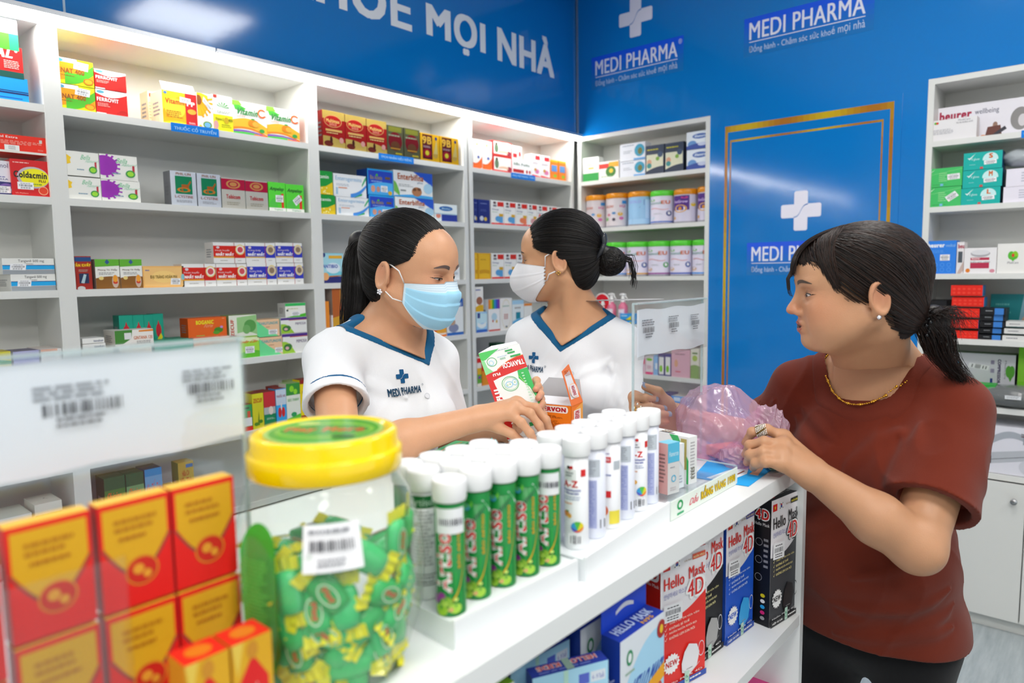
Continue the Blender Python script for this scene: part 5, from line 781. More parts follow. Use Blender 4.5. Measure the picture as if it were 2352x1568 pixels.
    b.art(fn, e, 'plastic', .0002, .00004)
    if kind == 'g' and label.find('sticker') >= 0:
        an2 = 0 if 'straight' in label else 35
        b.art(fn, [('R', .2, .74, .85, .97, 'eceef2')] if an2 == 0 else [('p', [(.2, .62), (.42, .55), (.95, .82), (.7, .94)], 'eceef2')], 'paper', .0012)
        b.art(fn, [('r', .27+.045*i, .82, .27+.045*i+random.choice((.012, .02, .03)), .88, '40424c') for i in range(12)] if an2 == 0 else [('p', [(.34+.04*i, .66+.018*i), (.355+.04*i, .666+.018*i), (.335+.04*i, .71+.018*i), (.32+.04*i, .704+.018*i)], '40424c') for i in range(11)], 'paper', .0014)
    b.build('tube', t)
    b = MB(); b.lathe((0, 0, 0), CAP, 'f0f1f3', 'plastic', 30); b.build('cap', t); return t
an0 = math.pi+.62
gx = [(.474, .498), (.517, .503), (.5555, .501), (.593, .498), (.630, .496)]
posn = ('first', 'second', 'third', 'fourth', 'last')
for k, (x, y) in enumerate(gx):
    tube(x, y, 'g', an0+(.12 if k == 0 else .0), 'green tube with '+('straight' if k in (0, 4) else 'slanted')+' price sticker, '+posn[k]+' in the front row of green tubes', 'green tablet tubes in the tray')
for k, (x, y) in enumerate(((.482, .545), (.522, .539), (.560, .538), (.598, .536), (.633, .534))):
    tube(x, y, 'w' if k == 0 else 'g', an0+1.2*k, ('pale back side of a green labelled tablet tube left behind the front row' if k == 0 else 'white capped tablet tube, '+posn[k]+' of the middle row of the green tubes'), 'green tablet tubes in the tray')
for k, (x, y) in enumerate(((.487, .577), (.527, .576), (.565, .574), (.603, .572))):
    tube(x, y, 'g', an0+2+k, 'white capped tablet tube, '+posn[k]+' of the rear row of the green tubes', 'green tablet tubes in the tray')
kk = 'arlral'
for k, x in enumerate((.691, .735, .776, .818, .858, .896)):
    y = .498+(x-.691)*.083
    tube(x, y, 'alrlal'[k], an0+(0, .2, .1, .3, .35, .5)[k], ('first', 'second', 'third', 'fourth', 'fifth', 'last')[k]+' white tube of its front row, '+('lettered in red', 'with a pale lilac text panel', 'with a red band and orange wheel', 'with a pale lilac text panel', 'with a colour wheel', 'with fine print')[k], 'white multivitamin tubes')
for k, x in enumerate((.688, .730, .772, .815, .856)):
    tube(x, .536+(x-.691)*.083, 'l', an0+k, ('first', 'second', 'third', 'fourth', 'last')[k]+' white multivitamin tube of the rear row', 'white multivitamin tubes')
# -- clear acrylic holders with a price sheet
def holder(xa, xb, yb, ztop, zpap, strip, lab, kind):
    t = thing('acrylic_stand', lab, 'display stand', (xa, yb, CZ))
    def pc(name, lo, hi, m='sheet'):
        b = MB(); b.aabox(np.array(lo)-(xa, yb, CZ), np.array(hi)-(xa, yb, CZ), 'fff', m); return b.build(name, t)
    pc('back_plate', (xa, yb, CZ), (xb, yb+.0025, ztop)); pc('plate_rim', (xa-.0015, yb-.0005, CZ), (xa+.0015, yb+.003, ztop), 'edge'); pc('plate_rim', (xb-.0015, yb-.0005, CZ), (xb+.0015, yb+.003, ztop), 'edge')
    pc('plate_rim', (xa, yb-.010, ztop-.0015), (xb, yb+.003, ztop+.0015), 'edge'); pc('sleeve_plate', (xa, yb-.010, zpap-.004), (xb, yb-.008, ztop))
    x0, x1 = strip
    pc('base_plate', (x0, .487, CZ+.008), (x1, yb, CZ+.011)); pc('front_lip', (x0, .485, CZ), (x1, .4875, CZ+.032)); pc('plate_rim', (x1-.0015, .485, CZ), (x1+.001, .4875, CZ+.032), 'edge'); pc('side_lip', (x1-.0025, .4875, CZ), (x1, yb, CZ+.032)); pc('plate_rim', (x1-.0025, .4875, CZ+.031), (x1, yb, CZ+.033), 'edge')
    return t
xa, xb = 1.028, 1.287
t2 = holder(xa, xb, .62, 1.363, 1.272, (.905, 1.145), 'clear acrylic stand with a barcode sheet in front of the woman in the white mask', 2)
def sheet(xa, xb, y, z0, z1, marks, lab, dz=0):
    b = MB(); n = 16; vs = []; fs = []
    for i in range(n+1):
        x = xa+(xb-xa)*i/n; wv = .0015*math.sin(i*.9)
        for (q, z) in ((0, z0+dz*math.sin(i*.4)), (1, z1)): vs += [(x, y+wv*.4, z+wv), (x, y+.0004+wv*.4, z+wv)]
    for i in range(n):
        a = i*4; c = a+4; fs += [(a, c, c+2, a+2), (c+1, a+1, a+3, c+3), (a+2, c+2, c+3, a+3), (a+1, c+1, c, a)]
    b.add(vs, fs, 'f6f8ff', 'paper'); b.art(frame((xa, y-.001, z0), (xb-xa, 0, 0), (0, 0, z1-z0), (0, -1, 0)), marks, 'paper')
    o = b.build('price_sheet'); put(o, ((xa+xb)/2, y, z0)); return tag(o, lab, 'paper sheet', 'barcode sheets in the stands')
def mark(u, v, w, h):
    e = [('l', u-.1*w, v+h*.62, u+1.1*w, v+h*.98, 3, '8a8e96')]; x = u
    while x < u+w: q = random.choice((.05, .08, .12))*w/2.4; e.append(('r', x, v+h*.3, min(x+q, u+w), v+h*.58, '3c3e46')); x += q+w*random.choice((.02, .035, .05))
    return e+[('l', u+.15*w, v, u+.85*w, v+h*.26, 2, '6a6e76')]
sheet(xa+.002, xb-.002, .6145, 1.272, 1.352, mark(.07, .38, .14, .42)+mark(.42, .42, .13, .40)+mark(.74, .42, .12, .38), 'white sheet with three small barcodes in the far stand', .001)
t1 = holder(.066, .326, .62, 1.363, 1.272, (.03, .17), 'clear acrylic stand with a barcode sheet close to the camera', 1)
sheet(.068, .323, .6145, 1.271, 1.359, mark(.37, .38, .22, .40)+mark(.80, .42, .16, .36), 'blurred white sheet with two barcodes in the near stand', .0005)
# label strip, cartons and the small things in the far stand
b = MB(); b.aabox((.907, .4835, CZ+.001), (1.143, .4847, CZ+.03), 'e2ece4', 'paper'); b.art(frame((.907, .4835, CZ+.001), (.236, 0, 0), (0, 0, .029), (0, -1, 0)), [('e', .12, .62, .04, .26, '2a9a58'), ('e', .12, .62, .02, .14, 'e2ece4'), ('r', .08, .12, .17, .24, '4aa878'), ('t', 'Dầu', .26, .3, .38, .76, 'e05068', .02, 0, .3)]+text_stroke('RỒNG VÀNG 1990', .41, .25, .96, .95, 'e0c020', '7a5a10', .05, 0, 0, .04), 'paper', .0002)
o = b.build('label_strip'); put(o, (1.02, .484, CZ)); tag(o, 'printed label strip with gold lettering along the far stand', 'label')
C3((.983, .530, 1.062), (.027, -.006, 0), (0, 0, .083), (.002, .020, 0), 'dcdcdc', [('r', 0, .62, 1, 1, '58bce0'), ('t', 'Hameron', .1, .74, .9, .84, 'c8e8f4', .03), ('l', .2, .5, .7, .54, 1, 'a0a0a8'), ('o', .5, .3, .2, .07, .3, '58bce0'), ('l', .2, .05, .9, .14, 2, 'c8c0c4')], 'slim eye drop carton with a light blue top', side='e0b8b4', side_els=[('l', .2, .2, .8, .8, 8, '907878')], top='80c8e0')
C3((.966, .548, 1.062), (.013, -.002, 0), (0, 0, .086), (.006, .035, 0), 'e83c48', [('r', 0, .4, 1, .44, '48a040')], 'thin red carton beside the last white tube', side='e84c58')
C3((1.016, .534, 1.062), (.022, -.004, 0), (0, 0, .074), (.003, .03, 0), 'e4ecf2', [('l', .2, .1, .8, .3, 3, 'b0b8c8'), ('p', [(0, 1), (.7, 1), (1, .55), (1, .4), (0, .8)], 'f0f0f0')], 'plain white narrow carton in the far stand', side='dfe6ee')
C3((1.054, .530, 1.062), (.022, -.004, 0), (0, 0, .080), (.012, .078, 0), 'eef0f0', [('l', .2, .1, .8, .9, 12, 'b8b8bc'), ('t', 'EYES', .3, .1, .7, .35, '70705c', .04, 90)], 'white eye drop carton with a cut away corner and gold lettering', side='f2f2f2', top='f0f0f0',
   side_els=[('p', [(.5, 1), (.72, 1), (1, .5), (1, 0), (.95, .0), (.95, .4)], '40b868'), ('r', .80, .3, .95, .95, 'b8a860')], top_els=[('t', 'DRYEYE', .1, .55, .9, .8, '8a6a38', .05, 90), ('l', .1, .1, .4, .9, 1, '606068')])
b = MB(); P = [onz(*q, 1.0515) for q in ((1612, 1098), (1690, 1060), (1724, 1092), (1690, 1114))]      # blue leaflet
P = [V3(1.13, .56, 1.0515), V3(1.30, .60, 1.0515), V3(1.275, .47, 1.0515), V3(1.14, .462, 1.0515)]
b.add(P+[p-(0, 0, .001) for p in P], [(3, 2, 1, 0), (4, 5, 6, 7), (0, 1, 5, 4), (1, 2, 6, 5), (2, 3, 7, 6), (3, 0, 4, 7)], '2aa0e4', 'paper')
b.art(frame((1.14, .462, 1.0515), (.135, 0, 0), (0, .11, 0), (0, 0, 1)), [('p', [(.0, .35), (.5, .28), (.8, .4), (.5, .6), (0, .7)], 'e6ecf4'), ('p', [(.5, .1), (1, .22), (.98, .3), (.5, .24)], 'e0b090'), ('e', .97, .26, .04, .03, '181c28'), ('w', 0, .6, (.4, .36, 0), (.43, .39, 0), '8a4838')], 'paper', .0003)
o = b.build('leaflet'); put(o, P[0]); tag(o, 'blue printed leaflet lying under the pink bag', 'leaflet')
b = MB(); P = [V3(1.305, .515, 1.0515), V3(1.24, .463, 1.0515), V3(1.285, .444, 1.0515), V3(1.35, .50, 1.0515)]
for k in range(2):
    z = .002+.0035*k; b.add([p+(0, 0, z+.004*(i in (0, 1))) for i, p in enumerate(P)]+[p+(0, 0, z+.004*(i in (0, 1))-.001) for i, p in enumerate(P)], [(0, 1, 2, 3), (7, 6, 5, 4), (0, 4, 5, 1), (1, 5, 6, 2), (2, 6, 7, 3), (3, 7, 4, 0)], ('8ac0b0', 'a8d8cc')[k], 'paper')
b.art(frame(P[1]+(0, 0, .0085), P[2]-P[1], P[0]-P[1], (0, 0, 1)), [('e', .45, .4, .2, .2, 'd0e8e0'), ('r', .05, .02, .12, .9, '70a878')], 'paper', .001)
o = b.build('banknote'); put(o, P[1]); tag(o, 'folded pale green banknote under the customer hand', 'banknote')
# red cartons in front of the near sheet
RB = [('r', 0, 0, 1, 1, 'e0201c'), ('w', .05, .95, (.6, .62, -.3), (.95, .95, 0), 'd8a420'), ('w', .02, .98, (.58, .6, -.31), (.61, .63, -.31), '6a4a40'), ('e', .55, .32, .24, .14, 'c8281c'), ('o', .55, .32, .24, .14, .1, 'd88a28'), ('e', .5, .34, .08, .05, 'e09a30'), ('e', .62, .28, .06, .04, 'e09a30'), ('l', .2, .7, .8, .85, 2, 'b87818'), ('l', .25, .62, .75, .68, 1, 'b06a18')]
n = 0
for r_, (z0, z1) in enumerate(((1.166, 1.250), (1.079, 1.1635))):
    for c, xx in enumerate((.1215, .1795, .2335)):
        w = .052 if c else .053
        C3((xx, .565+(.0 if r_ else .002), z0), (w, 0, 0), (0, 0, z1-z0), (0, .018, 0), 'e0201c', RB, ('upper', 'lower')[r_]+' row red and gold carton, '+('left', 'middle', 'right')[c]+' column, behind the near stand', side='c81c18', top='e0b030', group='red and gold cartons in the near stand')
for c in range(2):
    C3((.066, .562, 1.062+.086*c), (.05, 0, 0), (0, 0, .084), (0, .018, 0), 'e0201c', RB, ('lower', 'upper')[c]+' red and gold carton at the left frame edge', side='c81c18', top='e0b030', group='red and gold cartons in the near stand')
b = MB(); b.aabox((.115, .562, CZ+.0115), (.292, .612, 1.0785), 'd8281c'); b.art(frame((.115, .562, CZ+.0115), (.177, 0, 0), (0, 0, .017), (0, -1, 0)), [('r', .02, .2, .98, .4, 'd89a28')])
o = b.build('medicine_carton'); put(o, (.2, .58, CZ+.0115)); tag(o, 'flat red carton under the stacked red and gold cartons', 'carton')
FB = [('r', 0, 0, 1, 1, 'd8a420'), ('p', [(.12, 0), (.88, 0), (.88, .62), (.5, .86), (.12, .62)], 'd82020'), ('p', [(0, 1), (.3, 1), (.12, .7)], 'e0c050'), ('e', .5, .9, .14, .08, 'c88a28'), ('t', 'Dầu', .3, .5, .7, .6, 'f0c8b8', .03, 0, .2), ('t', 'RỒNG VÀNG', .2, .32, .8, .42, 'e8c030', .05)]
for k, x in enumerate((.2045, .2395)):
    C3((x, .493, CZ+.0115 if x < .17 else CZ+.001), (.033, 0, 0), (0, 0, .091), (0, .028, 0), 'd82018', FB, ('left', 'right')[k]+' of two small red and yellow oil cartons standing in front of the candy jar', side='d89018', top='e0281c', top_els=[('e', .5, .5, .3, .3, 'd8781c')], group='small oil cartons')
b = MB(); b.aabox((.066, .5465, CZ+.01), (.19, .549, 1.215), 'fff', 'sheet'); b.build('front_plate', t1)['label'] = 'low clear plate'
o = bpy.data.objects['front_plate']; o.data.transform(Matrix.Translation((-.066, -.62, -CZ)))
# candy jar
jx, jy = .366, .548
t = thing('candy_jar', 'big clear jar of green and yellow wrapped sweets with a yellow screw lid', 'jar', (jx, jy, CZ))
b = MB(); NS = 48
def jr(z):      # faceted jar: radius by height
    for (z0, r0), (z1, r1) in zip(JP, JP[1:]):
        if z0 <= z <= z1: return r0+(r1-r0)*(z-z0)/(z1-z0)
    return JP[-1][1]
JP = [(0, .055), (.004, .062), (.02, .070), (.06, .083), (.10, .0865), (.14, .083), (.17, .0745), (.185, .066), (.192, .062), (.205, .062)]
def jring(z, off=0):
    out = []
    for i in range(NS):
        a = 2*math.pi*i/NS; k = 1+(.018*math.cos(8*a) if .01 < z < .18 else 0); r = jr(z)*k+off; out.append((r*math.cos(a), r*math.sin(a), z))
    return out
zz = [0, .004, .02, .04, .06, .08, .10, .12, .14, .155, .17, .185, .192, .205]
vs = []; fs = []
for z in zz: vs += jring(z)
for j in range(len(zz)-1):
    for i in range(NS): fs.append((j*NS+i, j*NS+(i+1) % NS, (j+1)*NS+(i+1) % NS, (j+1)*NS+i))
fs.append(tuple(range(NS))[::-1]); b.add(vs, fs, 'fff', 'jar', True); b.build('jar_body', t)
b = MB(); b.lathe((0, 0, 0), [(.0655, .193), (.0690, .1935), (.0697, .1945), (.0697, .2110), (.0690, .2120), (.0664, .2125), (.0660, .2130), (.0660, .2255), (.0648, .2275), (.0630, .2285), (.0590, .2288), (.0575, .2284), (.0570, .2270), (0, .2270)], 'f6d200', 'gloss', 56)
b.build('screw_lid', t)
b = MB(); cj, sj = math.cos(-.85), math.sin(-.85); fr = lambda u, v, q: np.array([(u*2-1)*.054*cj-(v*2-1)*.054*sj, (u*2-1)*.054*sj+(v*2-1)*.054*cj, .2272+q])
b.art(fr, [('e', .5, .5, .5, .5, '58a838'), ('o', .5, .5, .5, .5, .08, 'a8d070'), ('e', .5, .5, .42, .3, '88c048'), ('e', .5, .5, .38, .22, '4a9a38'), ('t', 'Play More', .16, .4, .84, .6, 'd85838', .06), ('e', .3, .75, .1, .06, 'd0e080'), ('e', .72, .25, .1, .06, '286828')], 'gloss'); b.build('lid_label', t, label='round green printed lid label')
a0 = math.atan2(-jy, -jx)
def jf(ac, wa, z0, z1): return lambda u, v, q: (lambda a, z: np.array([(jr(z)*1.02+.0008+q)*math.cos(a), (jr(z)*1.02+.0008+q)*math.sin(a), z]))(a0+ac+(u-.5)*wa, z0+(z1-z0)*v)
b = MB(); b.art(jf(.03, .58, .128, .166), [('R', 0, 0, 1, 1, 'f2f3f7')]+[('r', .12+.045*i, .45, .12+.045*i+random.choice((.015, .025, .03)), .68, '3c3e46') for i in range(17)]+[('l', .1, .78, .9, .92, 1, '8a8c94'), ('l', .25, .12, .75, .32, 2, '8a8c94')], 'paper'); b.build('price_sticker', t)
b = MB()
pts = [(.5+.5*math.cos(a), .82+.18*math.sin(a)) for a in np.linspace(0, math.pi, 14)]
b.art(jf(-.78, .5, .02, .165), [('p', [(1, .25), (1, .82)]+pts[1:-1]+[(0, .82), (0, .25), (.3, .08), (.7, .08)], '3fb03c'), ('l', .15, .2, .85, .8, 26, '62c858')], 'gloss'); b.build('green_label', t, label='long green rounded label')
# wrapped sweets: one of a kind, copied
def sweet_mesh(k):
    b = MB(); L = .052; w = .0125; th = .0065; n = 8; g = ('30c46c', '40cc7c', '28b45c')[k % 3]
    vs = []; fs = []; prof = [(-1, .25), (-.9, .85), (-.5, 1), (0, 1.05), (.5, 1), (.9, .85), (1, .25)]
    for (x, s_) in prof:
        for i in range(n): a = 2*math.pi*i/n; vs.append((x*L*.36, w*s_*math.cos(a), th*s_*math.sin(a)))
    for j in range(len(prof)-1):
        for i in range(n): fs.append((j*n+i, (j+1)*n+i, (j+1)*n+(i+1) % n, j*n+(i+1) % n))
    b.add(vs, fs, g, 'gloss', True)
    for s_ in (-1, 1):       # crimped yellow ends
        x0 = s_*L*.34; x1 = s_*L*.56; vs = []; m_ = 9
        for i in range(m_): y = (-1+2*i/(m_-1))*w*1.3; z = .0011*(-1)**i; vs += [(x0, y*.9, z*.5), (x1, y, z)]
        b.add(vs, [(2*i, 2*i+2, 2*i+3, 2*i+1) for i in range(m_-1)]+[(2*i+1, 2*i+3, 2*i+2, 2*i) for i in range(0)], 'ece414', 'gloss')
    if k % 2 == 0:
        for s_ in (1, -1): b.art(frame((-.013, -s_*.008, s_*th*1.0), (.026, 0, 0), (0, s_*.016, 0), (0, 0, s_)), [('e', .5, .5, .46, .44, 'd8f0d0'), ('e', .5, .5, .40, .36, '30b060'), ('t', 'Play', .2, .3, .8, .7, 'e04828', .07)], 'gloss', .0004)
    o = b.build('wrapped_sweet'); return o
rs = random.Random(3); proto = [sweet_mesh(k) for k in range(6)]; used = [False]*6; sw = 0
def place_sweet(x, y, z, R):
    global sw
    k = sw % 6; o = proto[k] if not used[k] else proto[k].copy()
    if used[k]: COL.objects.link(o)
    used[k] = True; sw += 1; M_ = Matrix.Identity(4)
    for i in range(3):
        for j in range(3): M_[i][j] = R[i][j]
    M_.translation = (jx+x, jy+y, CZ+z); o.matrix_world = M_
    tag(o, 'small green wrapped sweet with yellow crimped ends inside the big clear jar', 'sweet', 'wrapped sweets in the jar')
def rotm(n, sp):
    n = n/np.linalg.norm(n); a = np.cross(n, (0, 0, 1.)); a = a/(np.linalg.norm(a)+1e-9); c = np.cross(n, a)
    X = a*math.cos(sp)+c*math.sin(sp); Y = np.cross(n, X); return np.array([X, Y, n]).T
lay = 0
for z in np.arange(.014, .118, .0185):      # against the wall of the jar, in rings
    R_ = jr(z)-.0125; m_ = int(2*math.pi*R_/.033)
    for i in range(m_):
        a = 2*math.pi*(i+.5*(lay % 2))/m_+rs.uniform(-.08, .08); d = a-a0; d = (d+math.pi) % (2*math.pi)-math.pi
        if abs(d) > 1.9: continue
        zz_ = z+rs.uniform(-.003, .003)+(.024 if d > .2 else 0)*(z > .09)
        place_sweet((R_-rs.uniform(0, .003))*math.cos(a), (R_-rs.uniform(0, .003))*math.sin(a), zz_, rotm(np.array([math.cos(a), math.sin(a), rs.uniform(-.2, .3)]), rs.uniform(0, 3.14)))
    lay += 1
for (r_, m_, z) in ((.052, 8, .112), (.028, 5, .114), (.005, 1, .118)):
    for i in range(m_):
        a = 2*math.pi*i/m_+rs.uniform(-.3, .3); place_sweet(r_*math.cos(a), r_*math.sin(a), z+rs.uniform(-.003, .006), rotm(np.array([rs.uniform(-.5, .5), rs.uniform(-.5, .5), 1]), rs.uniform(0, 3.14)))
# small things behind the tubes
b = MB(); b.box((.90, .97, CZ+.001), (.12, .035, 0), (0, 0, .02), (-.012, .03, 0), ['18a050', '18a050', '18a050', '20b060', 'fff', '18a050']); b.art(frame((.90, .97, CZ+.0215), (.12, .035, 0), (-.012, .03, 0), (0, 0, 1)), [('w', .1, .9, (.3, .3, .2), (.4, .4, .2), 'd8a030')])
o = b.build('medicine_carton'); put(o, (.95, .99, CZ)); tag(o, 'flat green carton lying behind the white tube caps', 'carton')
for k, (px, py, s_) in enumerate(((1088, 1047, 1), (1108, 1038, 1), (1130, 1030, .8), (1139, 1034, .8))):
    p = onz(px, py+14, CZ+.012); t = thing('silicone_topper', ('orange tipped', 'plain', 'tall thin', 'short thin')[k]+' turquoise leaf shaped topper behind the tube caps', 'topper', (p[0], p[1], CZ))
    b = MB(); 
    if k == 0: b.ball((-.006, .0, .018), (.007, .006, .009), 'f0582c', 'plastic'); b.build('orange_base', t, label='orange base'); b = MB()
    b.lathe((0, 0, 0), [(.002, .0), (.007*s_, .014), (.008*s_, .026), (.006*s_, .038), (0, .047)], '38c8c0', 'plastic', 16); b.build('leaf', t)
b = MB(); ring = []
for i in range(20): a = 2*math.pi*i/20; ring.append((1.075+.045*math.cos(a), .90+.02*math.sin(a), CZ+.012))
b.tube([(1.05, .86, CZ+.008), (1.06, .885, CZ+.02), (1.085, .90, CZ+.03), (1.12, .90, CZ+.028), (1.14, .885, CZ+.012)], .0035, '4a1c20', 'gloss'); o = b.build('cord'); tag(o, 'dark maroon cord between the tube caps and the hand', 'cord')
# orange carton with open flaps
A = V3(1.266, .925, CZ+.001); U = V3(.2, -.98, 0)*.134; N = V3(.97, .2, 0)*.064; hh = .065; o0 = A-U
b = MB(); OC = 'f47c0c'
for (o, u, n_, c) in ((o0, U, N*.015, OC), (o0+N, U, N*.015, OC)): b.box(o, u, (0, 0, hh), n_, [c, c, c, 'f0f0f4', c, 'e4e4e8'] )
for o in (o0, A-U*.008): b.box(o, U*.008, (0, 0, hh), N, [OC, 'e8e8ee' if o is not o0 else OC, OC, 'f0f0f4', OC, OC])
b.box(o0, U, (0, 0, .002), N, 'e8e8ec')
nf = np.cross(U, (0, 0, 1)); b.art(frame(o0, U, (0, 0, hh), nf), [('r', .3, .72, .90, .96, 'f4e8e0'), ('e', .9, .84, .04, .12, 'f4e8e0'), ('e', .3, .84, .04, .12, 'f4e8e0')]+[('t', 'ENERVON', .31, .76, .90, .92, 'b82028', .08)]+[('l', .2, .52, .86, .62, 4, 'a04c08'), ('l', .2, .05, .86, .44, 12, 'a85408')])
ns = np.cross(N, (0, 0, 1)); b.art(frame(A, N, (0, 0, hh), ns), [('w', .2, 1, (0, 0, 0), (.8, 1, .0), 'f4a848'), ('r', .2, .35, .8, .8, 'f4e4dc'), ('t', 'ENERVON', .3, .4, .7, .76, 'c83040', .08, 90)])
leaf(b, [A+(0, 0, hh), A+N+(0, 0, hh), A+N*.85+V3(-.032, .012, hh+.092), A+N*.0+V3(-.028, .006, hh+.082)], ns, 'f27c3c', 'e8e8ec')
b.art((lambda P0, Uv, Vv: frame(P0, Uv, Vv, np.cross(Uv, Vv)))(A+(0, 0, hh), N, V3(-.030, .008, .0855)), [('e', .5, .38, .34, .2, 'f4d0b8'), ('r', .26, .22, .74, .54, 'f0ecf0'), ('t', 'ENERVON', .36, .25, .62, .51, 'b82838', .08, 90), ('l', .2, .8, .7, .95, 4, 'b85818')], 'print', .0022)
leaf(b, [o0+N+(0, 0, hh), A+N+(0, 0, hh), A+N*1.2-U*.1+(0, 0, hh+.05), o0+N*1.2+U*.3+(0, 0, hh+.05)], N, 'e8703c', 'c4c6ca')
leaf(b, [o0+N*.05+(0, 0, hh), A+N*.05+(0, 0, hh), A+N*.6-U*.05+(0, 0, hh+.012), o0+N*.6+U*.05+(0, 0, hh+.012)], (0, 0, 1), 'ecedf2', 'ecedf2')
o = b.build('medicine_carton'); put(o, A); tag(o, 'opened orange carton with raised flaps on the counter', 'carton')
# hand held white and green carton
D0 = 1.475; TL = dp(1099, 812, D0+.02); TR = dp(1192, 789, D0+.02); BL = dp(1166, 1010, D0-.03); BR = dp(1262, 985, D0-.03)
U = TR-TL; Vv = ((TL-BL)+(TR-BR))/2; BLo = TL-Vv; nn = np.cross(U, Vv); nn /= np.linalg.norm(nn)
if nn@ray(1180, 900) > 0: nn = -nn
K1 = .80
TV = [('r', 0, 0, 1, 1, 'f0f1ee'), ('p', [(0, 0), (.32, 0), (.3, .2), (.2, .45), (.14, .60), (.12, .74), (0, .73)], 'd8201c'), ('p', [(0, .69), (.14, .66), (.3, .68), (.6, .70), (1, .725), (1, .865), (.85, .87)], 'd8201c'), ('p', [(0, .69), (.85, .87), (.62, .845), (.45, .80), (.3, .765), (0, .745)], 'd8201c'), ('w', .3, 1, (.765, .865, .025), (.775, .872, .025), 'e87818'), ('p', [(.75, .71), (1, .72), (1, 0), (.93, 0), (.9, .2), (.97, .35), (.9, .5), (.72, .62)], '38b858'), ('w', .74, .97, (.64, .3, .04), (.655, .31, .04), 'a8dc58'),
      ('p', [(0, 1), (.5, 1), (.28, .95), (.12, .91), (0, .9)], '50c860'), ('p', [(0, .92), (.08, .9), (.1, .82), (.2, .76), (0, .74)], '90dc98'), ('o', .24, .87, .12, .052, .12, '40b060'), ('o', .22, .86, .06, .03, .25, 'a0d8f0'), ('o', .49, .585, .2, .085, .07, '40b060'), ('o', .5, .585, .165, .07, .05, '70c888'), ('o', .46, .58, .09, .035, .2, '98d4f0'), ('o', .6, .59, .06, .035, .2, '98d4f0'), ('e', .42, .575, .012, .006, '78c038'), ('e', .48, .58, .012, .006, '78c038'), ('e', .6, .59, .012, .006, '78c038'),
      ('t', 'TRAVICOL', .42, .765, .97, .825, 'f8f4f2', .06, 180), ('t', 'FLU', .16, .705, .34, .735, 'f8f4f2', .08, 180), ('t', 'FLU', .06, .42, .2, .56, 'f8f4f2', .1, 90), ('t', 'TRAVICOL', .2, .0, .36, .38, 'f8f4f2', .08, 90), ('r', .62, .945, .8, .963, '30a858'), ('r', .66, .915, .84, .933, '30a858'), ('r', .7, .87, .95, .89, '30a858'), ('t', '500', .45, .87, .58, .89, '70b890', .02, 180), ('l', .4, .975, .8, .985, 1, '90a8b0'), ('l', .4, .9, .68, .91, 1, '88b8e0'), ('r', .6, .28, .68, .34, '30a858'), ('r', .6, .08, .7, .12, '30a858'), ('l', .82, .3, .88, .68, 12, 'c8ecd0')]
b = MB(); b.box(BLo, U, Vv, -nn*.03, ['f0f1ee', 'e8e8e8', '38b858', '50c860', 'f0f0f0', 'f0f0f0'])
b.art(frame(BLo, U, Vv, nn), TV, 'print', .0003, .00005, clamp=True); leaf(b, [TL, TL+U*.98, TL+U*.95+Vv*.06-nn*.02, TL+U*.35+Vv*.075-nn*.02], nn, 'f4f4f2', 'f4f4f2')
tr = b.build('medicine_carton'); put(tr, BLo+U/2); tag(tr, 'white, red and green flu carton held upside down over the counter', 'carton')
# blue shelf tags
def tagp(pl, xl, xr, yt, yb, s, l):
    p = (ony if pl == 'W' else onx)
    q = YW if pl == 'W' else XV; a = p(xl, (yt+yb)/2, q); c = p(xr, (yt+yb)/2, q); z = min(SH, key=lambda k: abs(k-a[2]+.005))
    b = MB(); h = .027
    if pl == 'W': b.aabox((a[0], YW-.0008, z-.003), (c[0], YW+.0006, z-.003+h), '1c80e0', 'paper'); f = frame((a[0], YW-.0008, z-.003), (c[0]-a[0], 0, 0), (0, 0, h), (0, -1, 0))
    else: b.aabox((XV-.0008, c[1], z-.003), (XV+.0006, a[1], z-.003+h), '1c80e0', 'paper'); f = frame((XV-.0008, a[1], z-.003), (0, c[1]-a[1], 0), (0, 0, h), (-1, 0, 0))
    b.art(f, [('t', s, .06, .25, .94, .8, 'a8d4f8', .03)], 'paper'); o = b.build('shelf_tag'); put(o, (a[0], a[1], z)); tag(o, l, 'shelf tag', 'blue shelf tags')
tagp('W', 393, 502, 286, 304, 'THUỐC CỔ TRUYỀN', 'blue shelf tag below the orange vitamin carton')
tagp('W', 870, 950, 358, 372, 'TPCN NHÃN HIỆU RIÊNG', 'blue shelf tag below the dark olive cartons')
tagp('W', 1174, 1229, 401, 412, 'PHỤ NỮ MANG THAI', 'blue shelf tag under the folic iron carton')
tagp('V', 2346, 2420, 300, 312, 'THIẾT BỊ Y TẾ', 'blue shelf tag at the right frame edge')
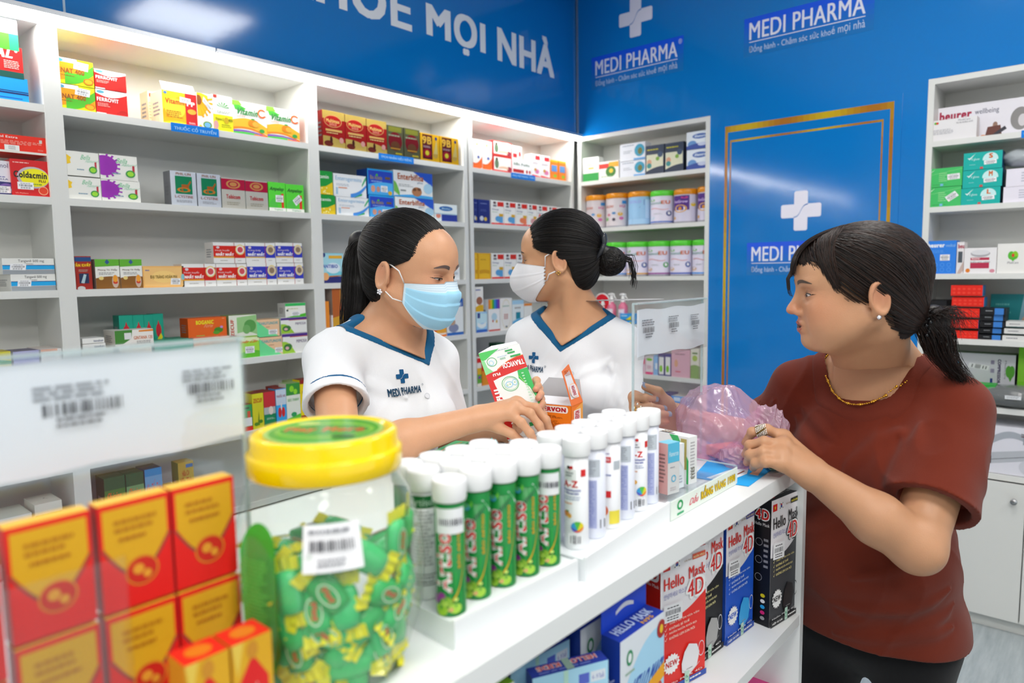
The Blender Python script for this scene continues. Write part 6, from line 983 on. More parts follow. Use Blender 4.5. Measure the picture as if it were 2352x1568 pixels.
# ------------------------------------------------------------------ people: smooth solids from blended primitives
def nrm(v): v = np.array(v, float); return v/np.linalg.norm(v)
def smin(a, b, k):
    if k <= 0: return np.minimum(a, b)
    h = np.clip(.5+.5*(b-a)/k, 0, 1); return b*(1-h)+a*h-k*h*(1-h)
class P:
    """one primitive: cone between two balls, or an ellipsoid"""
    def __init__(s, kind, *a, k=.01, sub=False, R=None):
        s.kind, s.k, s.sub = kind, k, sub
        if kind == 'c':
            s.a, s.b, s.ra, s.rb = V3(*a[0]), V3(*a[1]), a[2], a[3]; s.c = (s.a+s.b)/2; s.r = np.linalg.norm(s.a-s.b)/2+max(s.ra, s.rb)
        elif kind == 'e':
            s.c, s.rad = V3(*a[0]), V3(*(a[1] if hasattr(a[1], '__len__') else [a[1]]*3)); s.R = np.eye(3) if R is None else R; s.r = s.rad.max()
        elif kind == 'f':      # a group of primitives with a rule of its own
            s.g, s.post, s.c, s.r = a
        elif kind == 't':      # torus: centre, R frame (axis = third column), radii (x, y), tube
            s.c, s.R, s.rr, s.tu = V3(*a[0]), R, a[1], a[2]; s.r = max(s.rr)+s.tu
    def d(s, p):
        if s.kind == 'c':
            ba = s.b-s.a; l = ba@ba; t = np.clip(((p-s.a)@ba)/l, 0, 1); q = p-s.a-t[:, None]*ba
            return np.sqrt((q*q).sum(1))-(s.ra+(s.rb-s.ra)*t)
        if s.kind == 'e':
            q = (p-s.c)@s.R; k0 = np.sqrt(((q/s.rad)**2).sum(1)); k1 = np.sqrt(((q/s.rad**2)**2).sum(1))+1e-9
            return np.where(k0 < 1e-4, -s.rad.min(), k0*(k0-1)/k1)
        if s.kind == 'f': return s.post(p, sdf(s.g, p))
        q = (p-s.c)@s.R; e = np.sqrt((q[:, 0]/s.rr[0])**2+(q[:, 1]/s.rr[1])**2)+1e-6
        m_ = np.sqrt(q[:, 0]**2+q[:, 1]**2); dd = m_-m_/e; return np.sqrt(dd*dd+q[:, 2]**2)-s.tu
    def grow(s, g):
        import copy
        o = copy.copy(s)
        if s.kind == 'c': o.ra += g; o.rb += g
        elif s.kind == 'e': o.rad = s.rad+g
        o.r = s.r+g; return o
def sdf(pr, p, post=None):
    d = None
    for q in pr:
        v = q.d(p)
        if d is None: d = v
        elif q.sub: d = -smin(-d, v, q.k)
        else: d = smin(d, v, q.k)
    return post(p, d) if post else d
def cull(pr, c, R):
    """only the primitives that can matter inside the ball c, R"""
    v = np.array([np.linalg.norm(q.c-c)-q.r for q in pr]); u = [x for x, q in zip(v, pr) if not q.sub]
    lim = max(min(u) if u else 0, 0)+2*R+.035
    o = [q for x, q in zip(v, pr) if x < lim]
    return o if o and not all(q.sub for q in o) else [q for q in pr if not q.sub][:1]
def mesh_sdf(pr, lo, hi, h, post=None, n=14):
    lo = np.array(lo, float); B = h*n; nb = np.ceil((np.array(hi)-lo)/B).astype(int)
    g = np.stack(np.meshgrid(*[np.arange(k) for k in nb], indexing='ij'), -1).reshape(-1, 3)
    cen = lo+(g+.5)*B; dc = sdf(pr, cen, post); act = g[np.abs(dc) < B*.87*1.35+.012]
    off = np.stack(np.meshgrid(*[np.arange(n+1)]*3, indexing='ij'), -1).reshape(-1, 3)
    big = nb*n+2; VI = []; VP_ = []; FA = []
    def gid(c): return (c[..., 0]*big[1]+c[..., 1])*big[2]+c[..., 2]
    for bk in act:
        o = bk*n; pts = lo+(o+off)*h; c = lo+(bk+.5)*B
        D = sdf(cull(pr, c, B*.87), pts, post).reshape((n+1,)*3); sg = D < 0
        if sg.all() or not sg.any(): continue
        acc = np.zeros((n, n, n, 3)); cnt = np.zeros((n, n, n))
        idx = np.stack(np.meshgrid(*[np.arange(n)]*3, indexing='ij'), -1).astype(float)
        for ax in range(3):
            o1, o2 = [a for a in range(3) if a != ax]
            for i in (0, 1):
                for j in (0, 1):
                    s0 = [slice(0, n)]*3; s0[o1] = slice(i, n+i); s0[o2] = slice(j, n+j); s1 = list(s0); s1[ax] = slice(1, n+1)
                    a, b_ = D[tuple(s0)], D[tuple(s1)]; m_ = (a < 0) != (b_ < 0); t = np.where(m_, a/(a-b_+1e-12), 0)
                    q = idx.copy(); q[..., ax] += t; q[..., o1] += i; q[..., o2] += j
                    acc += q*m_[..., None]; cnt += m_
        m_ = cnt > 0; cc = np.argwhere(m_); VI.append(gid(cc+o)); VP_.append(lo+(acc[m_]/cnt[m_][:, None]+o)*h)
        for ax in range(3):
            o1, o2 = ((1, 2), (2, 0), (0, 1))[ax]
            s0 = [slice(0, n)]*3; s1 = list(s0); s1[ax] = slice(1, n+1); a, b_ = sg[tuple(s0)], sg[tuple(s1)]
            for flip, m_ in ((False, a & ~b_), (True, ~a & b_)):
                e = np.argwhere(m_)
                if len(e) == 0: continue
                e = e+o; d1 = np.zeros(3, int); d1[o1] = 1; d2 = np.zeros(3, int); d2[o2] = 1
                q = [gid(e-d1-d2), gid(e-d2), gid(e), gid(e-d1)]
                if flip: q = q[::-1]
                FA.append(np.stack(q, 1))
    VI = np.concatenate(VI); VP_ = np.concatenate(VP_); FA = np.concatenate(FA); od = np.argsort(VI); VI = VI[od]; VP_ = VP_[od]
    ix = np.searchsorted(VI, FA.ravel()).clip(0, len(VI)-1).reshape(FA.shape); ok = (VI[ix] == FA).all(1)
    return VP_, ix[ok]
def relax(V, F, n=3, w=.5):
    E_ = np.concatenate([F[:, [0, 1]], F[:, [1, 2]], F[:, [2, 3]], F[:, [3, 0]]]); deg = np.bincount(E_.ravel(), minlength=len(V)).astype(float)[:, None]+1e-9
    for _ in range(n):
        acc = np.stack([np.bincount(E_[:, 0], V[E_[:, 1], k], len(V))+np.bincount(E_[:, 1], V[E_[:, 0], k], len(V)) for k in range(3)], 1); V = V*(1-w)+acc/deg*w
    return V
def fast_mesh(name, V, F, cols, mats, parent=None, mi=None, smooth=True):
    me = bpy.data.meshes.new(name); me.vertices.add(len(V)); me.vertices.foreach_set('co', np.asarray(V, np.float32).ravel())
    me.loops.add(F.size); me.loops.foreach_set('vertex_index', F.astype(np.int32).ravel())
    me.polygons.add(len(F)); me.polygons.foreach_set('loop_start', np.arange(0, F.size, 4, dtype=np.int32)); me.polygons.foreach_set('loop_total', np.full(len(F), 4, np.int32))
    for m_ in mats: me.materials.append(MT[m_])
    if mi is not None: me.polygons.foreach_set('material_index', mi.astype(np.int32))
    me.polygons.foreach_set('use_smooth', np.full(len(F), smooth)); me.update()
    at = me.color_attributes.new('Col', 'FLOAT_COLOR', 'POINT'); c = np.ones((len(V), 4)); c[:, :3] = cols if np.ndim(cols) == 2 else hx(cols); at.data.foreach_set('color', c.ravel())
    me.validate(); o = bpy.data.objects.new(name, me); COL.objects.link(o); o.parent = parent; return o
def join_mb(o, mb):
    """adds the builder's faces to an object's mesh"""
    t = mb.build('tmp'); bm = bmesh.new(); bm.from_mesh(o.data); nm = len(o.data.materials)
    lay = bm.verts.layers.float_color.get('Col'); src = t.data; a = src.color_attributes['Col']; base = nm
    for m_ in src.materials: o.data.materials.append(m_)
    bv = []
    for v in src.vertices: bv.append(bm.verts.new(v.co))
    for p in src.polygons:
        try: f = bm.faces.new([bv[i] for i in p.vertices])
        except ValueError: continue
        f.material_index = base+p.material_index; f.smooth = p.use_smooth
        c = a.data[p.loop_start].color
        for i in p.vertices: bv[i][lay] = c
    bm.to_mesh(o.data); bm.free(); bpy.data.objects.remove(t); bpy.data.meshes.remove(src)
MT['skin'] = mat('skin', attr=True, rough=.42, spec=.4, sss=.12, vary=.04, noise=60, bump=.12, bscale=450)
MT['lip'] = mat('lips', attr=True, rough=.3, spec=.5)
MT['hair'] = mat('hair', attr=True, rough=.45, spec=.35, vary=.3, noise=90)
MT['cloth'] = mat('woven_cloth', attr=True, rough=.85, spec=.25, sheen=.08, vary=.015, noise=12, bump=.25, bscale=900)
MT['jersey'] = mat('jersey_cloth', attr=True, rough=.9, spec=.15, sheen=.1, vary=.03, noise=14, bump=.3, bscale=1100)
MT['mask'] = mat('mask_fabric', attr=True, rough=.75, spec=.2, bump=.15, bscale=900)
def frame_of(az, pitch=0, roll=0):
    """columns forward, left, up; az world angle in degrees, pitch down positive"""
    a, p_, r_ = map(math.radians, (az, pitch, roll))
    f = V3(math.cos(a)*math.cos(p_), math.sin(a)*math.cos(p_), -math.sin(p_)); l = V3(-math.sin(a), math.cos(a), 0); u_ = np.cross(f, l)
    l, u_ = l*math.cos(r_)+u_*math.sin(r_), -l*math.sin(r_)+u_*math.cos(r_); return np.stack([f, l, u_], 1)
def head_prims(O, R, sx=1, sy=1, sz=1, lips=True, jaw=1.0, open_=0):
    S_ = V3(sx, sy, sz); L = lambda *p: O+R@(V3(*p)*S_); o = []
    E = lambda c, r, k=.012, sub=False, Rl=None: o.append(P('e', L(*c), V3(*r)*S_, k=k, sub=sub, R=R if Rl is None else R@Rl))
    Cn = lambda a, b_, ra, rb, k=.008, sub=False: o.append(P('c', L(*a), L(*b_), ra, rb, k=k, sub=sub))
    E((-.014, 0, .034), (.094, .0745, .082)); E((.028, 0, -.018), (.064, .060, .088), .03)
    E((.045, 0, .04), (.052, .058, .05), .03)                          # forehead
    for s in (1, -1):
        Cn((-.004, .056*s, -.045), (.050, .024*s*jaw, -.088), .017*jaw, .018*jaw, .03)
        E((.058, .036*s, -.026), (.026, .022, .022), .022)             # cheek
        E((.050, .034*s, -.055), (.030, .022*jaw, .028), .025)
        E((.079, .026*s, .020), (.012, .020, .008), .014)              # brow ridge
        E((.094, .031*s, -.001), (.012, .017, .010), .012, True)       # socket
        E((.0735, .031*s, -.002), (.0135, .0155, .0125), .004)         # lid covered eyeball
        Cn((.096, .0115*s, -.0365), (.090, .0145*s, -.036), .0062, .006, .006)   # wing of the nose
    E((.066, 0, -.090), (.022, .022, .018), .02)                       # chin
    Cn((.085, 0, .010), (.103, 0, -.024), .0068, .0078, .012); E((.1045, 0, -.0315), (.0100, .0105, .0082), .007)
    for s in (1, -1): E((.0985, .0072*s, -.0415), (.004, .0032, .0028), .003, True)
    E((.078, 0, -.060), (.0145, .024, .018), .014)                      # around the mouth
    if lips:
        g = open_
        E((.0892, 0, -.0562), (.0062, .0225, .0046), .006); E((.0875, 0, -.0668-g), (.0066, .0195, .0054), .006)
        E((.0955, 0, -.0608-g*.5), (.009, .016, .0009+g*.5), .002, True)
    for s in (1, -1):                                                   # ear: rim, bowl, lobe
        ya = math.radians(20)*s; Re = np.array([[math.cos(ya), -math.sin(ya), 0], [math.sin(ya), math.cos(ya), 0], [0, 0, 1]])@np.array([[.97, 0, .24], [0, 1, 0], [-.24, 0, .97]])
        base = (-.016, .0775*s, -.008)
        T = Re@np.array([[1, 0, 0], [0, 0, -1], [0, 1, 0]])
        o.append(P('t', L(base[0], base[1]+.0022*s, base[2]), (.0150, .0265), .0046, k=.003, R=R@T)); E(base, (.014, .0036, .025), .005, Rl=Re)
        o.append(P('e', L(base[0]+.004, base[1]+.0074*s, base[2]-.002), (.0090, .0050, .0145), k=.003, sub=True, R=R@Re))
        E((base[0]+.003, base[1], base[2]-.026), (.0085, .005, .009), .006, Rl=Re); Cn((base[0]+.010, base[1]-.001*s, base[2]+.004), (base[0]+.012, base[1], base[2]-.012), .0045, .004, .004)
    return o
def march(pr, p0, dr, tmax=.2, post=None):
    t = np.zeros(len(p0)); 
    for _ in range(40):
        d = sdf(pr, p0+dr*t[:, None], post); t += np.clip(d, -.02, .02)*.9
    return p0+dr*t[:, None]
def face_art(hp, O, R, S_, els, m='lip', lift=.0005, step=.00009):
    """els drawn in head coordinates (y left, z up) and laid on the face from the front"""
    b = MB()
    for g_ in (els if isinstance(els[0], list) else [els]): b.art(lambda u, v, h: np.array([h, u, v]), g_, m, lift, step, kmax=4)
    q = np.array(b.v); p0 = O+(np.stack([np.full(len(q), .15), q[:, 1], q[:, 2]], 1)*S_)@R.T
    dr = np.tile(-R[:, 0], (len(q), 1)); h = march(hp, p0, dr)+R[:, 0]*q[:, :1]; b.v = [tuple(x) for x in h]; return b
def almond(cy, cz, w, h, lo, n=9, tilt=0):
    up = [(cy-w+2*w*i/n, cz+h*math.sin(math.pi*i/n)**.8+tilt*(-1+2*i/n)) for i in range(n+1)]; dn = [(cy-w+2*w*i/n, cz-lo*math.sin(math.pi*i/n)+tilt*(-1+2*i/n)) for i in range(n, -1, -1)]; return up, dn
def eye_els(s, h, lo, iris=(0, 0), gaze=0):
    cy = .031*s; tl = .0012*s; up, dn = almond(cy, -.003, .0135, h, lo, tilt=tl); o = []
    if h > .001:
        z0 = -.003+iris[1]; q = (h+lo)*.55; o += [('w', cy-.0135, cy+.0135, (-.003-tl, -.003+tl, -lo), (-.003-tl, -.003+tl, h), 'd8ccc6'), ('w', cy+iris[0]-.0066, cy+iris[0]+.0066, (z0, z0, -lo*1.02), (z0, z0, h*1.02), '150b08'), ('w', cy+iris[0]-.0045, cy+iris[0]+.0045, (z0-lo*.5, z0-lo*.5, -lo*.5), (z0+h*.6, z0+h*.6, h*.4), '0c0605')]
    th = .0021
    for i in range(len(up)-1): o.append(('p', [up[i], up[i+1], (up[i+1][0], up[i+1][1]+th), (up[i][0], up[i][1]+th)], '120c0a'))
    for i in range(len(dn)-1): o.append(('p', [dn[i], dn[i+1], (dn[i+1][0], dn[i+1][1]-.0005), (dn[i][0], dn[i][1]-.0005)], '5a3428'))
    e = up[-1] if s > 0 else up[0]; o.append(('p', [e, (e[0]+.006*s, e[1]+.002), (e[0]+.001*s, e[1]+.0022)], '14100e'))
    for i in range(len(up)-1): o.append(('p', [(up[i][0], up[i][1]+.0048), (up[i+1][0], up[i+1][1]+.0048), (up[i+1][0], up[i+1][1]+.0055), (up[i][0], up[i][1]+.0055)], '9a6248'))
    return o
def brow_els(s, c='4a3a34', z=.0185):
    o = []; n = 8
    for i in range(n):
        def pt(t): return (s*(.014+.036*t), z+.0055*math.sin(math.pi*min(t*.75, 1))-.004*t**2, .0034*(1-t)**.5*(.7 if t < .1 else 1)+.0006)
        a, b_ = pt(i/n), pt((i+1)/n); q = [(a[0], a[1]-a[2]), (b_[0], b_[1]-b_[2]), (b_[0], b_[1]+b_[2]), (a[0], a[1]+a[2])]; o.append(('p', q if s > 0 else q[::-1], c))
    return o
def shell(pr, O, R, S_, cols, rows, fn, name, parent, m, thick=.0012):
    """grid sheet wrapped on the face; fn(a, b) -> (angle, z, extra lift, colour)"""
    A = np.linspace(-1, 1, cols); Bv = np.linspace(0, 1, rows); info = [[fn(a, b_) for b_ in Bv] for a in A]
    ang = np.array([[q[0] for q in r] for r in info]).ravel(); z = np.array([[q[1] for q in r] for r in info]).ravel(); ex = np.array([[q[2] for q in r] for r in info]).ravel(); col = np.array([[hx(q[3]) for q in r] for r in info]).reshape(-1, 3)
    dl = np.stack([np.cos(ang), np.sin(ang), np.zeros_like(ang)], 1); p0 = O+((np.stack([np.full_like(z, .0), 0*z, z], 1)+dl*.19)*S_)@R.T; dr = -(dl@R.T)
    base = march(pr, p0, dr); out = base-dr*(ex[:, None]+thick); inn = base-dr*ex[:, None]*.95
    V = np.concatenate([out, inn]); N = cols*rows; F = []
    for i in range(cols-1):
        for j in range(rows-1):
            a = i*rows+j; F.append((a, a+rows, a+rows+1, a+1)); F.append((N+a, N+a+1, N+a+rows+1, N+a+rows))
    for i in range(cols-1):
        for j in (0, rows-1): a = i*rows+j; F.append((a, N+a, N+a+rows, a+rows))
    for j in range(rows-1):
        for i in (0, cols-1): a = i*rows+j; F.append((a, a+1, N+a+1, N+a))
    return fast_mesh(name, V, np.array(F), np.concatenate([col, col]), [m], parent), base.reshape(cols, rows, 3)
def hand(W, Ks, Fs, Th, r=.0082, pr=.013, sc=1.0, back=None):
    """wrist, knuckles, finger joint lists, thumb joint list, all in space"""
    o = []
    for i, K in enumerate(Ks):
        w0 = W+(K-Ks.mean(0))*.45; o.append(P('c', w0, K, pr*1.25, pr*.82, k=.012))
    for i in range(len(Ks)-1): o.append(P('c', Ks[i], Ks[i+1], pr*.8, pr*.8, k=.008))
    for K, F in zip(Ks, Fs):
        pts = [K]+list(F); rr = [r*1.12, r*1.05, r*.95, r*.82]
        for i in range(len(pts)-1): o.append(P('c', pts[i], pts[i+1], rr[min(i, 3)], rr[min(i+1, 3)], k=.0035 if i else .008))
        for i in range(1, len(pts)-1): o.append(P('e', pts[i], rr[i]*1.04, k=.004))
    rt = [pr*1.2, r*1.35, r*1.15, r*.92]
    for i in range(len(Th)-1): o.append(P('c', Th[i], Th[i+1], rt[min(i, 3)], rt[min(i+1, 3)], k=.008 if i == 0 else .004))
    return o
def nail(b, a, c, up, col, w=.0055, l=.0085):
    """nail on the last bone a->c, facing up"""
    t = nrm(c-a); n_ = nrm(up-t*(up@t)); s_ = np.cross(n_, t); base = c-t*.004+n_*.0066; vs = []
    for j in range(4):
        for i in range(5):
            x = -1+.5*i; vs.append(base+t*(j/3*l-.002)+s_*x*w*(.8 if j in (0, 3) else 1)-n_*(abs(x)**2*.0022))
    b.add(vs, [(j*5+i, j*5+i+1, j*5+i+6, j*5+i+5) for j in range(3) for i in range(4)], col, 'gloss', True)
def strands(hp, O, S0, T, n_pts, rad, cols, rng, lift=.0012, jit=.0, name='x', mb=None, sag=0, off=None):
    """hair strands over the head surface from the points S0 to T"""
    b = mb or MB(); N = len(S0); t = np.linspace(0, 1, n_pts); Tt = np.tile(T, (N, 1)) if np.ndim(T) == 1 else T
    a = S0-O; c = Tt-O; la = np.linalg.norm(a, axis=1); lc = np.linalg.norm(c, axis=1); ua = a/la[:, None]; uc = c/lc[:, None]
    om = np.arccos(np.clip((ua*uc).sum(1), -1, 1))+1e-5
    P_ = []
    for k in t: P_.append(ua*(np.sin((1-k)*om)/np.sin(om))[:, None]+uc*(np.sin(k*om)/np.sin(om))[:, None])
    P_ = np.array(P_).transpose(1, 0, 2).reshape(-1, 3); P_ += np.array([0, 0, -1.])*sag*np.tile(np.sin(np.pi*t), N)[:, None]; P_ /= np.linalg.norm(P_, axis=1)[:, None]
    pts = march(hp, O+P_*.2, -P_).reshape(N, n_pts, 3); d = P_.reshape(N, n_pts, 3)
    for i in range(N):
        l = lift*(rng.random()*1.2+.2); q = pts[i]+d[i]*(l+jit*rng.random()*np.sin(np.pi*t)[:, None]); r_ = rad*(.6+.8*rng.random())
        b.tube(q, [r_*(.5 if k in (0, n_pts-1) else 1) for k in range(n_pts)], cols[rng.randrange(len(cols))], 'hair', 4, False)
    return b
def bundle(b, path, spread, n, rad, cols, rng, end=None, taper=.3, wave=0):
    """a tail of hair: strands round a centre line"""
    path = np.array(path, float); m_ = len(path); K = 14; tt = np.linspace(0, m_-1, K); C_ = np.stack([np.interp(tt, range(m_), path[:, i]) for i in range(3)], 1)
    for _ in range(2): C_[1:-1] = (C_[:-2]+C_[1:-1]*2+C_[2:])/4
    sp = np.interp(np.linspace(0, 1, K), np.linspace(0, 1, len(spread)), spread)
    for i in range(n):
        a = rng.random()*6.283; r_ = math.sqrt(rng.random()); v = V3(math.cos(a), math.sin(a), .3*rng.uniform(-1, 1))*r_; e = V3(rng.gauss(0, 1), rng.gauss(0, 1), rng.gauss(0, .6))*wave
        l = K if rng.random() < .7 else rng.randrange(K-4, K); ph = rng.random()*6
        pts = [C_[k]+v*sp[k]+e*(k/K)**2+wave*.3*V3(math.sin(k*.8+ph), math.cos(k*.7+ph), 0) for k in range(l)]
        b.tube(pts, [rad*(1-.7*k/l)*(.7+.5*rng.random()) for k in range(l)], cols[rng.randrange(len(cols))], 'hair', 4, False)
def on_cap(hp, O, dirs):
    dirs = dirs/np.linalg.norm(dirs, axis=1)[:, None]; return march(hp, O+dirs*.2, -dirs)
SK = {'a': 'd5a07c', 'b': 'd29e78', 'c': 'c4926f'}
HH = float(2.6)*.001      # voxel of the skin meshes
def person(label, grp=None): t = thing('person', label, 'person', group=grp); return t
def skin_cols(V, base, zones):
    c = np.tile(np.array(hx(base)), (len(V), 1))
    for (ctr, rad, col, amt) in zones:
        w = np.exp(-((V-ctr)**2).sum(1)/(rad*rad))*amt; c = c*(1-w[:, None])+np.array(hx(col))*w[:, None]
    return c
def torso_prims(O, R, w=1, dpt=1, bust=1, g=0, hips=True, drop={}):
    L = lambda *p: O+R@V3(*p); o = []
    E = lambda c, r, k=.04: o.append(P('e', L(*c), V3(*r)+g, k=k, R=R))
    E((-.005, 0, -.13), (.088*dpt, .135*w, .13)); E((-.01, 0, -.27), (.085*dpt, .125*w, .13)); E((0, 0, -.42), (.098*dpt, .150*w, .13), .06)
    if hips: E((-.01, 0, -.55), (.112*dpt, .165*w, .12), .06)
    for s in (1, -1):
        E((.072*dpt, .066*s*w, -.175), (.050*bust, .060*bust, .058*bust), .04)
        dy, dz = drop.get(s, (0, 0)); o.append(P('c', L(-.015, .03*s, .012+dz*.2), L(-.008, (.150+dy)*s*w, -.038+dz), .045+g, .046+g, k=.04))
    return o
# ------------------------------------------------------------------ the three women
_pd = P.d
def _d2(s, p):
    d = _pd(s, p); cl = getattr(s, 'clip', None)
    if cl:
        h, dr, rin = cl; t = (p-h)@dr; d = np.maximum(d, t); ax = p-s.a-((p-s.a)@s.dirn)[:, None]*s.dirn
        inner = np.maximum(np.sqrt((ax*ax).sum(1))-rin, -t-.035); d = np.maximum(d, -inner)
    return d
P.d = _d2
def sleeve(a, b_, ra, rb, k, rin=None):
    a, b_ = V3(*a), V3(*b_); dr = nrm(b_-a); q = P('c', a, b_+dr*.03, ra, rb, k=k); q.dirn = dr; q.clip = (b_, dr, rin or rb-.012); return q
def bounds(pr, m_=.03):
    lo = np.min([q.c-q.r for q in pr if not q.sub], 0)-m_; hi = np.max([q.c+q.r for q in pr if not q.sub], 0)+m_; return lo, hi
def cutfn(O, R, kind, a):
    """the hole at the neck, in body coordinates"""
    def f(p):
        q = (p-O)@R; x, y, z = q[:, 0], q[:, 1], q[:, 2]
        e = (np.sqrt(((x-a['cx']+z*a.get('tilt', 0))/a['rx'])**2+(y/a['ry'])**2)-1)*min(a['rx'], a['ry'])
        e = np.maximum(e, a.get('zlo', -.12)+a.get('sl', 0)*x-z)
        if kind == 'v':
            e = np.maximum(e, x-.012)
            t = (z-a['zv'])/(a['zt']-a['zv']); v = np.maximum(np.maximum(a['yc']-(a['yc']+a['hw'])*t-y, y-a['yc']-(a['hw']-a['yc'])*t)*.6, -x); e = np.minimum(e, v)
        return e
    return f
def garment(name, pr, cut, parent, m, col, h=.003, hem=None, folds=(), wav=.0016, extra=None, lbl=None, floor_z=None):
    prs = list(pr)
    FL = []
    for a, b_, r in folds:      # each fold is a raised line that follows the cloth
        q = np.array([a+(b_-a)*t for t in np.linspace(0, 1, 5)])+nrm(np.cross(b_-a, (0, 0, 1)))*(np.sin(np.linspace(0, 3.14, 5))*.012)[:, None]
        for _ in range(14):
            d0 = sdf(pr, q); gr = np.stack([sdf(pr, q+np.eye(3)[k]*.002)-d0 for k in range(3)], 1)/.002; q = q-gr*np.clip(d0, -.02, .02)[:, None]/(np.linalg.norm(gr, axis=1)+.2)[:, None]
        FL.append((q, r, q.mean(0), max(np.linalg.norm(q-q.mean(0), axis=1))+.05))
    def fold(p):
        c = p.mean(0); rp = np.linalg.norm(p-c, axis=1).max(); o = np.zeros(len(p))
        for q, r, m_, R_ in FL:
            if np.linalg.norm(c-m_) > R_+rp: continue
            dm = None
            for i in range(4):
                a, b_ = q[i], q[i+1]; ba = b_-a; t = np.clip(((p-a)@ba)/(ba@ba+1e-9), 0, 1); x = ((p-a-t[:, None]*ba)**2).sum(1); w_ = (i+t)/4; x = x/(.35+np.sin(3.0*w_+.07))**2; dm = x if dm is None else np.minimum(dm, x)
            o += r*1.15*np.exp(-dm/.0105**2)-r*.4*np.exp(-dm/.022**2)
        return o
    def post(p, d):
        w = wav*(np.sin(p[:, 0]*38+p[:, 2]*17+np.sin(p[:, 1]*23)*1.4)+np.sin(p[:, 1]*44-p[:, 2]*26+np.sin(p[:, 0]*19)*1.3)); d = d+w*.5
        if FL: d = d-fold(p)
        rg = np.abs(np.sin(p[:, 0]*21-p[:, 1]*17+2.2*np.sin(p[:, 2]*13+p[:, 0]*9)+1.3*np.sin(p[:, 1]*31))); d = d-wav*1.6*(1-rg)**2
        if cut: d = np.maximum(d, -cut(p))
        if hem is not None: d = np.maximum(d, (hem[0]-p)@hem[1])
        if extra: d = extra(p, d)
        return d
    lo, hi = bounds(prs); V, F = mesh_sdf(prs, lo, hi, h, post); o = fast_mesh(name, relax(V, F, 2, .4), F, col, [m], parent)
    return o, (lambda p: sdf(prs, p, post)), prs, post
def trim(name, prs, post0, cond, parent, m, col, h=.0028, lift=.0014, lbl=None):
    """a strip that follows the garment's surface where cond(p) < 0"""
    def post(p, d): return np.maximum(post0(p, d)-lift, cond(p))
    lo, hi = bounds(prs); V, F = mesh_sdf(prs, lo, hi, h, post); 
    o = fast_mesh(name, V, F, col, [m], parent)
    if lbl: o['label'] = lbl
    return o
def under(grp, prs, cut, O, R):
    """neck and trunk, kept just below the cloth wherever there is cloth"""
    base = [q for q in prs if not hasattr(q, 'clip')]
    def post(p, d):
        z = ((p-O)@R)[:, 2]; s_ = sdf(base, p)+.0065; m_ = np.clip((cut(p)-.0)/.004, 0, 1)*np.clip((.05-z)/.02, 0, 1)
        return np.where(m_ > 0, np.maximum(d, s_*m_-.02*(1-m_)), d)
    lo, hi = bounds(grp, 0); return P('f', grp, post, (lo+hi)/2, np.linalg.norm(hi-lo)/2, k=.022)
def on_front(prs, post, O, R, els, m, lift=.002, axis=None):
    b = MB(); b.art(lambda u, v, h: np.array([h, u, v]), els, m, 0, .0001); q = np.array(b.v); dr = -R[:, 0] if axis is None else axis
    yv = nrm(np.cross(R[:, 2], -dr)); p0 = O+R[:, 2]*q[:, 2:3]+yv*q[:, 1:2]-dr*.3
    t = np.zeros(len(q)); pts = p0
    for _ in range(50):
        d = sdf(prs, p0+dr*t[:, None], post); t += np.clip(d, -.02, .03)*.85
    b.v = [tuple(x) for x in p0+dr*(t-lift)[:, None]-dr*q[:, :1]]; return b
def cap_shape(O, R, S_, grow, fx, zlo=-.085, low=.0, extra=()):
    L = lambda *p: O+R@(V3(*p)*S_); g = grow
    pr = [P('e', L(-.016, 0, .036), V3(.092+g, .0745+g*.9, .081+g)*S_, R=R), P('e', L(-.048, 0, -.03), V3(.052+low, .054+g*.6, .055+low)*S_, R=R, k=.03)]+[P('e', L(*c), V3(*r)*S_, R=R, k=.02) for c, r in extra]
    zs, xs = zip(*fx)
    def post(p, d):
        q = ((p-O)@R)/S_; lim = np.interp(q[:, 2], zs, xs); d = np.maximum(d, (q[:, 0]-lim)*.8); return np.maximum(d, (zlo-q[:, 2]))
    return pr, post
def hair_cap(pr, post, col, parent, h=.003):
    lo, hi = bounds(pr, .01); V, F = mesh_sdf(pr, lo, hi, h, post); return fast_mesh('hair', V, F, col, ['hair'], parent)
def cap_dirs(fx, n, rng, zr=(-.06, .105), a=.1, b_=.08, c=.09):
    """points along the hair line, both sides, in head coordinates"""
    zs, xs = zip(*fx); o = []
    while len(o) < n:
        z = rng.uniform(*zr); x = float(np.interp(z, zs, xs))-.002-rng.uniform(0, .1)*(rng.random() < .6); k = 1-((x+.016)/a)**2-((z-.036)/c)**2
        s_ = rng.choice((-1, 1)); o.append((x, s_*b_*math.sqrt(k) if k > 0 else rng.uniform(-.02, .02), z))
    return np.array(o)
